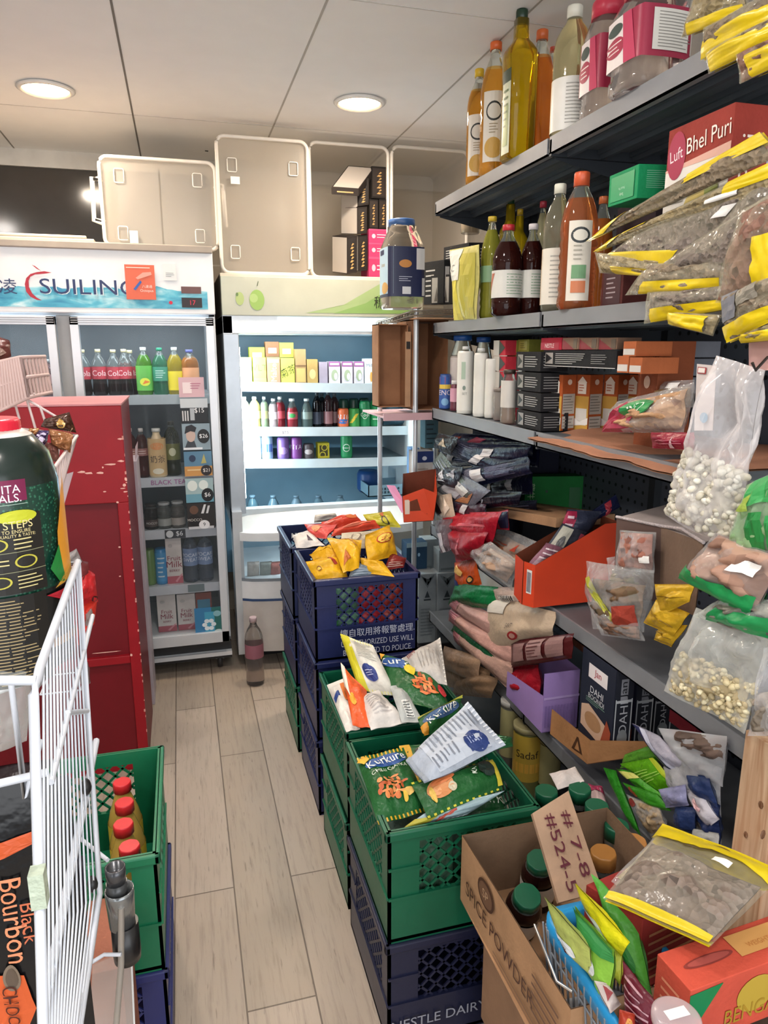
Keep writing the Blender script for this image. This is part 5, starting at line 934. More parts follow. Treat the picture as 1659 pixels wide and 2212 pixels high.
# on the wire rack
p = at(868, 664, 'y', 2.98)
botY('peanut_jar', 'big square clear jar with blue lid and dark blue label on the wire rack', 'jar', 868, 475, 668, 2.98, 92, 'jar', 'c9c0b4', cap='3a5f96', caph=.028, caprad=.055, lab=(.13, .68, '232a4e', .62), sq=True, fill=.12, glass='d9d4cc', t=.8, face=-1.9,
     decal=[('R', 0, .06, .42, 1, 'b4cfe0'), ('R', .06, .86, .24, .96, '2a3358'), ('T', 'Lotus', .2, .66, .08, 'b89a70'), ('E', .26, .18, .1, .12, 'c89a5a'), ('R', .70, .55, .97, .97, 'd4d2d0'), ('E', .56, .66, .08, .08, 'c88a4a'), ('L', 3, .48, .3, .66, .42, 'c4c8d8'), ('R', .52, .05, .63, .2, 'd8dade'), ('R', .76, .02, .97, .38, 'c8c6c4'), ('L', 4, .78, .05, .95, .3, '70707a')])
for k, (a, b, y0, y1, Y, lb) in enumerate(((915, 958, 560, 655, 2.98, 'low black box with white print on the wire rack, behind'), (930, 985, 590, 655, 2.93, 'black box with grey picture panel leaning on the wire rack'), (960, 1048, 508, 560, 3.0, 'black box with white print topmost on the wire rack, under the black-lidded jar'), (960, 1015, 548, 600, 3.03, 'second black box below the topmost one on the wire rack'))):
    A, B = at(a, y1, 'y', Y + .12), at(b, y1 - (0 if k != 2 else 12), 'y', Y)
    h = at((a + b) / 2, y0, 'y', Y).z - B.z
    A.z = B.z
    if k == 2: A, B = at(958, 566, 'y', 3.12), at(1012, 560, 'y', 2.95); A.z = B.z = 1.90; h = .085
    carton('black_box', lb, 'box', B, A - B, Vector((.10, -.02, 0)) if k == 2 else Vector((.06, .0, 0)), h, '1b1a1c', [('L', 6, .1, .15, .7, .85, 'a8a6a2')] if k != 1 else [('R', .05, .05, .72, .92, '9a9790'), ('P', [(.15, .1), (.25, .6), (.3, .1)], '5f5a54'), ('P', [(.35, .1), (.42, .7), (.5, .1)], 'c9c6be'), ('P', [(.52, .1), (.58, .6), (.66, .1)], '4f4a44')], [('R', .08, .15, .4, .85, 'c4c0bb'), ('L', 4, .48, .2, .95, .8, 'a8a6a2')])
botY('black_lid_jar', 'clear jar with black ribbed lid standing on the stacked black boxes', 'jar', 1017, 460, 505, 2.98, 42, 'tub', 'b8a890', cap='26221f', caph=.022, caprad=.042, fill=1, t=.5)
# tiny packets beyond the cooler's right side
for k, (a, b, y0, y1, Y, c, lb) in enumerate(((918, 946, 905, 968, 3.05, '4a6a74', 'teal patterned pack under the wire rack shelf'), (888, 905, 968, 1060, 3.2, '6a8fb8', 'pale blue tall carton beside the cooler'), (893, 935, 975, 1050, 3.0, 'cfcac6', 'tall white and navy milk carton beside the navy noodle packs'))):
    boxY('side_carton', lb, 'carton', a, y0, b, y1, Y, .07, c, [('R', 0, .68, 1, 1, '25356a'), ('E', .55, .8, .12, .06, 'd8dce8'), ('L', 4, .2, .15, .8, .55, 'a89a90')] if k == 2 else [('L', 5, .1, .1, .9, .9, '2a3a40')])
# ---------------- shelf 4: noodle packs hanging over the edge, orange boxes
s4 = 'on the fourth shelf'
def npack(lb, cs, X, col='12162c', dec=(), b=.018, **k): return bag('noodle_pack', lb, 'packet', cs, ('x', X), b, col, dec or [('L', 12, .2, .15, .5, .9, '5c5e74'), ('R', .56, .25, .68, .75, 'c9c6c8'), ('P', [(.02, .2), (.14, .1), (.18, .8), (.05, .9)], 'b9b2b0')], **k)
npack('navy packet with pink logo, topmost of the dark stack on the fourth shelf', [(950, 955), (1150, 985), (1150, 945), (985, 935)], 1.10, '1a1c38', [('P', [(.35, .35), (.5, .2), (.55, .7), (.42, .8)], 'c03a58'), ('R', .1, .4, .22, .7, 'b04a2c')])
npack('navy packet with silver end, second from the top of the dark stack', [(958, 1010), (1130, 1000), (1150, 960), (975, 955)], 1.04, '141a34', b=.022)
npack('navy packet with white ribbed label, third in the dark stack', [(946, 975), (1080, 1030), (1110, 1000), (985, 945)], 1.03, '151b36', b=.02)
npack('navy packet with long row of white print, middle of the dark stack', [(985, 1062), (1150, 1022), (1140, 985), (965, 1020)], 1.02, '121832', [('L', 16, .3, .15, .42, .9, 'a8aac0'), ('R', .38, .2, .52, .8, 'd0cfd2'), ('L', 14, .56, .2, .9, .8, '7a7ca0')], b=.022)
npack('silver-ended grey-green packet hanging out to the left of the dark stack', [(935, 1000), (1008, 1088), (1030, 1068), (952, 975)], .99, '5a625c', [('P', [(.4, .1), (.9, .2), (.9, .8), (.45, .7)], 'c4c4c2'), ('L', 4, .1, .2, .35, .8, '8a90a0')], b=.015)
npack('white-edged packet sliding down over the shelf front', [(940, 1058), (1010, 1105), (1060, 1060), (990, 1020)], .995, '6a6c78', [('R', .1, .2, .6, .6, 'b4b2b8'), ('P', [(.6, .1), (.9, .3), (.8, .7)], 'a8704a')], b=.015)
npack('flat navy packet with silver lettering, near the bottom of the dark stack', [(960, 1110), (1120, 1090), (1130, 1062), (990, 1062)], 1.02, '0e1120', [('T', 'KOKA', .4, .5, .5, 'a8aab0', 8)], b=.018)
npack('long dark packet under the navy stack reaching toward the green box', [(975, 1118), (1160, 1108), (1160, 1080), (975, 1090)], 1.12, '14172a', [('L', 2, .4, .3, .95, .7, '5a5e78')], b=.014)
npack('tan and white crumpled sachet beside the small orange box', [(945, 1118), (985, 1130), (975, 1066), (928, 1072)], .975, 'cbb8a4', [('P', [(.1, .1), (.5, .3), (.3, .8)], '3a2426'), ('P', [(.6, .2), (.9, .5), (.7, .9)], 'e8dccc')], b=.01)
npack('dark red and navy packet below the flat navy one', [(950, 1100), (1040, 1130), (1050, 1090), (970, 1070)], 1.0, '3a1c2c', b=.016)
npack('red glossy packet spilling over the shelf edge, upper one', [(955, 1150), (1060, 1178), (1085, 1105), (958, 1108)], .985, 'a3182a', [('P', [(.2, .2), (.35, .3), (.25, .6)], 'd88a90'), ('P', [(.5, .5), (.9, .55), (.88, .62), (.5, .6)], 'c85a66')], b=.03)
npack('red glossy packet hanging lower over the shelf edge', [(985, 1215), (1035, 1205), (1055, 1150), (960, 1130)], .97, '9a1626', [('P', [(.3, .2), (.4, .2), (.5, .7)], 'd88088')], b=.028)
npack('small red packet with navy end in front of the cardboard', [(1040, 1140), (1100, 1145), (1098, 1100), (1040, 1115)], 1.02, 'a02436', [('R', .75, .1, 1, .9, '1c1c34')], b=.015)
npack('purple-brown foil packet hanging down below the red ones', [(953, 1195), (972, 1190), (978, 1120), (938, 1125)], .955, '6f5a60', [('P', [(.3, 0), (.6, 0), (.5, .6), (.2, .6)], 'd8d0d4')], b=.012)
carton('cardboard_tray', 'flat cardboard tray under the green box on the fourth shelf', 'tray', at(1200, 1140, 'x', 1.05), at(1050, 1110, 'x', 1.05) - at(1200, 1140, 'x', 1.05), Vector((.2, 0, 0)), .03, 'a07a5a')
z_ = .95; A, B = at(1132, 1110, 'z', z_), at(1264, 1108, 'z', z_); e2 = B - A; nd2 = Vector((-e2.y, e2.x, 0)).normalized(); nd2 = nd2 if nd2.y > 0 else -nd2
carton('tea_carton', 'large deep green box with gold brush characters at its left edge, fourth shelf', 'box', A, nd2 * .06, e2, at(1132, 1030, 'y', A.y).z - z_, '1c7434', (), [('T', '龍井茶', .1, .5, .2, 'a8c49a', -90), ('R', .72, .1, .9, .7, '1a6230'), ('E', .35, .6, .02, .04, '123f20'), ('L', 2, .6, .03, .7, .1, '6fa07a')])
# the black riser under that box
carton('shelf_riser', 'black low box under the green box', 'box', (A.x, A.y + .005, .819), nd2 * .055, e2, z_ - .82, '1f1e22')
carton('dark_filler_box', 'added dark box filling the pale gap behind the navy packets', 'carton', (1.17, 2.46, .819), (0, .34, 0), (.22, 0, 0), .42, '16182a')  # added box that keeps the pale gap behind the packs dark
npack('deep navy packet at the back right of the dark stack, upper', [(1060, 1000), (1165, 1010), (1165, 965), (1070, 960)], 1.15, '10142a', b=.02)
npack('deep navy packet at the back right of the dark stack, lower', [(1050, 1070), (1150, 1068), (1150, 1022), (1060, 1030)], 1.13, '12162c', b=.02)
npack('crumpled silver and black packet at the left of the dark stack', [(945, 1045), (990, 1062), (1000, 1010), (940, 1000)], .985, '2c2e38', [('P', [(.1, .2), (.6, .3), (.4, .8)], 'c4c4c8'), ('P', [(.6, .6), (.9, .5), (.8, .9)], '9a9aa4')], b=.02, wr=.25)
npack('black and white packet end poking left above the small orange box', [(938, 965), (975, 985), (990, 945), (945, 935)], .99, '1c1a1c', [('P', [(.3, .3), (.8, .4), (.5, .8)], 'b8a890')], b=.015, wr=.25)
# orange display boxes
def display_box(lb, Pb, Pa, Pc, h1, h2, col='d8451c', sticker=True):
    """box cut with a sloping side: low at its front edge Pb-Pc... tall at Pa"""
    Pb, Pa, Pc = Vector(Pb), Vector(Pa), Vector(Pc); o = thing('display_box', lb, 'display box', tuple((Pa + Pc) / 2)); g = G(); m = M(col, .55, 0, .4, .06); inn = CARD('6a3420'); Pd = Pa + (Pc - Pb); u = Vector((0, 0, 1)); th = .003
    def pan(a, b, ha, hb, mid=None):
        n = (b - a).cross(u).normalized() * th; q = [a, b, b + u * hb] + ([a + (b - a) * mid[0] + u * mid[1]] if mid else []) + [a + u * ha]; k = len(q)
        g.add(q, [tuple(range(k))], m); g.add([p - n for p in q], [tuple(range(k))[::-1]], inn)
    pan(Pa, Pb, h2, h1, (.45, h2)); pan(Pb, Pc, h1, h1); pan(Pc, Pd, h1, h2, (.55, h2)); pan(Pd, Pa, h2, h2); g.add([Pa, Pb, Pc, Pd], [(0, 1, 2, 3)], inn)
    g.build('box_body', o)
    return o
zb = .828; L0, L1 = at(1152, 1313, 'z', zb), at(1328, 1294, 'z', zb); ed = (L1 - L0); nd = Vector((-ed.y, ed.x, 0)).normalized()
if nd.y < 0: nd = -nd
wd = .12; F0 = at(1128, 1306, 'z', zb); uz = Vector((0, 0, 1)); hl = at(1150, 1222, 'y', L0.y).z - zb; hh = at(1326, 1130, 'y', L1.y).z - zb
o = thing('display_box', 'large orange display box with sloping side holding dark-labelled packs, fourth shelf', 'display box', tuple((L0 + L1) / 2)); m = M('c63a16', .55, 0, .4, .06); inn = CARD('6a3420'); g = G()
def quad(ps, mm, mi_):
    ps = [Vector(p) for p in ps]; nn = (ps[1] - ps[0]).cross(ps[-1] - ps[0]).normalized() * .002
    g.add(ps, [tuple(range(len(ps)))], mm); g.add([p - nn for p in ps], [tuple(range(len(ps)))[::-1]], mi_)
K = L1 - ed.normalized() * .05; W0, W1 = L0 + nd * wd, L1 + nd * wd
quad([L0, L1, L1 + uz * hh, K + uz * hh, L0 + uz * hl], m, inn); quad([F0, L0, L0 + uz * hl, F0 + uz * (hl + .004)], m, m); quad([F0, W0, W0 + uz * hl, F0 + uz * (hl + .004)], inn, m)
quad([W0, W1, W1 + uz * hh, W1 - ed.normalized() * .05 + uz * hh, W0 + uz * hl], inn, inn); quad([L1, W1, W1 + uz * hh, L1 + uz * hh], m, inn); quad([L0 + uz * .003, L1 + uz * .003, W1 + uz * .003, W0 + uz * .003], inn, inn)
g.build('box_body', o)
S, W, H = SQ(F0, L0, L0 + uz * hl, F0 + uz * (hl + .004)); g = G(); decals(g, S, W, H, [('R', .3, .3, .75, .85, 'd9d4ce')] + [('R', .33 + i * .05, .34, .355 + i * .05, .8, '4a4a60') for i in range(8)]); g.build('barcode_label', o)
for i, (cs, X, lb, dec) in enumerate((([(1135, 1226), (1185, 1235), (1222, 1185), (1180, 1172)], 1.06, 'clear and crimson pack at the low end of the orange display box', [('R', .1, .1, .9, .5, 'c9a4b0'), ('L', 5, .1, .1, .9, .9, 'd8c8cc')]), ([(1165, 1200), (1218, 1212), (1268, 1150), (1215, 1130)], 1.10, 'dark grey pack with silver foil end in the orange display box', [('R', .05, .05, .5, .95, 'c4c0b0'), ('E', .3, .5, .12, .2, '6a6a6a'), ('R', .8, .1, .98, .9, 'b84a60')]), ([(1205, 1160), (1262, 1170), (1300, 1105), (1225, 1100)], 1.14, 'slate pack with pink cap label in the orange display box', [('R', .0, .05, .3, .95, 'a02848'), ('L', 3, .05, .1, .28, .9, 'e0c4cc')]), ([(1262, 1140), (1340, 1095), (1330, 1068), (1262, 1115)], 1.18, 'navy and red pack at the tall end of the orange display box', [('R', .0, .05, .25, .95, '98283c'), ('P', [(.5, .1), (.65, .1), (.8, .9), (.6, .9)], 'a0303c')]))):
    bag('seasoning_pack', lb, 'packet', cs, ('y', 1.795 + .022 * i), .014, ('8a5a68', '3a3c48', '363a4c', '1b2040')[i], dec)
p0, p1 = at(870, 1130, 'x', .955), at(935, 1122, 'x', .955)
o = thing('display_box', 'small orange box with open brown inside hanging over the far end of the shelf', 'display box', (.96, p1.y, p1.z)); g = G()
A, B, C, D = at(872, 1128, 'y', 2.62), at(936, 1124, 'y', 2.60), at(944, 1066, 'y', 2.60), at(870, 1072, 'y', 2.62); dp = Vector((.05, .16, 0))
E1, E2 = at(925, 1030, 'y', 2.78), at(948, 1050, 'y', 2.75)
quad([A, B, C, at(915, 1055, 'y', 2.60), D], M('d8451c', .55), inn); quad([A, A + dp, D + dp + Vector((0, 0, .06)), D], inn, M('d8451c', .55)); quad([B, C, C + dp + Vector((0, 0, .07)), B + dp], M('d8451c', .55), inn); quad([A, B, B + dp, A + dp], inn, inn); quad([A + dp, B + dp, C + dp + Vector((0, 0, .07)), D + dp + Vector((0, 0, .06))], inn, inn)
g.build('box_body', o); S, W, H = SQ(A, B, C, D); g = G(); decals(g, S, W, H, [('R', .05, .3, .2, .85, 'd9c8b8'), ('E', .78, .3, .04, .05, '6a2014')]); g.build('barcode_label', o)
g = G(); A, B = at(835, 1048, 'y', 2.7), at(868, 1108, 'y', 2.62); g.add([A, B, B + Vector((.03, 0, .012)), A + Vector((.035, 0, -.004))], [(0, 1, 2, 3)], M('c88ab0', .4)); g.add([A + Vector((0, .003, 0)), B + Vector((0, .003, 0)), B + Vector((.03, .003, .012)), A + Vector((.035, .003, -.004))], [(3, 2, 1, 0)], M('c88ab0', .4)); tag(g.build('pink_strip'), 'pink plastic strip sticking out left of the small orange box', 'strip')
# crisp bag, biscuits and clear bags on shelf 4
clearbag('cracker_bag', 'clear bag of pale brown crackers behind the large orange display box', 'bag', [(1050, 1185), (1120, 1240), (1175, 1175), (1060, 1130)], ('x', 1.06), .03, SPECK('9a6c4e', '7a4c34', 40, 'b08460'), extra=[('P', [(.72, .6), (.8, .6), (.76, .8)], 'b0402c'), ('L', 2, .3, .5, .6, .7, '9a4a34')])
clearbag('cracker_bag', 'crumpled clear bag of whitish crackers hanging over the shelf front', 'bag', [(1000, 1190), (1105, 1275), (1125, 1215), (1060, 1170)], ('x', .975), .035, SPECK('a88a72', '86664e', 35), (.2, .1, .9, .8))
bag('pasta_box', 'orange packet with dark round mark above the green rice bag', 'packet', [(985, 1285), (1040, 1262), (1028, 1208), (983, 1215)], ('x', .99), .012, 'c8501c', [('E', .7, .3, .12, .14, '2a1c14'), ('E', .7, .3, .08, .09, 'd8a050'), ('P', [(0, 0), (.35, 0), (.2, .4), (0, .5)], '26306a'), ('P', [(.1, .7), (.4, .5), (.5, .6), (.2, .9)], 'e0b060')])
clearbag('noodle_bag', 'clear bag of dark green and yellow bundles leaning on the near end of shelf four', 'bag', [(1285, 1358), (1392, 1366), (1415, 1232), (1262, 1212)], ('x', .985), .032, SPECK('55482e', '2f2a1a', 45, '75583f'), extra=[('P', [(.05, .75), (.15, .8), (.75, .1), (.62, .05)], 'a8a83a'), ('P', [(.6, .1), (.95, .12), (.9, .45), (.62, .4)], '9a3a2c')])
clearbag('noodle_bag', 'second clear bag of brown bundles standing behind the first, by the orange box', 'bag', [(1330, 1310), (1420, 1300), (1400, 1190), (1310, 1205)], ('x', 1.03), .03, SPECK('7a6048', '4a3c2a', 45, '6a6a3c'))
clearbag('noodle_bag', 'clear bag of reddish brown bundles lying lowest against the shelf edge by the orange box', 'bag', [(1300, 1372), (1392, 1385), (1380, 1335), (1268, 1300)], ('x', .975), .018, SPECK('6f4a38', '3c281e', 45, '8a6650'))
# open grey-white carton with pink rings, near end of shelf 4
o = thing('open_carton', 'torn white-edged carton with brown inside near the hanging beans', 'carton', (1.05, 1.35, .83)); g = G(); ci = CARD('7d6656'); cw = CARD('a89c98')
a0, a1 = at(1325, 1290, 'x', 1.0), at(1425, 1300, 'x', 1.02); t0, t1, t2 = at(1332, 1118, 'x', 1.0), at(1428, 1138, 'x', 1.02), at(1520, 1172, 'x', .98)
b2 = at(1500, 1330, 'x', 1.0)
quad([a0, a1, t1, t0], M('5a4640', .6), cw); quad([a1, b2, t2, t1], ci, ci)
dz = Vector((.16, .02, .02)); quad([t0, t1, t1 + dz, t0 + dz], cw, cw); quad([t1, t2, t2 + dz, t1 + dz], cw, cw)
g.tube([t0 + Vector((0, 0, .002)), t1 + Vector((0, 0, .002)), t1 * .5 + t2 * .5 + Vector((0, 0, .012)), t2], .004, M('c4b8b8', .7, 0, .3, .1, .6, 200), 6); g.build('carton_body', o)
clearbag('ring_bag', 'clear bag of pinkish ring snacks inside the torn carton', 'bag', [(1330, 1230), (1412, 1238), (1415, 1150), (1338, 1145)], ('x', .99), .015, SPECK('8f5244', '5f3028', 50, 'a86e5c'), (.05, .05, .95, .95), sticker=(.75, .25, .95, .42))
for k, (cs, lb) in enumerate((([(1425, 1330), (1490, 1300), (1500, 1262), (1415, 1262)], 'top one of the folded yellow sachets under the hanging bags'), ([(1390, 1345), (1455, 1375), (1490, 1325), (1418, 1295)], 'middle one of the folded yellow sachets'), ([(1413, 1382), (1450, 1398), (1485, 1350), (1425, 1350)], 'lowest of the folded yellow sachets'))):
    bag('yellow_sachet', lb, 'sachet', cs, ('x', .955 + .01 * k), .012, 'd8b02c', [('P', [(.1, .6), (.9, .35), (.9, .37), (.1, .63)], '8a6a14')], mat=M('d4aa28', .3, .2, .5, .1, .5, 40), wr=.2)
# ---------------- shelf 5: rice bags, tub, purple crate, boxed mix
def rice(lb, cs, X, b, col='c9aa96', dec=()): return bag('rice_bag', lb, 'rice bag', cs, ('x', X), b, col, dec, mat=M(col, .35, 0, .5, .1, .25, 90), wr=.06)
RS = [('R', 0, .0, .2, 1, 'd0a0a0')] + [('R', .01, .05 + i * .08, .19, .08 + i * .08, 'a8485a') for i in range(12)]
rice('cream rice bag lying topmost with a red emblem, by the orange box', [(1050, 1425), (1196, 1372), (1200, 1322), (1060, 1284)], .985, .03, 'cbb49a', [('E', .55, .3, .07, .1, 'b02a2c'), ('E', .55, .3, .04, .06, 'd9a090'), ('T', 'SWT', .5, .52, .1, '5a4a44'), ('R', 0, .75, .35, .98, 'd8d0c4')])
rice('pink-striped rice bag with green end, upper left of the pile', [(972, 1310), (1100, 1400), (1115, 1355), (985, 1285)], .985, .03, 'd4a69c', RS)
rice('pink-striped rice bag, second in the pile under the shelf', [(970, 1340), (1105, 1440), (1120, 1400), (975, 1315)], .98, .028, 'cc9c90', RS)
rice('pink-striped rice bag, third in the pile with green seam', [(985, 1385), (1095, 1485), (1110, 1435), (980, 1350)], .975, .028, 'c9a090', RS)
bag('green_pouch', 'shiny green packet end at the top of the rice pile', 'packet', [(968, 1306), (1072, 1316), (1075, 1268), (985, 1260)], ('x', .98), .02, '17703c', wr=.2)
bag('barcode_packet', 'white packet with barcode poking out beside the orange box', 'packet', [(1075, 1300), (1120, 1300), (1120, 1268), (1055, 1268)], ('x', .985), .012, 'c9b0a4', [('R', .3, .1, .9, .45, 'd9cfc4')] + [('R', .34 + i * .07, .12, .37 + i * .07, .42, '2a2424') for i in range(8)])
bag('green_pouch', 'dark green strip of packet between the second and third rice bags', 'packet', [(975, 1362), (1060, 1440), (1075, 1425), (985, 1345)], ('x', .965), .008, '1d5a36')
for k, (cs, c, lb) in enumerate((([(960, 1480), (1040, 1498), (1060, 1450), (965, 1400)], 'a8886a', 'brown bag of pale nuts at the lower left of the rice pile'), ([(975, 1500), (1062, 1508), (1075, 1465), (1000, 1440)], '8f7258', 'brown bag lying lowest by the crisps'), ([(955, 1445), (1030, 1480), (1040, 1420), (960, 1395)], 'b08f74', 'tan bag of nuts touching the silver crisp packet'))):
    bag('nut_bag', lb, 'bag', cs, ('x', .97 - .01 * k), .025, c, mat=M(c, .3, 0, .5, .15, .4, 40))
bag('maroon_packet', 'maroon flat packet with three pale label panels on top of the purple basket', 'packet', [(1104, 1442), (1236, 1422), (1240, 1368), (1106, 1384)], ('x', .975), .02, '521a1c', [('R', .1, .2, .32, .85, '9a7470'), ('R', .38, .2, .64, .9, 'a88480'), ('R', .7, .2, .92, .9, '93706c'), ('L', 5, .4, .25, .62, .85, '6a3a3a')], mat=M('521a1c', .3, 0, .5, .1, .2, 40), wr=.04)
bag('red_bag', 'shiny red bag of dried chillies filling the purple crate', 'bag', [(1108, 1500), (1168, 1520), (1165, 1435), (1105, 1440)], ('x', 1.0), .03, 'a01a28', [('P', [(.3, .5), (.5, .55), (.4, .7)], 'd87a80')])
zq = .424; Pn = at(1168, 1582, 'z', zq); 
Pn = at(1170, 1582, 'x', .965); Pf = at(1094, 1490, 'x', .965); Pr = at(1246, 1565, 'y', Pn.y)
zp = .47; o = thing('purple_crate', 'lilac plastic open basket holding the red bag, fifth shelf', 'basket', (Pn.x + .07, (Pn.y + Pf.y) / 2, Pn.z)); g = G(); PM = M('a88ac8', .4, 0, .5, .05)
B0 = Vector((Pn.x, Pn.y, Pn.z)); yv = Vector((0, Pf.y - Pn.y, 0)); xv = Vector((.115, 0, 0)); hN = at(1172, 1452, 'x', .965).z - Pn.z; hF = hN * .45; uz = Vector((0, 0, 1))
quad([B0 + yv, B0, B0 + uz * hN * .62, B0 + yv + uz * hF], PM, PM); quad([B0, B0 + xv, B0 + xv + uz * hN, B0 + uz * hN], PM, PM); quad([B0 + xv, B0 + xv + yv, B0 + xv + yv + uz * hN, B0 + xv + uz * hN], PM, PM); quad([B0 + yv, B0 + yv + xv, B0, B0], PM, PM) if False else quad([B0, B0 + xv, B0 + xv + yv, B0 + yv], PM, PM)
g.build('basket_body', o)
g = G(); dn = Vector((0, -.0035, 0))
for i in range(11): u = .05 + i * .088; g.add([B0 + xv * u + dn + uz * hN * .08, B0 + xv * (u + .05) + dn + uz * hN * .08, B0 + xv * (u + .05) + dn + uz * hN * .45, B0 + xv * u + dn + uz * hN * .45], [(0, 1, 2, 3)], M('8f74b4', .4))
g.add([B0 + dn + uz * hN * .56, B0 + xv + dn + uz * hN * .56, B0 + xv + dn + uz * hN * .6, B0 + dn + uz * hN * .6], [(0, 1, 2, 3)], M('c0a6dc', .4)); g.build('slot_panel', o)
JN = lambda: [('R', .0, .0, 1, 1, '262a38'), ('R', .22, .72, .78, .88, 'e6dede'), ('T', 'Jan', .5, .80, .1, 'b02a34'), ('T', 'DAHI', .5, .6, .075, 'd8d8dc'), ('T', 'BOONDI', .5, .52, .055, 'c8c8cc'), ('L', 3, .2, .44, .8, .5, '7a9a8a'), ('P', [(.08, .12), (.75, .06), (.95, .3), (.3, .42), (.08, .36)], 'c9a890'), ('E', .45, .25, .25, .1, 'a8805c'), ('P', [(.7, .1), (.96, .06), (.98, .3), (.85, .4)], '9a4a34')]
JS = lambda: [('R', .0, .0, 1, 1, '222530'), ('R', .3, .66, .7, .9, '8f9098'), ('T', 'Jan', .5, .78, .10, '22242c', 90, 1.4), ('R', .04, .03, .1, .68, 'c4c8cc'), ('R', .9, .03, .96, .68, 'c4c8cc'), ('R', .04, .64, .96, .67, 'c4c8cc'), ('R', .04, .03, .96, .06, 'c4c8cc'), ('T', 'DAHI', .5, .47, .09, 'b9bcc4', 90, 1.2), ('E', .5, .24, .28, .1, '8a9094')]
def jan(a, b, c, ytop, X, lb, A, C):
    Pb = at(b[0], b[1], 'x', X); Pa = at(a[0], a[1], 'x', X); Pc = at(c[0], c[1], 'y', Pb.y); e1 = Vector((0, abs(Pa.y - Pb.y), 0)); h = at(b[0], ytop, 'y', Pb.y).z - Pb.z
    return carton('dessert_mix_box', lb, 'box', Pb, e1, Vector((abs(Pc.x - Pb.x), 0, 0)), h, '23263a', A, C, [('R', .1, .1, .9, .9, '2c3144'), ('R', .3, .25, .7, .75, '8a8c98')])
jan((1248, 1590), (1318, 1642), (1357, 1634), 1452, 1.0, 'nearest dark blue dessert mix box with white lettering, front of the row', JN(), JS())
jan((1300, 1560), (1364, 1630), (1402, 1622), 1458, 1.09, 'second dark blue dessert mix box, just right of the nearest one', JN(), JS())
jan((1340, 1560), (1405, 1610), (1445, 1600), 1470, 1.17, 'third dark blue dessert mix box behind the clear film', JN(), JS())
boxX('dessert_mix_box', 'maroon dessert mix box seen below the near shelf edge', 'box', 1440, 1500, 1515, 1600, 1.12, .06, '7a1e2a', [('T', 'DAHI', .5, .6, .18, 'd8b8bc', -6)])
boxX('brown_bag_box', 'reddish brown carton behind the maroon tub under the shelf', 'carton', 1225, 1300, 1362, 1440, 1.15, .1, '7a4430')
# open tray under them
o = thing('cardboard_tray', 'open brown cardboard tray with a small printed triangle under the dessert mix boxes', 'tray', (1.0, 1.5, .43)); g = G(); cb = CARD('a8784e')
A, B, C = at(1188, 1585, 'x', .955), at(1268, 1650, 'x', .955), at(1400, 1630, 'x', 1.05); tA, tB = at(1192, 1532, 'x', .955), at(1275, 1600, 'x', .955)
quad([A, B, tB, tA], cb, cb); quad([B, C, C + Vector((0, 0, .035)), tB], cb, cb); quad([A, B, C, A + (C - B)], CARD('8a6040'), CARD('8a6040')); g.build('tray_body', o)
S, W, H = SQ(A, B, tB, tA); g = G(); decals(g, S, W, H, [('P', [(.6, .15), (.66, .15), (.74, .75), (.7, .75)], '4a3020'), ('P', [(.66, .15), (.86, .2), (.86, .26), (.67, .22)], '4a3020'), ('P', [(.82, .2), (.87, .2), (.74, .78), (.7, .75)], '4a3020')]); g.build('printed_label', o)
# jars on the bottom shelf
for i, (x, yt, X, w_, lb, c) in enumerate(((1142, 1562, 1.02, 62, 'glass jar with yellow label and dark lettering, nearest on the bottom shelf', '8a8a50'), (1105, 1510, 1.02, 44, 'glass jar with white top at the left of the bottom shelf', '77746a'), (1190, 1590, 1.08, 48, 'olive jar right of the yellow-labelled jar', '6a6a3c'), (1122, 1545, 1.10, 40, 'pale jar hidden behind the yellow-labelled jar', '8a857a'))):
    botX('pickle_jar', lb, 'jar', x, yt, X, .124, w_, 'tub', c, cap='c9c4bc' if i in (1, 3) else '9a9068', caph=.018, lab=(.25, .9, 'b89a3a' if i == 0 else 'a8a070', .6), fill=1, t=.3, decal=[('T', 'Sadaf', .5, .6, .16, '2a2218'), ('R', .2, .2, .8, .4, 'd0a040')] if i == 0 else None)
# cartons standing between the crates and the shelf
for k, (a, b, y0, y1, Y, c, lb) in enumerate(((903, 940, 1240, 1388, 2.92, '9aa2a6', 'left grey printed carton standing between navy crate and shelf'), (943, 984, 1238, 1388, 2.90, '9aa2a6', 'right grey printed carton standing between navy crate and shelf'))):
    boxY('grey_carton', lb, 'carton', a, y0, b, y1, Y, .09, c, [('P', [(.35, .66), (.65, .66), (.5, .76)], '3a4448'), ('R', .3, .62, .7, .64, '3a4448'), ('L', 9, .12, .1, .88, .52, '767f84'), ('P', [(.1, .98), (.5, .8), (.9, .98), (.86, .98), (.5, .83), (.14, .98)], '7a8488')])
boxY('grey_carton', 'small grey carton on top of the right grey one', 'carton', 948, 1188, 984, 1236, 2.92, .08, '8a9498', [('R', .1, .1, .9, .2, '6a7478')])
boxY('blue_box', 'small dark blue box on the pile left of the small grey carton', 'box', 878, 1172, 922, 1238, 3.0, .08, '2a4a66', [('E', .6, .6, .06, .06, '9ac0d8'), ('R', 0, .85, 1, 1, '9ab8c4')])
boxY('white_carton', 'white carton at the back of the pile beside the cooler front', 'carton', 915, 1165, 950, 1240, 3.08, .08, 'a8b4b8')
boxY('storage_carton', 'dark carton on the floor under the grey printed cartons', 'carton', 880, 1392, 1010, 1470, 2.95, .3, '4a4446', zb=0)
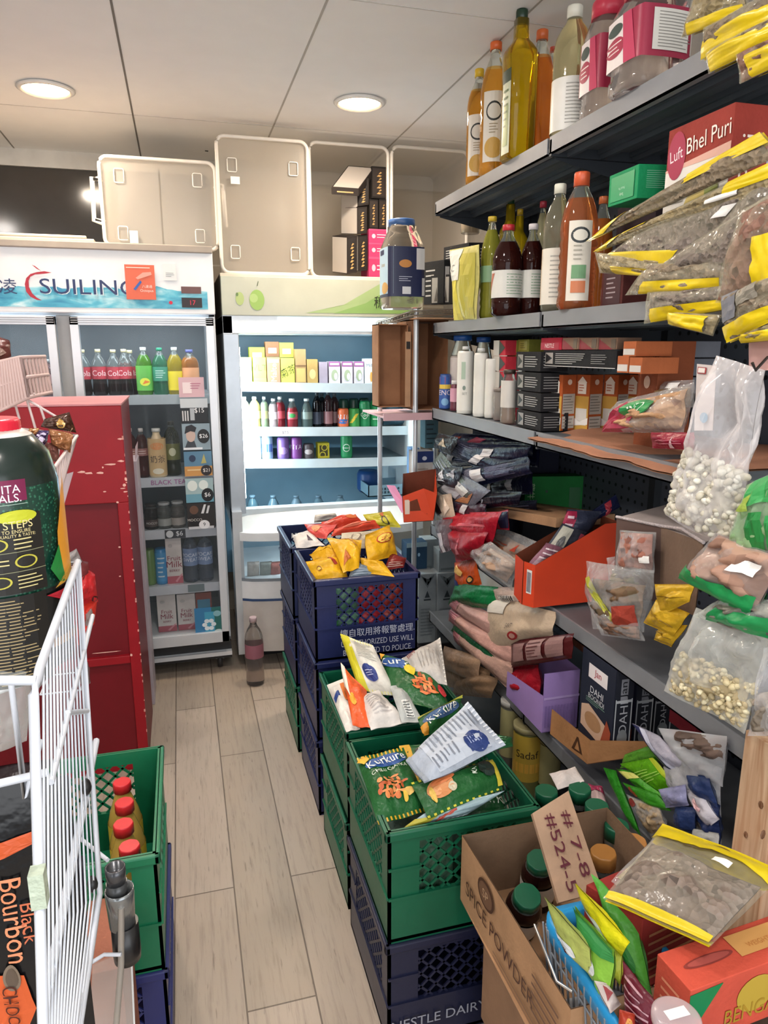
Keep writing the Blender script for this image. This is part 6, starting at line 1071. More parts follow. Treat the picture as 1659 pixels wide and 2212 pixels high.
# ================================================================ snack packets in the crates
def KUR(extra=()): return [('E', .5, .78, .42, .11, '2f5a9a'), ('E', .5, .78, .4, .095, '284c8c'), ('T', 'Kurkure', .5, .79, .13, 'f0eee4', 6, .8), ('T', 'CHILLI CHATKA', .5, .63, .05, 'e8e8d8', 6, .9)] + [('E', .42 + .26 * math.cos(k * 2.4) * ((k + 1) / 26) ** .5, .36 + .15 * math.sin(k * 2.4) * ((k + 1) / 26) ** .5, .035 + .05 * (k % 3 == 0), .035 - .018 * (k % 3 == 0), ('d8834a', 'b85a30', 'e39a60', 'c9703c')[k % 4]) for k in range(26)] + [('E', .72, .25, .10, .05, 'd8b060'), ('E', .60, .2, .05, .06, 'e0b84a'), ('P', [(.0, .9), (.12, .98), (.2, .86), (.08, .8)], 'e0a830')] + list(extra)
def qb(name, lb, cs, b, col, dec=(), **k): return bag(name, lb, 'crisp packet', cs, ('z', .6), b, col, dec, **k)
def zc(cs, zs): return [(c[0], c[1], 'z', z) for c, z in zip(cs, zs)]
GR = '1f5a2c'
qb('crisp_packet', 'green crisp packet with blue oval logo and orange curls, front left of nearest crate', zc([(818, 1782), (925, 1752), (872, 1614), (770, 1640)], (.55, .55, .60, .60)), .03, GR, KUR(), seal='d8a830')
qb('crisp_packet', 'green crisp packet lying behind the front one under the silver packet, nearest crate', zc([(885, 1712), (985, 1690), (950, 1605), (862, 1612)], (.55, .56, .59, .58)), .02, GR, [('R', 0, .0, .25, 1, 'd0a02a'), ('T', '20', .2, .3, .12, 'b03a20', 80), ('E', .6, .7, .3, .12, '3a3a34'), ('T', 'Kur', .6, .7, .14, 'd8d8cc')])
qb('crisp_packet', 'green crisp packet with pale discs lying across the nearest crate', zc([(925, 1768), (1086, 1704), (1062, 1640), (888, 1690)], (.57, .58, .61, .60)), .025, GR, [('E', .25, .5, .16, .25, 'd08a55'), ('E', .2, .45, .05, .12, 'e0a070'), ('E', .38, .42, .05, .12, 'c9bfa4'), ('E', .3, .65, .14, .08, 'c9713f'), ('E', .14, .4, .03, .2, 'd8b050'), ('R', .93, .1, 1, .95, 'd0c040'), ('E', .85, .6, .1, .28, '2a3a34'), ('T', 'KA', .68, .6, .14, 'e0e8d8', 75)], seal='c9c040')
qb('crisp_packet', 'silver-blue back of a crisp packet with dark blue badge, topmost on the nearest crate', zc([(877, 1645), (917, 1693), (1093, 1611), (1011, 1517)], (.63, .62, .66, .70)), .028, 'a9b2c0', [('R', .05, .2, .95, .85, 'b4bcc8'), ('R', .62, .62, .92, .84, '24386f'), ('E', .77, .73, .2, .13, '24386f'), ('L', 5, .68, .64, .86, .8, 'a9b4d4'), ('L', 12, .12, .25, .55, .95, '7f8794'), ('L', 6, .6, .2, .9, .52, '6f7684'), ('P', [(0, .0), (.0, .06), (1, .06), (1, 0)], '8f98a4')], seal='ccd2da', back=None)
qb('crisp_packet', 'green crisp packet with white lettering lying between the two green crates', zc([(915, 1592), (988, 1562), (998, 1503), (902, 1552)], (.60, .60, .64, .62)), .02, GR, [('E', .5, .6, .45, .3, '3a5a86'), ('T', 'Kurkure', .5, .6, .36, 'ecece2', 12, .75), ('R', 0, .9, 1, 1, 'a8a840'), ('R', 0, 0, .12, .4, 'c88a2a')])
qb('crisp_packet', 'pale blue strip of packet along the front rim of the nearest crate', zc([(866, 1792), (1008, 1760), (1090, 1708), (928, 1750)], (.545, .55, .585, .57)), .012, '9fb8bf', [('R', 0, .0, .3, .5, 'a8a030'), ('E', .45, .4, .06, .3, 'b04a3a')], seal='c9dade')
qb('crisp_packet', 'dark green packet with red and white spots low at the right of the nearest crate', zc([(1000, 1768), (1092, 1748), (1080, 1718), (1010, 1725)], (.53, .53, .54, .54)), .015, '174a26', [('E', .15, .5, .1, .3, 'b04040'), ('T', 'CHATKA', .62, .5, .35, 'c9d0c4')])
qb('crisp_packet', 'end of a green packet poking out right of the silver-blue one', zc([(1062, 1622), (1108, 1612), (1105, 1592), (1062, 1585)], (.58, .58, .59, .6)), .01, '1d4f2c', [('L', 3, .3, .2, .8, .8, '7fae88')])
for k in range(4):
    x = .44 + .07 * k; bag('crisp_packet', 'packet seen through the lattice of the nearest green crate, %s of four' % ('first from the left', 'second from the left', 'third from the left', 'rightmost')[k], 'crisp packet', [(0, 0)] * 4, ('z', 1), .02, 'x') if False else None
def wbag(lb, x, y, z, w_, h_, col, yaw=0., tilt=.15, b=.02, dec=(), name='crisp_packet'):
    ca, sa = math.cos(yaw), math.sin(yaw); U = Vector((ca, sa, 0)); V = Vector((-sa * math.sin(tilt), ca * math.sin(tilt), math.cos(tilt))); c = Vector((x, y, z))
    BAGN[0] += 1; A, B, C, D = c - U * w_ / 2, c + U * w_ / 2, c + U * w_ / 2 + V * h_, c - U * w_ / 2 + V * h_; S, SN, W, H, n = bagS(A, B, C, D, b, BAGN[0] * 1.7, .12, .07)
    if dec: o = thing(name, lb, 'crisp packet', tuple(c)); g = G(); bagmesh(g, S, FOIL(col)); g.build('packet', o); d = G(); decals(d, SN, W, H, dec, .0018, .0007); d.build('printed_label', o); return o
    g = G(); bagmesh(g, S, FOIL(col)); return tag(g.build(name), lb, 'crisp packet')
wbag('green and silver packet seen through the front lattice of the nearest crate, left', .46, 1.305, .31, .14, .2, '4f6f5a', 0, .1, .018); wbag('dark green packet seen through the front lattice of the nearest crate, right', .62, 1.305, .31, .14, .19, '1f5230', .1, .1, .018)
wbag('silver packet deep inside the nearest green crate', .55, 1.42, .31, .3, .2, '6a7f72', 0, .5, .03); wbag('green packet deep at the back of the nearest green crate', .55, 1.56, .31, .3, .2, '1d5230', 0, .1, .03)
# second green crate
W_ = 'e0dcd4'
q2 = 'second green crate'
qb('crisp_packet', 'tall white packet back with bright yellow edge, rising highest in the %s' % q2, zc([(778, 1492), (860, 1505), (806, 1395), (735, 1369)], (.60, .60, .69, .70)), .025, 'd5d2c8', [('R', 0, 0, .25, 1, 'c8c02a'), ('L', 12, .35, .55, .9, .95, '8a8a84'), ('E', .5, .3, .2, .14, '27387a'), ('L', 3, .4, .25, .62, .36, 'c0c8e0')], seal='d8d48a')
qb('crisp_packet', 'orange and white packet standing at the left of the %s' % q2, zc([(762, 1568), (800, 1572), (792, 1492), (736, 1434)], (.58, .58, .62, .66)), .02, 'dc5a2a', [('P', [(0, .6), (.2, .4), (.15, 1), (0, 1)], 'e6dccc'), ('E', .3, .4, .15, .1, 'e0a030')])
qb('crisp_packet', 'plain white packet back lying in the middle of the %s' % q2, zc([(802, 1575), (878, 1565), (818, 1490), (768, 1508)], (.58, .58, .61, .61)), .03, 'd8d2cc', [('L', 8, .2, .2, .8, .8, 'bcb6b4')])
qb('crisp_packet', 'white packet with blue lettering leaning on the left wall of the %s' % q2, zc([(748, 1582), (778, 1575), (742, 1466), (706, 1480)], (.56, .57, .60, .58)), .018, W_, [('P', [(.1, .5), (.5, .62), (.5, .74), (.1, .62)], '2a4486'), ('R', .7, .5, 1, .9, 'dc7a3a')])
qb('crisp_packet', 'green crisp packet with blue logo and orange curls across the %s' % q2, zc([(852, 1512), (975, 1540), (940, 1452), (820, 1412)], (.61, .60, .64, .65)), .028, GR, [('E', .2, .75, .2, .16, '2c5494'), ('T', 'Kurk', .2, .76, .17, 'f0eee4', -4), ('P', [(0, .85), (.1, 1), (0, 1)], 'd8a02a')] + [('E', .62 + .2 * math.cos(k * 2.4) * ((k + 1) / 20) ** .5, .35 + .17 * math.sin(k * 2.4) * ((k + 1) / 20) ** .5, .03 + .05 * (k % 3 == 0), .05 - .025 * (k % 3 == 0), ('d8733a', 'a84a24', 'e08a50')[k % 3]) for k in range(20)] + [('E', .45, .6, .1, .1, 'd8c030'), ('E', .92, .35, .06, .14, 'b02a30'), ('T', 'CHILLI', .7, .68, .07, 'e0e4d4', -4)])
qb('crisp_packet', 'silver packet edge with barcode in front of the green one, %s' % q2, zc([(868, 1562), (914, 1560), (872, 1480), (842, 1482)], (.59, .59, .63, .63)), .012, 'b0b4b2', [('R', .3, .1, .7, .5, 'd8dad6')] + [('R', .33, .12 + i * .06, .67, .14 + i * .06, '44484a') for i in range(6)])
qb('crisp_packet', 'cream-grey pillow packet with ragged right seam at the back right of the %s' % q2, zc([(868, 1424), (895, 1466), (966, 1480), (951, 1377)], (.66, .64, .64, .70)), .03, 'b9b4ae', [('L', 6, .1, .1, .4, .3, 'a0403a'), ('L', 6, .3, .3, .8, .9, '9a948e')], seal='c9c4bc')
wbag('green packet seen through the side lattice of the second green crate', .42, 1.85, .31, .26, .2, '3a5f48', 1.5, .1, .02)
# navy stencilled crate
YL = 'd9a41c'; q3 = 'stencilled navy crate'
def yl(lb, cs, zz, dec=(), b=.028, col=YL, **k): return qb('crisp_packet', lb, zc(cs, zz), b, col, dec, **k)
LY = [('E', .5, .62, .26, .16, 'b03a20'), ('E', .5, .62, .23, .13, 'e8c050'), ('T', "Lay's", .5, .62, .12, 'b03020', 8)]
yl('yellow crisp packet with small red mark, front left in the %s' % q3, [(682, 1256), (752, 1248), (738, 1200), (660, 1212)], (.82, .83, .88, .87), [('P', [(.55, .95), (.65, .9), (.8, .5), (.7, .45)], '9a2c1c'), ('E', .25, .4, .07, .1, '8a4a1a'), ('E', .25, .4, .05, .07, 'e8c050')])
yl('yellow crisp packet at the far left in the %s' % q3, [(690, 1212), (742, 1216), (712, 1177), (668, 1198)], (.86, .86, .91, .89))
yl('yellow crisp packet in the middle of the %s, with folded corner' % q3, [(742, 1236), (775, 1228), (782, 1166), (706, 1163)], (.86, .86, .93, .92), [('P', [(.3, .95), (.8, .6), (.85, .65), (.4, 1)], 'a8702a'), ('P', [(.1, .1), (.5, .2), (.3, .4)], 'b8642a')])
yl('yellow crisp packet with red oval logo, standing highest in the %s' % q3, [(796, 1216), (858, 1200), (841, 1134), (788, 1156)], (.87, .87, .95, .95), LY, .03)
yl('yellow packet corner lying at the front right in the %s' % q3, [(785, 1238), (852, 1246), (826, 1212), (776, 1204)], (.84, .84, .87, .88), b=.02)
yl('grey-blue printed packet back lying at the front of the %s' % q3, [(752, 1252), (818, 1244), (812, 1232), (764, 1212)], (.83, .83, .85, .87), [('L', 7, .1, .1, .8, .9, '5a6a78')], .015, '93a0ac')
yl('dark red packet at the right wall of the %s' % q3, [(830, 1232), (872, 1226), (878, 1205), (842, 1196)], (.84, .84, .86, .88), [('L', 3, .1, .1, .9, .4, 'c9b0a0')], .015, '7f2a26')
yl('cream packet behind the yellow ones in the %s' % q3, [(735, 1190), (815, 1180), (812, 1146), (738, 1152)], (.88, .88, .92, .92), [('E', .4, .5, .14, .2, '8a7a6a'), ('E', .4, .5, .1, .13, 'c9bfa8')], .02, 'c4b9a4')
for k in range(8):
    x = .41 + .075 * (k % 4); c = ('3f7a4c', '56806a', 'a02a34', '9c3a34')[k % 4]
    wbag('%s packet seen through the front lattice of the stencilled navy crate, %s row, %s' % (('green', 'grey-green', 'red', 'orange-red')[k % 4], ('lower', 'upper')[k // 4], ('far left', 'centre left', 'centre right', 'far right')[k % 4]), x, 2.165 + .012 * (k // 4), .60 + .1 * (k // 4), .08, .11, c, .1 * (k % 3 - 1), .05, .014)
# farthest crate
q4 = 'farthest navy crate'
def fl(lb, cs, zz, col, dec=(), b=.022): return qb('crisp_packet', lb, zc(cs, zz), b, col, dec)
fl('white packet with dark print at the left in the %s' % q4, [(640, 1184), (702, 1178), (664, 1146), (632, 1157)], (.84, .85, .87, .87), 'cfc9c4', [('P', [(.5, .2), (.7, .2), (.6, .5)], '4a3a4a')])
fl('pink-red packet with orange picture, left in the %s' % q4, [(672, 1160), (705, 1164), (728, 1132), (657, 1132)], (.86, .87, .90, .89), 'c84a44', [('E', .5, .5, .2, .25, 'd88a5a'), ('L', 3, .1, .6, .4, .9, 'e8b0a8')])
fl('red-orange packet with swirls, upper middle in the %s' % q4, [(700, 1145), (785, 1130), (768, 1111), (694, 1128)], (.88, .89, .92, .90), 'c8402c', [('E', .75, .5, .15, .2, 'd87a4a'), ('P', [(.1, .3), (.5, .4), (.5, .5), (.1, .4)], 'd88070')])
fl('long red rolled packet across the front of the %s' % q4, [(715, 1160), (822, 1140), (815, 1122), (722, 1142)], (.87, .88, .90, .89), 'cf4630', [('R', .2, .35, .8, .55, 'e07a60')])
fl('white crumpled packet at the back of the %s' % q4, [(678, 1130), (732, 1124), (724, 1108), (680, 1112)], (.88, .88, .91, .91), 'c0bcb4')
fl('yellow-green packet with twisted top, right in the %s' % q4, [(800, 1135), (866, 1140), (842, 1104), (783, 1112)], (.88, .88, .93, .92), 'b0a828', [('E', .7, .5, .1, .3, '2a2818'), ('E', .7, .5, .06, .2, 'b0a828'), ('P', [(.6, .9), (.75, 1), (.7, .7)], 'b05a2a')])
# ================================================================ lower right: opened carton with dark bottles, card sign, baskets
def P(px, py, z): return at(px, py, 'z', z)
ZB, ZT = .40, .555
c1, c2 = P(998, 1804, ZT), P(1155, 1760, ZT); xa = c1.x; ya = c1.y; yb_ = .80; xb = .86
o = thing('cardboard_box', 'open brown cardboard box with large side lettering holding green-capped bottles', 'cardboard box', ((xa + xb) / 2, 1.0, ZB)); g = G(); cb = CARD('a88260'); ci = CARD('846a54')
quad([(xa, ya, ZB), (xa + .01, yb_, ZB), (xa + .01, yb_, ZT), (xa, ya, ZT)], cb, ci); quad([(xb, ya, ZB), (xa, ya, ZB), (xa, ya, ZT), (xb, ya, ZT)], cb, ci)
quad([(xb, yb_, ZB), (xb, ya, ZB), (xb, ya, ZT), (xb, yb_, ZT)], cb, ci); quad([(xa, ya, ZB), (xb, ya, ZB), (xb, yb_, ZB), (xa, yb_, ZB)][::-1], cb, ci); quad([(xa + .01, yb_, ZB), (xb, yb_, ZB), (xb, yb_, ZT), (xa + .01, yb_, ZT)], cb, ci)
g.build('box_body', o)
S, W, H = SQ((xa - .0025, ya, ZB), (xa + .0075, yb_, ZB), (xa + .0075, yb_, ZT), (xa - .0025, ya, ZT)); g = G()
decals(g, S, W, H, [('T', 'SPICE POWDER', .42, .38, .21, '4a2c20', 0, .9), ('E', .3, .74, .085, .19, '4a2c20'), ('E', .3, .74, .07, .155, '6a4a38'), ('T', 'SP', .3, .74, .12, 'b89878'), ('L', 5, .74, .25, .96, .8, '6a4a38'), ('L', 2, .4, .08, .98, .2, '7a5a44')], .0012); g.build('printed_label', o)
g = G(); xq = xa + .02; zz0 = .12
quad([(xq + .02, ya - .04, zz0), (xq + .03, .80, zz0), (xq + .03, .80, ZB - .012), (xq + .02, ya - .04, ZB - .012)], CARD('96745a'), ci); quad([(xb, ya - .04, zz0), (xq + .02, ya - .04, zz0), (xq + .02, ya - .04, ZB - .012), (xb, ya - .04, ZB - .012)], cb, ci); quad([(xq + .02, ya - .04, ZB - .012), (xb, ya - .04, ZB - .012), (xb, .8, ZB - .012), (xq + .03, .8, ZB - .012)][::-1], cb, ci)
g.box((xq, 1.0, ZB - .018), (xq + .03, ya - .02, ZB - .004), CARD('7a5a44')); tag(g.build('cardboard_box'), 'flattened brown cardboard box directly under the lettered open box', 'cardboard box')
g = G(); g.box((xq + .03, .82, 0), (xb - .02, ya - .06, zz0 - .002), M('1b2040', .5)); tag(g.build('base_crate', None, .004), 'dark base crate on the floor under the flattened box', 'crate')
# dark bottles with green or orange caps
GC = '14563c'
for i, (x, y, z, c, lb) in enumerate(((1180, 1716, .51, GC, 'leftmost, beside the white cloth'), (1252, 1710, .51, GC, 'right behind the top corner of the card sign'), (1289, 1748, .51, GC, 'third along, right of the card sign'), (1332, 1791, .51, GC, 'nearest to the green sachets'), (1272, 1800, .46, GC, 'lower, half hidden behind the card sign'), (1303, 1850, .50, '9a6a34', 'orange-brown cap, left of the two brown ones'), (1369, 1826, .50, 'b07a44', 'orange-brown cap, right of the two brown ones'))):
    p = P(x, y, z); bottle('syrup_bottle', ('green-capped dark syrup bottle, ' if i < 5 else 'dark bottle with ') + lb, 'bottle', (p.x, p.y, .125), z - .125 + .012, .038, 'jar', '1c0f0d', cap=c, caph=.032, caprad=.027, lab=(.1, .5, '5a4a3a'), fill=.9, t=.15)
for (x, y, z, ax, lb) in ((1166, 1856, .53, Vector((-.10, -.22, 1)), 'green-capped syrup bottle lying in the open cardboard box, farther one'), (1140, 1934, .53, Vector((-.02, -.38, 1)), 'green-capped syrup bottle lying in the SPICE POWDER box, nearer one')):
    ax = ax.normalized(); q = Vector((0, 0, 1)).rotation_difference(ax); p = P(x, y, z); L_ = .125; base = p - ax * L_
    bottle('syrup_bottle', lb, 'bottle', base, L_, .036, 'jar', '2a1512', cap=GC, caph=.030, caprad=.0265, lab=(.2, .6, 'cfc9bf', .5), fill=.8, t=.3, tilt=q)
# card sign
A, B, C, D = at(1150, 1757, 'z', .66), at(1207, 1950, 'z', .57), at(1302, 1925, 'z', .57), at(1228, 1708, 'z', .66)
o = thing('price_card', 'hand-lettered cardboard price card leaning among the green-capped bottles', 'sign', tuple((A + B) / 2)); g = G(); n = (B - A).cross(D - A).normalized()
g.surf(lambda u, v: (A * (1 - u) + B * u) * (1 - v) + (D * (1 - u) + C * u) * v, 12, 12, CARD('a98c74'), False); g.add([p - n * .006 for p in (A, B, C, D)], [(3, 2, 1, 0)], CARD('a98c74')); g.add([D, C, C - n * .006, D - n * .006], [(0, 1, 2, 3)], CARD('c4ac94')); g.add([A - n * .006, B - n * .006, B, A], [(0, 1, 2, 3)], CARD('8a6f5a')); g.build('card', o)
S, W, H = SQ(A, B, C, D); g = G(); decals(g, S, W, H, [('T', '#524-5', .52, .34, .26, '5a2230', 0, 1.2), ('T', '# 7-8', .5, .72, .24, '5a2230', 0, 1.4)], .003); g.build('marker_writing', o)
bag('white_cloth', 'white folded cloth lying behind the card sign', 'cloth', [(1205, 1705), (1262, 1690), (1242, 1658), (1186, 1672)], ('z', .52), .012, 'c9c0bc', mat=M('c9c0bc', .8, 0, .2, .05, .3, 60))
bag('pink_packet', 'pink and white packet between the bottles and the shelf edge', 'packet', [(1282, 1742), (1318, 1760), (1300, 1700), (1270, 1695)], ('z', .45), .012, 'c4a8a8', [('R', 0, .6, 1, 1, 'a83a5a')])
# blue rimmed basket with soup sachets
ZR = .61; bx0, bx1, by0, by1 = P(1168, 1972, ZR).x, P(1275, 1945, ZR).x + .06, .52, P(1168, 1972, ZR).y
o = thing('wire_basket', 'small white wire basket with a bright blue rim, holding soup sachets', 'basket', ((bx0 + bx1) / 2, .75, .45)); g = G()
ring = [(x, z, ZR) for x, z in rrect(bx0, bx1, by0, by1, .028, 6)]; BL = M('1f8ac4', .35, 0, .5, .04)
nn = len(ring); cc = Vector(((bx0 + bx1) / 2, (by0 + by1) / 2, ZR)); vs = []
for p in ring:
    p = Vector(p); d_ = (cc - p); d_.z = 0; d_.normalize(); vs += [p + Vector((0, 0, -.026)), p + Vector((0, 0, .006)), p + d_ * .022 + Vector((0, 0, .008)), p + d_ * .028 + Vector((0, 0, -.03))]
g.add(vs, [(i * 4 + k, ((i + 1) % nn) * 4 + k, ((i + 1) % nn) * 4 + (k + 1) % 4, i * 4 + (k + 1) % 4) for i in range(nn) for k in range(4)], BL, True); g.build('basket_rim', o)
g = G(); WM = M('83888f', .4, .1); zb_ = .45
for i, p in enumerate(ring): g.tube([Vector(p) + Vector((0, 0, -.01)), cc + (Vector(p) - cc) * .85 + Vector((0, 0, zb_ - ZR))], .0022, WM, 5)
for k in range(22):
    y = by0 + (by1 - by0) * (k + .5) / 22
    for x in (bx0, bx1): xx = cc.x + (x - cc.x) * .85; g.tube([(x, y, ZR - .01), (xx, cc.y + (y - cc.y) * .9, zb_)], .002, WM, 5)
for q in (.3, .65): g.tube([cc + (Vector(p) - cc) * (1 - .15 * q) + Vector((0, 0, (zb_ - ZR) * q)) for p in ring + ring[:1]], .002, WM, 5)
g.box((cc.x + (bx0 - cc.x) * .85, by0 + .03, zb_ - .002), (cc.x + (bx1 - cc.x) * .85, by1 - .03, zb_), M('9a9ea6', .5)); g.build('wire_body', o)
g = G(); g.tube([P(1163, 1975, ZR) + Vector((-.006, 0, -.02)), P(1215, 2095, ZR) + Vector((-.008, 0, -.02)), P(1233, 2120, ZR) + Vector((.004, 0, -.02))], .0025, M('d8d8d8', .2, .9), 6); g.build('wire_handle', o)
def sachet(lb, cs, zz, b, col, dec=(), nm='soup_sachet', cat='sachet'): return bag(nm, lb, cat, zc(cs, zz), ('z', .6), b, col, dec, wr=.08)
KN = [('E', .45, .5, .3, .12, 'd0d4d8'), ('T', 'Knorr', .45, .5, .09, '4a5a4a', 0, .8)]
sachet('pale green soup sachet at the left end in the blue-rimmed basket', [(1222, 2035), (1282, 2118), (1275, 2048), (1176, 1936)], (.62, .62, .68, .70), .012, 'a4ae5c', KN + [('P', [(0, .1), (.4, .0), (.4, .25), (0, .3)], 'a02a30')])
sachet('green soup sachet with white logo, second in the blue-rimmed basket', [(1284, 2105), (1318, 2190), (1326, 2052), (1240, 1956)], (.60, .60, .69, .70), .016, '7fb23e', KN + [('R', 0, .8, 1, 1, '2a7a3a')])
sachet('bright yellow soup sachet standing highest in the blue-rimmed basket', [(1268, 1968), (1342, 2066), (1360, 2036), (1243, 1908)], (.66, .66, .70, .72), .010, 'd8ce20', KN)
sachet('long yellow-green sachet behind the second one in the basket', [(1300, 2060), (1340, 2130), (1345, 2060), (1290, 1990)], (.63, .62, .66, .68), .012, 'b8c040')
sachet('large green soup sachet leaning on the dark red box', [(1342, 2065), (1408, 2150), (1374, 1976), (1276, 1888)], (.62, .60, .68, .71), .016, '4f9a38', [('T', 'Chicken Soup', .45, .68, .09, '1f4a24', 0, .6), ('E', .5, .3, .3, .2, '2f7a34')])
sachet('maroon crinkled sachet at the front right of the basket', [(1350, 2200), (1405, 2230), (1420, 2168), (1345, 2076)], (.62, .62, .66, .68), .016, '5f1626', [('L', 5, .1, .1, .9, .9, 'a88088')], 'seasoning_sachet')
sachet('white and maroon wrapper lying low on the blue rim', [(1318, 2190), (1342, 2170), (1312, 2125), (1284, 2118)], (.62, .62, .64, .64), .008, 'c0b4b0', [('P', [(.1, .3), (.6, .5), (.3, .8)], '8a3034')], 'candy_wrapper', 'wrapper')
sachet('red and orange packet at the bottom beside the basket', [(1335, 2230), (1372, 2240), (1372, 2190), (1338, 2180)], (.62, .62, .64, .64), .012, 'a83a28', [('E', .6, .4, .2, .3, 'c8904a')], 'seasoning_sachet')
# dried food bag with yellow bands
BR = SPECK('6f6056', '463b34', 90, '84756a')
clearbag('dried_herb_bag', 'large clear bag of grey-brown dried food with wide yellow header, lying lower right', 'bag', zc([(1302, 1938), (1536, 2042), (1690, 1882), (1432, 1783)], (.72, .74, .78, .74)), ('z', .7), .022, BR, (.03, .06, .97, .74), film=FILM('e9e2cc', .12, .15, 40, .5), band=[(0., .80, 1., 1.), (.02, .0, .98, .065)], bandcol='cdb614', sticker=(.62, .66, .76, .73), fb=.9, extra=[('R', .3, .78, .62, .795, '4a3c20'), ('E', .58, .9, .07, .016, '7a5a20')])
clearbag('dried_herb_bag', 'edge of another yellow-banded dried food bag just under the large one', 'bag', zc([(1320, 1905), (1400, 1960), (1660, 1900), (1430, 1795)], (.70, .70, .74, .72)), ('z', .7), .015, SPECK('b9a06c', '8a7648', 90, 'c9b88a'), (.02, .1, .95, .8), band=[(0, .8, 1, .97)], bandcol='c4b02a')
# red tea box
A, B = P(1420, 2060, .70), P(1492, 2141, .70); e1 = (A - B); e1.z = 0; n_ = Vector((-e1.y, e1.x, 0)).normalized(); n_ = n_ if n_.x > 0 else -n_
carton('spice_box', 'salmon red box with green triangle and large gold lettering, bottom right corner', 'box', (B.x, B.y, .60), e1, n_ * .22, .10, 'c8503c', [('L', 4, .2, .2, .8, .8, 'd88a6a')],
    [('P', [(.0, .92), (.26, .95), (.1, .45), (.0, .6)], '1c7a44'), ('E', .55, .55, .16, .3, 'b89a3a'), ('T', 'BENGAL', .55, .3, .26, 'a8842a', 0, .8)], [('E', .28, .5, .2, .12, '8a3a34'), ('E', .28, .5, .17, .09, 'a85048'), ('R', .5, .3, .95, .85, 'd09a5a'), ('T', 'WEIGHT', .7, .5, .12, 'b8743a'), ('R', .82, .28, .98, .5, 'e6d8d4')])
A, B = P(1377, 1985, .70), P(1452, 2120, .68); B = Vector((.665, .80, .56))
carton('spice_box', 'dark red box with gold print standing behind the salmon red box', 'box', (.64, .80, .55), Vector((-.045, .09, 0)), Vector((.16, .03, 0)), .14, '8f2c26', [('L', 7, .3, .1, .9, .95, 'b07a50')], [('L', 6, .1, .1, .9, .8, 'b07a50')])
g = G(); c = at(1462, 2192, 'z', .735); g.lathe([(.001, .0), (.026, .0), (.030, -.003), (.030, -.012), (.028, -.012)], c, FILM('d8c4c8', .55, .2, 10, .1), 36); o = thing('round_tub', 'round frosted plastic tub lid with a white label in front of the salmon box', 'tub', tuple(c)); g.build('tub_lid', o)
g = G(); g.lathe([(.022, -.10), (.027, -.012)], c, FILM('d0bcc0', .5, .2, 10, .1), 30); g.build('tub_body', o); g = G(); g.box((c.x - .014, c.y - .005, c.z + .0005), (c.x + .016, c.y + .008, c.z + .0015), INK('e8e2e0')); g.build('label_sticker', o)
# supporting carton under this corner
g = G(); g.box((.60, .42, .0), (.97, .79, .54), CARD('5a4438')); tag(g.build('storage_carton', None, .003), 'dark brown carton carrying the boxes in the bottom right corner', 'carton')
# ---------------- green sachets and blue-white film before the post
s5 = 'left of the pine post'
def gs(lb, cs, X, b, col, dec=(), nm='green_sachet', cat='sachet', **k): return bag(nm, lb, cat, cs, ('x', X), b, col, dec, **{'wr': .1, **k})
gs('bright green glossy sachet lying topmost of the green stack %s' % s5, [(1425, 1716), (1458, 1690), (1412, 1636), (1340, 1650)], .985, .010, '5aa018', [('L', 5, .1, .3, .9, .7, '9ac85a'), ('R', .9, 0, 1, 1, 'a8b828')])
gs('narrow deep green sachet standing at the left edge of the green stack', [(1358, 1775), (1385, 1808), (1330, 1665), (1304, 1658)], .96, .008, '2c7f22')
gs('pale-edged green sachet second in the green stack', [(1440, 1752), (1455, 1735), (1360, 1665), (1330, 1660)], .975, .008, '3c8a20', [('R', 0, .75, 1, .95, 'b9b860')])
gs('green sachet with brown picture low in the green stack', [(1400, 1745), (1450, 1752), (1420, 1715), (1345, 1690)], .965, .010, '33801e', [('E', .2, .7, .08, .2, '7a3a20')])
clearbag('seed_packet', 'clear packet of tan seeds with dark red motif below the green sachets', 'packet', [(1410, 1815), (1440, 1780), (1425, 1745), (1352, 1715)], ('x', .96), .012, SPECK('a89272', '7f6a4c', 60), (.05, .05, .95, .95), extra=[('E', .2, .85, .1, .1, '6a2420')])
NV = '26365f'
gs('white and navy film packet slanting down from the dessert mix boxes', [(1452, 1672), (1495, 1662), (1425, 1590), (1366, 1562)], .985, .014, 'a9a6b4', [('R', 0, 0, .3, 1, '262a50'), ('R', .3, .0, .5, 1, 'b4b6c8')], 'wipes_packet', 'packet')
clearbag('film_bag', 'large greyish clear film bag over a brown packet next to the pine post', 'bag', [(1480, 1665), (1562, 1700), (1572, 1590), (1425, 1572)], ('x', .985), .022, SPECK('6a5448', '4f4038', 30), (.2, .5, .98, .98), film=FILM('d8dade', .5, .2, 20, .4))
gs('dark navy glossy packet beside the pine post, upper one', [(1500, 1715), (1552, 1745), (1535, 1678), (1478, 1668)], .975, .016, NV, (), 'wipes_packet', 'packet')
gs('white packet with pink mark between the navy ones', [(1530, 1792), (1552, 1770), (1520, 1718), (1478, 1702)], .97, .014, 'b8b4bc', [('E', .5, .6, .15, .2, 'c8a0a4')], 'wipes_packet', 'packet')
gs('navy packet with pale reflection, lower one above the yellow header', [(1462, 1785), (1500, 1802), (1502, 1745), (1455, 1738)], .965, .016, NV, (), 'wipes_packet', 'packet')
gs('lavender crinkled film bunch beside the green sachets', [(1440, 1745), (1488, 1740), (1482, 1694), (1424, 1705)], .962, .012, '8f90b4', (), 'film_bunch', 'film')
gs('white film packet at the foot of the pine post', [(1495, 1815), (1555, 1835), (1552, 1800), (1498, 1790)], .965, .010, 'a8a8a4', (), 'wipes_packet', 'packet')
gs('large crumpled white film packet behind the navy ones before the post', [(1440, 1700), (1556, 1850), (1560, 1660), (1430, 1600)], .99, .016, 'a4a4a8', (), 'film_bunch', 'film', wr=.3)
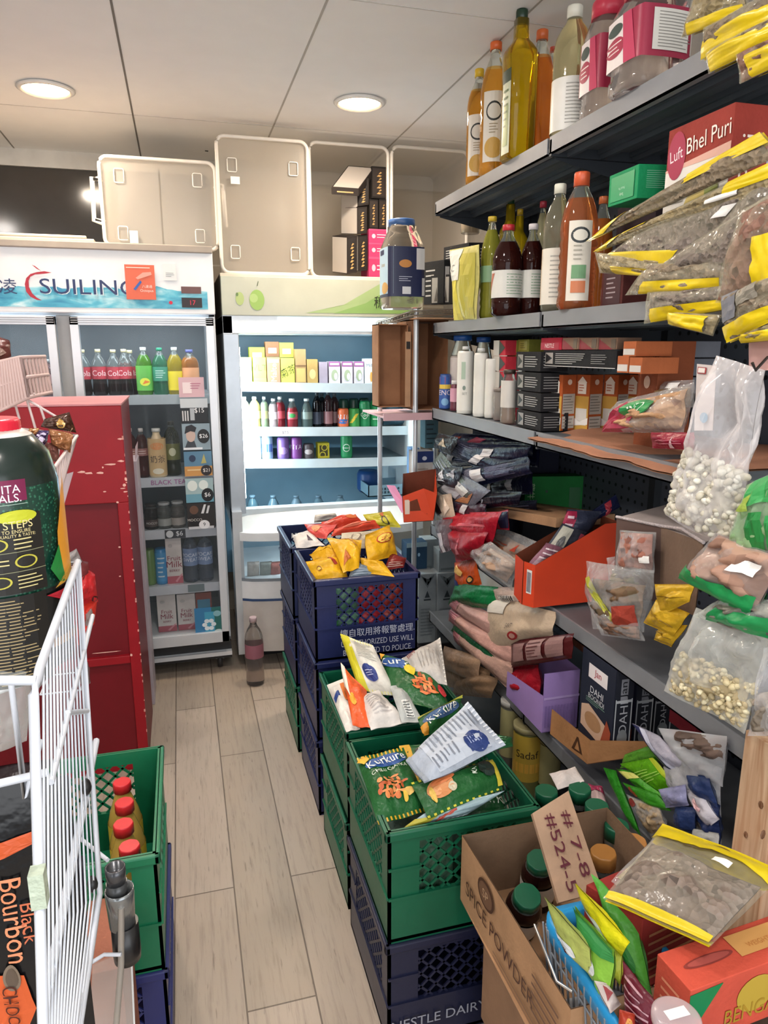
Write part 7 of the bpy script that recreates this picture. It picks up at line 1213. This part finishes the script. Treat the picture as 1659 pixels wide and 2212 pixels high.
gs('navy glossy roll between white film and pine post', [(1502, 1770), (1554, 1830), (1556, 1740), (1500, 1700)], .98, .018, '1f2c52', (), 'wipes_packet', 'packet', wr=.25)
gs('pale green packet lying flat behind the bright green sachets', [(1340, 1660), (1440, 1640), (1430, 1600), (1350, 1630)], .995, .010, '4f8a2a', (), 'green_sachet', 'sachet')
# ================================================================ hanging bags at the right
hk = M('3a3230', .4, .5)
WB = [M('d9d4c4', .6), M('c9c4b4', .6), M('dedccf', .6), M('c4beac', .6)]
clearbag('bean_bag', 'tall clear bag of white puffy beans gathered at the neck, hanging from a hook', 'bag', [(1436, 1112), (1590, 1195), (1652, 800), (1548, 768)], ('x', .90), .035, None, (.03, .03, .97, .44), film=FILM('f8f4f6', .36, .12, 22, 1.), pieces=(560, .0092, WB), wr=.35, foodname='white_beans', fb=.9)
g = G(); p0 = at(1632, 800, 'x', .88); g.tube([p0 + Vector((.25, 0, .03)), p0 + Vector((.02, 0, .02)), p0, p0 + Vector((-.008, 0, .012))], .0025, hk, 6); tag(g.build('peg_hook'), 'black metal hook carrying the bag of white beans', 'hook')
sheetc = [(1500, 930), (1540, 930), (1548, 790), (1506, 786)]
bag('hang_card', 'pale printed card with a small red mark behind the bean bag', 'card', sheetc, ('x', .915), .002, 'd4c9c4', [('R', .1, .86, .55, .96, '9a3034'), ('R', .15, .875, .5, .95, 'd9cfc8'), ('E', .6, .2, .2, .08, '7fa0b8')], mat=M('cdc2bf', .5))
bag('pink_card', 'plain pink card at the right edge behind the hook', 'card', [(1618, 800), (1700, 800), (1700, 735), (1618, 738)], ('x', .93), .002, 'c49a94', mat=M('c49a94', .6))
clearbag('herb_bag', 'pale green printed bag at the right edge below the beans', 'bag', [(1568, 1195), (1700, 1215), (1700, 1005), (1618, 1045)], ('x', .885), .022, M('86a878', .5), (.02, .02, .98, .98), film=FILM('c9e6c4', .3, .12, 30, .6), extra=[('R', .45, .05, .75, .55, '23803c'), ('R', .8, .05, 1, .5, '2a8a44'), ('R', .3, .65, .9, .95, '3a9a52'), ('P', [(.2, .6), (.4, .6), (.5, .8), (.3, .75)], '9ab04a')])
clearbag('mushroom_bag', 'clear bag of pinkish brown dried slices with green band and white sticker', 'bag', [(1464, 1246), (1625, 1332), (1700, 1205), (1548, 1150)], ('x', .875), .032, SPECK('966c58', '6f4a3a', 26, 'b08c78'), (.05, .1, .98, .97), film=FILM('f0e4e0', .22, .12, 30, .9), band=[(.03, .0, .98, .34)], bandcol='1f9a54', sticker=(.62, .62, .86, .82))
clearbag('mushroom_bag', 'second green-banded clear bag of dark pieces under the first', 'bag', [(1500, 1330), (1690, 1395), (1700, 1300), (1570, 1285)], ('x', .89), .025, SPECK('4a4640', '2c2a28', 40, '8a8478'), (.05, .05, .95, .9), film=FILM('dfe8e0', .25, .12, 30, .9), band=[(.2, .1, .98, .62)], bandcol='17884a')
clearbag('flake_bag', 'clear bag of pale yellow flakes hanging lowest, over the shelf edge', 'bag', [(1436, 1492), (1612, 1585), (1668, 1380), (1505, 1312)], ('x', .89), .03, None, (.03, .06, .97, .5), film=FILM('f2f4ee', .30, .12, 22, 1.), wr=.35, pieces=(420, .0072, [M('c9bb94', .6), M('b8a884', .6), M('d8cfae', .6), M('a89a78', .6)]), foodname='pale_flakes', fb=.9)
clearbag('flake_bag', 'edge of a clear bag at the right margin beside the flakes', 'bag', [(1615, 1590), (1700, 1590), (1700, 1390), (1650, 1400)], ('x', .90), .02, SPECK('a89a8a', '6f665a', 30), (.1, .05, .9, .5), film=FILM('e8eaf0', .3, .12, 30, .9))
# yellow-banded dried goods, second shelf height
FD = [SPECK('76664f', '4a3e30', 110, '8c7c66'), SPECK('665a50', '352e28', 110, '7d7168'), SPECK('76503e', '44281e', 80, '8c6656'), SPECK('84744e', '54482e', 110, '9c8c68')]
YF_ = FILM('efe6c8', .12, .14, 40, .6)
def db(lb, cs, X, food, band, b=.014, reg=(.03, .03, .97, .97), **k): return clearbag('dried_goods_bag', lb, 'bag', cs, ('x', X), b, FD[food], reg, film=YF_, band=band, bandcol='dcc010', **k)
db('long flat bag of brown seeds, topmost of the fan over the second shelf', [(1328, 474), (1268, 522), (1690, 335), (1645, 285)], .955, 0, [(0, 0, 1, .13), (0, .60, .45, 1)])
db('long flat bag of seeds directly below the topmost in the fan', [(1330, 512), (1284, 545), (1700, 410), (1700, 335)], .95, 3, [(0, 0, 1, .10), (.0, .12, .3, .3), (.0, .75, .5, 1)], sticker=(.5, .68, .62, .82))
db('bag of dark dried leaves, third in the fan, drooping with a yellow lower edge', [(1372, 505), (1300, 560), (1470, 585), (1640, 400)], .945, 1, [(.72, .02, .97, .85)], sticker=(.15, .86, .3, .95))
db('small bag tip with yellow edge at the left of the fan', [(1285, 545), (1296, 590), (1440, 600), (1440, 560)], .94, 3, [(.6, .3, 1, .95)])
db('bag of dark dried leaves hanging right in the middle of the fan', [(1420, 575), (1440, 615), (1610, 600), (1660, 420)], .935, 1, [])
db('bag with straight bright yellow bottom band, middle right of the fan', [(1350, 638), (1562, 628), (1578, 560), (1400, 570)], .93, 0, [(.18, .02, .98, .42)])
db('bag with wide yellow bottom band, just above the second shelf edge', [(1392, 700), (1572, 668), (1578, 615), (1400, 628)], .925, 1, [(.12, .0, .98, .42)])
db('drooping yellow tip under the wide-banded bag', [(1445, 702), (1540, 726), (1560, 680), (1448, 672)], .92, 3, [(.02, .1, .85, .9)])
db('bag of reddish brown petals at the right margin', [(1545, 655), (1700, 640), (1700, 400), (1600, 455)], .915, 2, [(.62, .15, 1, .6)], b=.02)
db('lowest right bag with thick yellow band and grey label', [(1570, 742), (1700, 682), (1700, 580), (1555, 640)], .905, 0, [(.02, .0, 1, .32)], b=.018, extra=[('R', .05, .4, .32, .95, '6f7078'), ('R', .35, .6, .7, .9, '8a8478')])
db('yellow tip poking out at the bottom of the right-hand bags', [(1600, 742), (1700, 732), (1700, 690), (1612, 712)], .91, 3, [(.05, .0, 1, .6)])
db('greyish green bag behind the petals at the right margin', [(1490, 560), (1600, 600), (1720, 420), (1640, 380)], .95, 1, [], sticker=(.4, .3, .5, .7))
# upper right corner
db('clear bag of crumbs with curled yellow edge, top right corner, leftmost', [(1496, 0), (1468, 84), (1622, 28), (1600, -50)], .93, 3, [(.72, .15, 1, .95)])
db('bag with a broad yellow edge in the top right corner, upper one', [(1520, 60), (1512, 132), (1720, 30), (1700, -40)], .92, 0, [(.45, .02, 1, .98)])
db('bag with a broad yellow edge in the top right corner, second one down', [(1524, 110), (1530, 160), (1720, 70), (1720, 10)], .915, 0, [(.3, .05, 1, .98)])
db('lowest bag in the top right corner with crumpled clear end', [(1590, 118), (1600, 182), (1730, 120), (1730, 55)], .905, 2, [(.3, .25, 1, .98)])
# ================================================================ left foreground
def PY(px, py, Y): return at(px, py, 'y', Y)
# big juice bottle
c = PY(2, 1200, .86); xb_, yb2 = c.x, .86; Rb = .0665; zt_ = PY(2, 903, .86).z; zb2 = 1.195; Hh = zt_ - zb2
o = thing('juice_bottle', 'big dark green fruit drink bottle with red cap and orange fruit picture, left edge', 'bottle', (xb_, yb2, zb2)); g = G()
prof = [(.055, 0), (.064, .006), (.0665, .02), (.0665, .10), (.0650, .115), (.0650, .13), (.0665, .15), (.0665, .215), (.060, .245), (.045, .265), (.033, .272), (.031, Hh - .012), (.031, Hh - .004)]
mg = M('123d2c', .18, 0, .6, .05); 
m2, nt, b = newmat('bubble_green'); tc = nt.nodes.new('ShaderNodeTexCoord'); vo = nt.nodes.new('ShaderNodeTexVoronoi'); vo.inputs['Scale'].default_value = 260; cr = nt.nodes.new('ShaderNodeValToRGB'); cr.color_ramp.elements[0].color = lin('2f6a52'); cr.color_ramp.elements[0].position = .18; cr.color_ramp.elements[1].color = lin('10362a'); cr.color_ramp.elements[1].position = .42
nt.links.new(tc.outputs['Object'], vo.inputs['Vector']); nt.links.new(vo.outputs['Distance'], cr.inputs['Fac']); nt.links.new(cr.outputs[0], b.inputs['Base Color']); b.inputs['Roughness'].default_value = .22
g.lathe(prof, (xb_, yb2, zb2), mg, 48, None, lambda z: (M('15241f', .2) if z > .215 and z < .262 else (M('c9c2ba', .3) if z >= .262 else (m2 if z > .10 else M('141414', .2)))))
g.build('bottle_body', o)
g = G(); rb = lambda a: 1 + .008 * math.cos(a * 60); g.lathe([(.0335, Hh - .030), (.0345, Hh - .028), (.0345, Hh - .004), (.032, Hh)], (xb_, yb2, zb2), M('cf2038', .35), 96, None, None, rb); g.lathe([(.033, Hh - .042), (.034, Hh - .040), (.033, Hh - .032)], (xb_, yb2, zb2), M('c9b8ae', .3), 40); g.build('cap', o)
def BS(a0, a1, z0, z1, r=.0672):
    f = lambda u, v: (Vector((xb_ + r * math.cos(a0 + (a1 - a0) * u), yb2 + r * math.sin(a0 + (a1 - a0) * u), zb2 + z0 + (z1 - z0) * v)), Vector((math.cos(a0 + (a1 - a0) * u), math.sin(a0 + (a1 - a0) * u), 0)))
    return f, r * (a1 - a0), z1 - z0
fc = math.atan2(-yb2, -xb_)
S, W, H = BS(fc - 1.55, fc + 1.5, .0, .235); g = G()
def ppoly(pts, h): 
    n_ = len(pts) // 2; return [('P', [pts[i], pts[i + 1], pts[-2 - i], pts[-1 - i]], h) for i in range(n_ - 1)]
its = [('R', .50, .86, .66, .955, '6f1440'), ('T', 'FRUITA', .535, .915, .036, 'f0e6ea'), ('T', 'VITALS.', .535, .875, .036, 'f0e6ea'), ('R', .42, .845, .66, .848, '9ab0a4'),
    ('R', .3, .44, .72, .80, '1a1712'), ('E', .42, .80, .1, .03, 'b8bc2a'), ('E', .6, .79, .1, .03, 'b8bc2a'), ('T', '3 STEPS', .58, .755, .035, 'd8c890'), ('T', 'TO ENSURE', .59, .725, .016, 'd8c890'), ('T', 'QUALITY & TASTE:', .59, .705, .016, 'd8c890'),
    ('R', .3, .63, .72, .633, '8a8a6a'), ('R', .3, .54, .72, .543, '8a8a6a'), ('E', .49, .67, .055, .03, 'b8b040'), ('E', .49, .67, .045, .024, '1a1712'), ('L', 3, .57, .64, .70, .7, 'c9bc84'), ('E', .62, .585, .055, .03, 'b8b040'), ('E', .62, .585, .045, .024, '1a1712'), ('L', 2, .42, .57, .54, .61, 'c9bc84'), ('E', .49, .50, .055, .028, 'b8b040'), ('E', .49, .50, .045, .022, '1a1712'), ('L', 4, .57, .46, .71, .53, 'c9bc84'),
    ('R', .30, .0, .70, .43, '16130f'), ('L', 26, .36, .01, .66, .42, 'a8946a'),
    ('P', [(.80, .46), (.86, .44), (.98, .52), (1, .95), (.9, .86), (.82, .68)], 'd8922c'), ('P', [(.74, .52), (.80, .44), (.86, .43), (.84, .5), (.82, .62)], '1f7a34'), ('P', [(.76, .42), (.98, .44), (1, .52), (.85, .47)], 'd8a03a'), ('P', [(.7, .40), (1, .40), (1, .30), (.85, .33)], 'b02030'), ('R', .7, .14, 1, .18, 'b8844a')]
decals(g, S, W, H, its, .0006, .00025); g.build('bottle_label', o)
# white wire rack panel
RK = M('c4c9d2', .35, 0, .5, .04); RX = -.128
ft, nt_ = at(168, 1214, 'x', RX), at(86, 1442, 'x', RX); fb, nb = at(216, 1930, 'x', RX), at(96, 2300, 'x', RX)
o = thing('wire_rack', 'white coated wire snack stand at the left edge, its side panel seen edge-on', 'rack', (RX - .1, .75, .6))
g = G(); g.tube([ft + Vector((-.055, .0, .0)), ft, fb, at(172, 2215, 'x', RX), at(160, 2330, 'x', RX)], .0034, RK, 8); g.build('corner_rod', o)
g = G(); g.tube([ft, nt_, at(80, 1475, 'x', RX), at(72, 1500, 'x', RX) + Vector((0, 0, -.0)), nb], .0042, RK, 8); g.build('corner_rod', o)
N = 14
for k in range(1, N):
    q = k / N; a = ft + (nt_ - ft) * q; c_ = at(213 - 125 * q, 1925 + 120 * q, 'x', RX); b_ = at(163 - 66 * q, 2320, 'x', RX); g = G(); g.tube([a, c_, b_], .0012, RK, 5); g.build('wire_bar', o)
for (a, b_, r) in ((at(208, 1600, 'x', RX - .004), at(92, 2190, 'x', RX - .004), .0042), (at(146, 1540, 'x', RX), at(188, 1536, 'x', RX), .003), (at(215, 1932, 'x', RX - .003), at(150, 2260, 'x', RX - .003), .0035), (at(200, 1330, 'x', RX), at(110, 1690, 'x', RX), .003)):
    g = G(); g.tube([a, b_], r, RK, 7); g.build('cross_rod', o)
g = G(); a = at(78, 1470, 'x', RX); g.tube([a, a + Vector((-.03, .0, .004)), at(-60, 1480, 'y', a.y)], .0042, RK, 8); g.build('shelf_rail', o)
g = G(); a = at(104, 1668, 'x', RX); g.tube([a, at(-60, 1706, 'y', a.y)], .0036, RK, 8); g.build('shelf_rail', o)
yy = .70; g = G(); g.tube([at(24, 1478, 'y', yy), at(54, 1722, 'y', yy), at(88, 1600, 'y', yy)], .003, RK, 7); g.build('front_loop', o)
g = G(); p = at(82, 1920, 'x', RX); g.box((p.x - .005, p.y - .006, p.z - .014), (p.x + .006, p.y + .007, p.z + .016), M('b4c0ac', .4, 0, .5, .1, .5, 80)); g.build('tape_wrap', o)
for (x, y) in ((186, 1700), (200, 1910)):
    g = G(); p = at(x, y, 'x', RX - .002); g.blob(p, (.006, .008, .01), M('17171a', .4), 8, 6); g.build('clip', o)
# clear tray behind the rail
clearbag('clear_tray', 'clear crinkled plastic tray bag in the basket below the juice bottle', 'bag', [(-40, 1640), (58, 1600), (72, 1430), (-40, 1425)], ('y', .80), .02, None, film=FILM('d4d8d2', .34, .2, 20, .5))
# big black biscuit pack
o = thing('biscuit_pack', 'large glossy black pack with orange panels and sideways lettering, bottom left corner', 'packet', at(20, 1950, 'y', .72)); g = G()
yq = .74; xa_, xb3, za_, zd_ = at(-90, 1950, 'y', yq).x, -.138, at(30, 2330, 'y', yq).z, at(30, 1690, 'y', yq).z
A, B, C, D = Vector((xa_, yq, za_)), Vector((xb3, yq, za_)), Vector((xb3, yq, zd_)), Vector((xa_, yq, zd_))
BAGN[0] += 1; Sg, SN_, W, H, n = bagS(A, B, C, D, .014, 4.2, .1, .02); bagmesh(g, Sg, M('121214', .25, 0, .4, .1, .4, 30), 16, 24); g.build('packet', o)
def uvp(px, py):
    q = at(px, py, 'y', yq); return (q.x - xa_) / (xb3 - xa_), (q.z - za_) / (zd_ - za_)
def U(px, py): u, v = uvp(px, py); return (min(max(u, .0), 1), min(max(v, 0), 1))
g = G(); h_ = lambda a, b_: abs(U(20, a)[1] - U(20, b_)[1])
bo = U(38, 1964); ch = U(36, 2152); tb = h_(1878, 2052) * H / text2d('Bourbon')[2] / H
its = [('P', [U(-20, 1812), U(72, 1782), U(92, 1800), U(-20, 1850)][::-1], 'c8562a'), ('P', [U(-20, 2085), U(60, 2075), U(85, 2150), U(60, 2212), U(-20, 2250)][::-1], 'cc5a2c'), ('T', 'Bourbon', bo[0], bo[1], tb, 'dc8a62', -90), ('T', 'Black', U(72, 1990)[0], bo[1] - .02, tb * .8, 'c86a48', -90), ('E', U(35, 2082)[0], U(35, 2082)[1], .075, .045, '7a6a5a'), ('E', U(35, 2082)[0], U(35, 2082)[1], .055, .033, '5a4c40'), ('T', 'CHOCO', ch[0], ch[1], tb * .62, '4a1c10', -90), ('L', 4, .05, U(0, 1720)[1] - .02, .3, U(0, 1690)[1] - .02, '8a8a8a')]
decals(g, SN_, W, H, its, .0022, .0006); g.build('printed_label', o)
bag('dark_packet', 'dark brown packet lying on top of the black pack inside the wire stand', 'packet', [(-40, 1790), (90, 1760), (110, 1640), (-40, 1660)], ('y', .86), .02, '2c1a1c', [('L', 2, .3, .2, .8, .5, '8a7a70')])
# ribbed basket and chocolate basket on the stand behind the bottle
PK = M('c0a39c', .4, 0, .5, .05); Yk = 1.08
o = thing('ribbed_basket', 'small ribbed greyish pink basket of wrapped sweets at the left edge, upper stand', 'basket', at(20, 880, 'y', Yk)); g = G()
tl, tr, br, bl = at(-40, 790, 'y', Yk), at(45, 772, 'y', Yk), at(62, 858, 'y', Yk), at(-40, 905, 'y', Yk)
for k in range(17):
    q = k / 16; g.tube([tl + (tr - tl) * q, bl + (br - bl) * q], .0022, PK, 6)
for q in (0, .5, 1): g.tube([tl + (bl - tl) * q, tr + (br - tr) * q, tr + (br - tr) * q + Vector((.01, .12, 0))], .003, PK, 6)
for k in range(8): q = k / 7; g.tube([tr + Vector((.01, .12, 0)) * q, br + Vector((.01, .12, 0)) * q], .0022, PK, 6)
g.build('basket_body', o)
bag('chocolate_packet', 'brown foil chocolate packet on top of the ribbed basket', 'packet', [(-40, 795), (24, 770), (20, 735), (-40, 715)], ('y', 1.12), .02, '6a3a34', [('P', [(.6, .2), (.9, .3), (.7, .8)], 'b89a8c')], wr=.25)
o = thing('wire_basket', 'pink-white wire chocolate basket hanging behind the red-capped bottle', 'basket', at(110, 960, 'y', 1.10)); g = G(); PW = M('d8c4c0', .4)
r0, r1, r2, r3 = at(22, 925, 'y', 1.08), at(166, 942, 'y', 1.14), at(118, 1010, 'y', .99), at(30, 962, 'y', 1.0)
bt = [at(70, 1100, 'y', 1.05), at(125, 1080, 'y', 1.10), at(117, 1140, 'y', 1.0), at(60, 1150, 'y', 1.0)]
rim = [r0, r1, r2, r3, r0]; g.tube(rim, .003, PW, 6)
for k in range(4):
    a, b_ = rim[k], rim[k + 1]; c_, d_ = bt[k], bt[(k + 1) % 4]
    for i in range(9): q = i / 8; g.tube([a + (b_ - a) * q, c_ + (d_ - c_) * q], .0014, PW, 5)
g.tube(bt + [bt[0]], .0025, PW, 6)
for (x0, y0, x1, y1) in ((50, 858, 130, 905), (30, 862, 42, 905), (58, 862, 78, 930), (86, 876, 97, 908), (48, 860, 75, 850), (-20, 900, 30, 905)): g.tube([at(x0, y0, 'y', 1.10), at(x1, y1, 'y', 1.10)], .0018, PW, 5)
g.build('wire_body', o)
for cs, c_, lb, dec in (([(88, 922), (165, 935), (150, 890), (96, 905)], '4a2a1c', 'dark brown chocolate bag with gold emblem, topmost in the wire basket', [('E', .65, .55, .12, .25, 'c9a05a'), ('T', 'MARS', .8, .15, .12, 'c9a880')]), ([(112, 965), (152, 978), (158, 938), (105, 925)], 'a06a42', 'copper foil chocolate in the middle of the wire basket', ()), ([(72, 968), (100, 960), (106, 930), (78, 930)], '3f2a5c', 'purple spotted chocolate at the left of the wire basket', [('E', .3 + .2 * (k % 3), .3 + .2 * (k // 3), .05, .06, 'c4b8d0') for k in range(9)]), ([(95, 990), (130, 1000), (125, 960), (98, 955)], '8a5a50', 'reddish foil chocolate low in the wire basket', ()), ([(62, 938), (84, 940), (84, 925), (62, 925)], 'b07a4a', 'small golden chocolate at the back left of the wire basket', ())):
    bag('chocolate_packet', lb, 'chocolate', cs, ('y', 1.09 if 'topmost' in lb else 1.065), .014, c_, dec, wr=.25, mat=M(c_, .25, .3, .6, .15, .8, 40))
g = G(); A, B, C, D = at(110, 1130, 'y', 1.13), at(130, 1120, 'y', 1.13), at(158, 1020, 'y', 1.13), at(108, 1035, 'y', 1.13)
g.add([A, B, C, D], [(0, 1, 2, 3)], M('b9a8ac', .4)); g.add([p + Vector((0, .004, 0)) for p in (A, B, C, D)], [(3, 2, 1, 0)], M('b9a8ac', .4)); tag(g.build('price_holder'), 'pale mauve plastic card holder below the chocolate basket', 'card holder')
# red snack bags on the far side of the white stand
for cs, c_, lb, dec in (([(118, 1300), (200, 1290), (190, 1215), (110, 1195)], '6a2a2c', 'dark red crinkled packet showing above the white panel', [('L', 4, .1, .5, .6, .9, 'a88a88')]), ([(150, 1310), (212, 1300), (205, 1240), (165, 1215)], 'b02428', 'bright red packet right of the white corner rod, upper one', [('E', .9, .2, .08, .12, '3a1414'), ('E', .9, .2, .05, .07, 'b02428')]), ([(165, 1400), (205, 1345), (210, 1295), (155, 1300)], 'c03024', 'orange-red shiny packet right of the white corner rod, lower one', [('P', [(.6, .3), (.9, .4), (.8, .8), (.6, .7)], '8a7a78')]), ([(112, 1375), (150, 1300), (120, 1255), (95, 1262)], 'a81c28', 'red packet with white letters seen beside the juice bottle', [('T', 'FITS', .5, .5, .25, 'e8dcdc', 60)]), ([(160, 1480), (196, 1475), (190, 1430), (175, 1415)], '7a6060', 'mauve clear packet corner lower on the white stand', ())):
    bag('snack_packet', lb, 'packet', cs, ('y', 1.16), .02, c_, dec, wr=.2)
bag('snack_packet', 'silver printed packet end above the dark red one', 'packet', [(150, 1222), (178, 1212), (165, 1185), (140, 1200)], ('y', 1.15), .01, '8a8280')
# purple-labelled packs seen through the bars
bag('snack_packet', 'black packet with pink print seen through the lower bars of the white stand', 'packet', [(100, 2080), (190, 2080), (185, 1850), (105, 1830)], ('y', 1.02), .02, '26222c', [('R', .1, .2, .25, .8, 'b88098'), ('L', 6, .5, .2, .9, .8, '8a8a94')])
bag('snack_packet', 'orange-pink packet at the bottom behind the bars of the white stand', 'packet', [(100, 2240), (175, 2240), (170, 2090), (105, 2095)], ('y', .98), .02, 'b87a60')
# grey pole and its bracket
Yp = 1.02; o = thing('display_pole', 'grey metal tube with black sleeve standing between the white stand and green crate', 'pole', at(250, 2200, 'y', Yp)); pc = at(249, 1880, 'y', Yp)
zz = lambda py: at(249, py, 'y', Yp).z
xx = pc.x; g = G(); g.lathe([(.0135, zz(1912)), (.0150, zz(1885)), (.0150, zz(1872)), (.0125, zz(1872)), (.012, zz(1890)), (.001, zz(1891))], (xx, Yp, 0), M('55565a', .25, .6), 28); g.lathe([(.0155, zz(1935)), (.0155, zz(1905))], (xx, Yp, 0), M('4c4e50', .3, .5), 28); g.build('tube_end', o)
g = G(); g.lathe([(.019, zz(2000)), (.0215, zz(1930)), (.0215, zz(1922)), (.0195, zz(1922)), (.018, zz(1960))], (xx + .003, Yp, 0), M('8c9092', .2, .7), 28); g.build('clear_collar', o)
g = G(); g.lathe([(.020, zz(2075)), (.021, zz(2060)), (.0205, zz(1996))], (xx + .006, Yp, 0), M('161618', .3), 28); g.build('black_sleeve', o)
g = G(); g.tube([at(262, 1960, 'y', Yp - .02), at(262, 2080, 'y', Yp - .02), at(250, 2230, 'y', Yp - .02)], .005, M('a8a49e', .3, .5), 10); g.build('thin_rod', o)
g = G(); g.tube([at(196, 2080, 'y', Yp - .02), at(225, 2062, 'y', Yp - .02), at(262, 2062, 'y', Yp - .028)], .003, RK, 7); g.build('wire_tie', o)
g = G(); A, B, C, D = at(185, 2330, 'y', Yp + .03), at(295, 2330, 'y', Yp + .03), at(283, 2050, 'y', Yp + .03), at(200, 2085, 'y', Yp + .03); g.add([A, B, C, D], [(0, 1, 2, 3)], FILM('c9c4be', .3, .1, 10, .2)); g.add([p + Vector((0, .004, 0)) for p in (A, B, C, D)], [(3, 2, 1, 0)], FILM('c9c4be', .3, .1, 10, .2))
e = (C - B) * .02; g.tube([C, B], .0018, M('d8d8d8', .3), 5); tag(g.build('acrylic_panel'), 'clear acrylic panel with bright edge behind the grey pole', 'panel')
g = G(); p = at(190, 2330, 'y', 1.12); q = at(262, 2090, 'y', 1.12); g.box((p.x, 1.12, p.z - .1), (q.x, 1.3, q.z), CARD('9a5f4a')); tag(g.build('brown_carton', None, .002), 'reddish brown carton behind the acrylic panel at the bottom left', 'carton')

rk = bpy.data.objects['wire_rack'] if 'white' in bpy.data.objects['wire_rack']['label'] else bpy.data.objects['wire_rack.001']
g = G(); bx = [at(60, 1235, 'y', 1.16), at(166, 1235, 'y', 1.16)]
for z in (bx[0].z, bx[0].z - .10, bx[0].z - .20): g.tube([(bx[0].x, 1.15, z), (bx[1].x - .01, 1.15, z), (bx[1].x - .01, 1.22, z), (bx[0].x, 1.22, z), (bx[0].x, 1.15, z)], .0015, RK, 5)
g.tube([(bx[0].x, 1.21, bx[0].z), (bx[0].x, 1.21, bx[0].z - .22)], .002, RK, 5); g.tube([(bx[0].x, 1.22, bx[0].z - .2), (-.33, 1.16, bx[0].z - .2)], .003, RK, 6); g.tube([(-.33, 1.16, 0), (-.33, 1.16, 1.7)], .006, RK, 8); g.tube([(-.33, 1.16, .9), (RX, .88, .9)], .003, RK, 6)
g.build('rear_basket', rk)
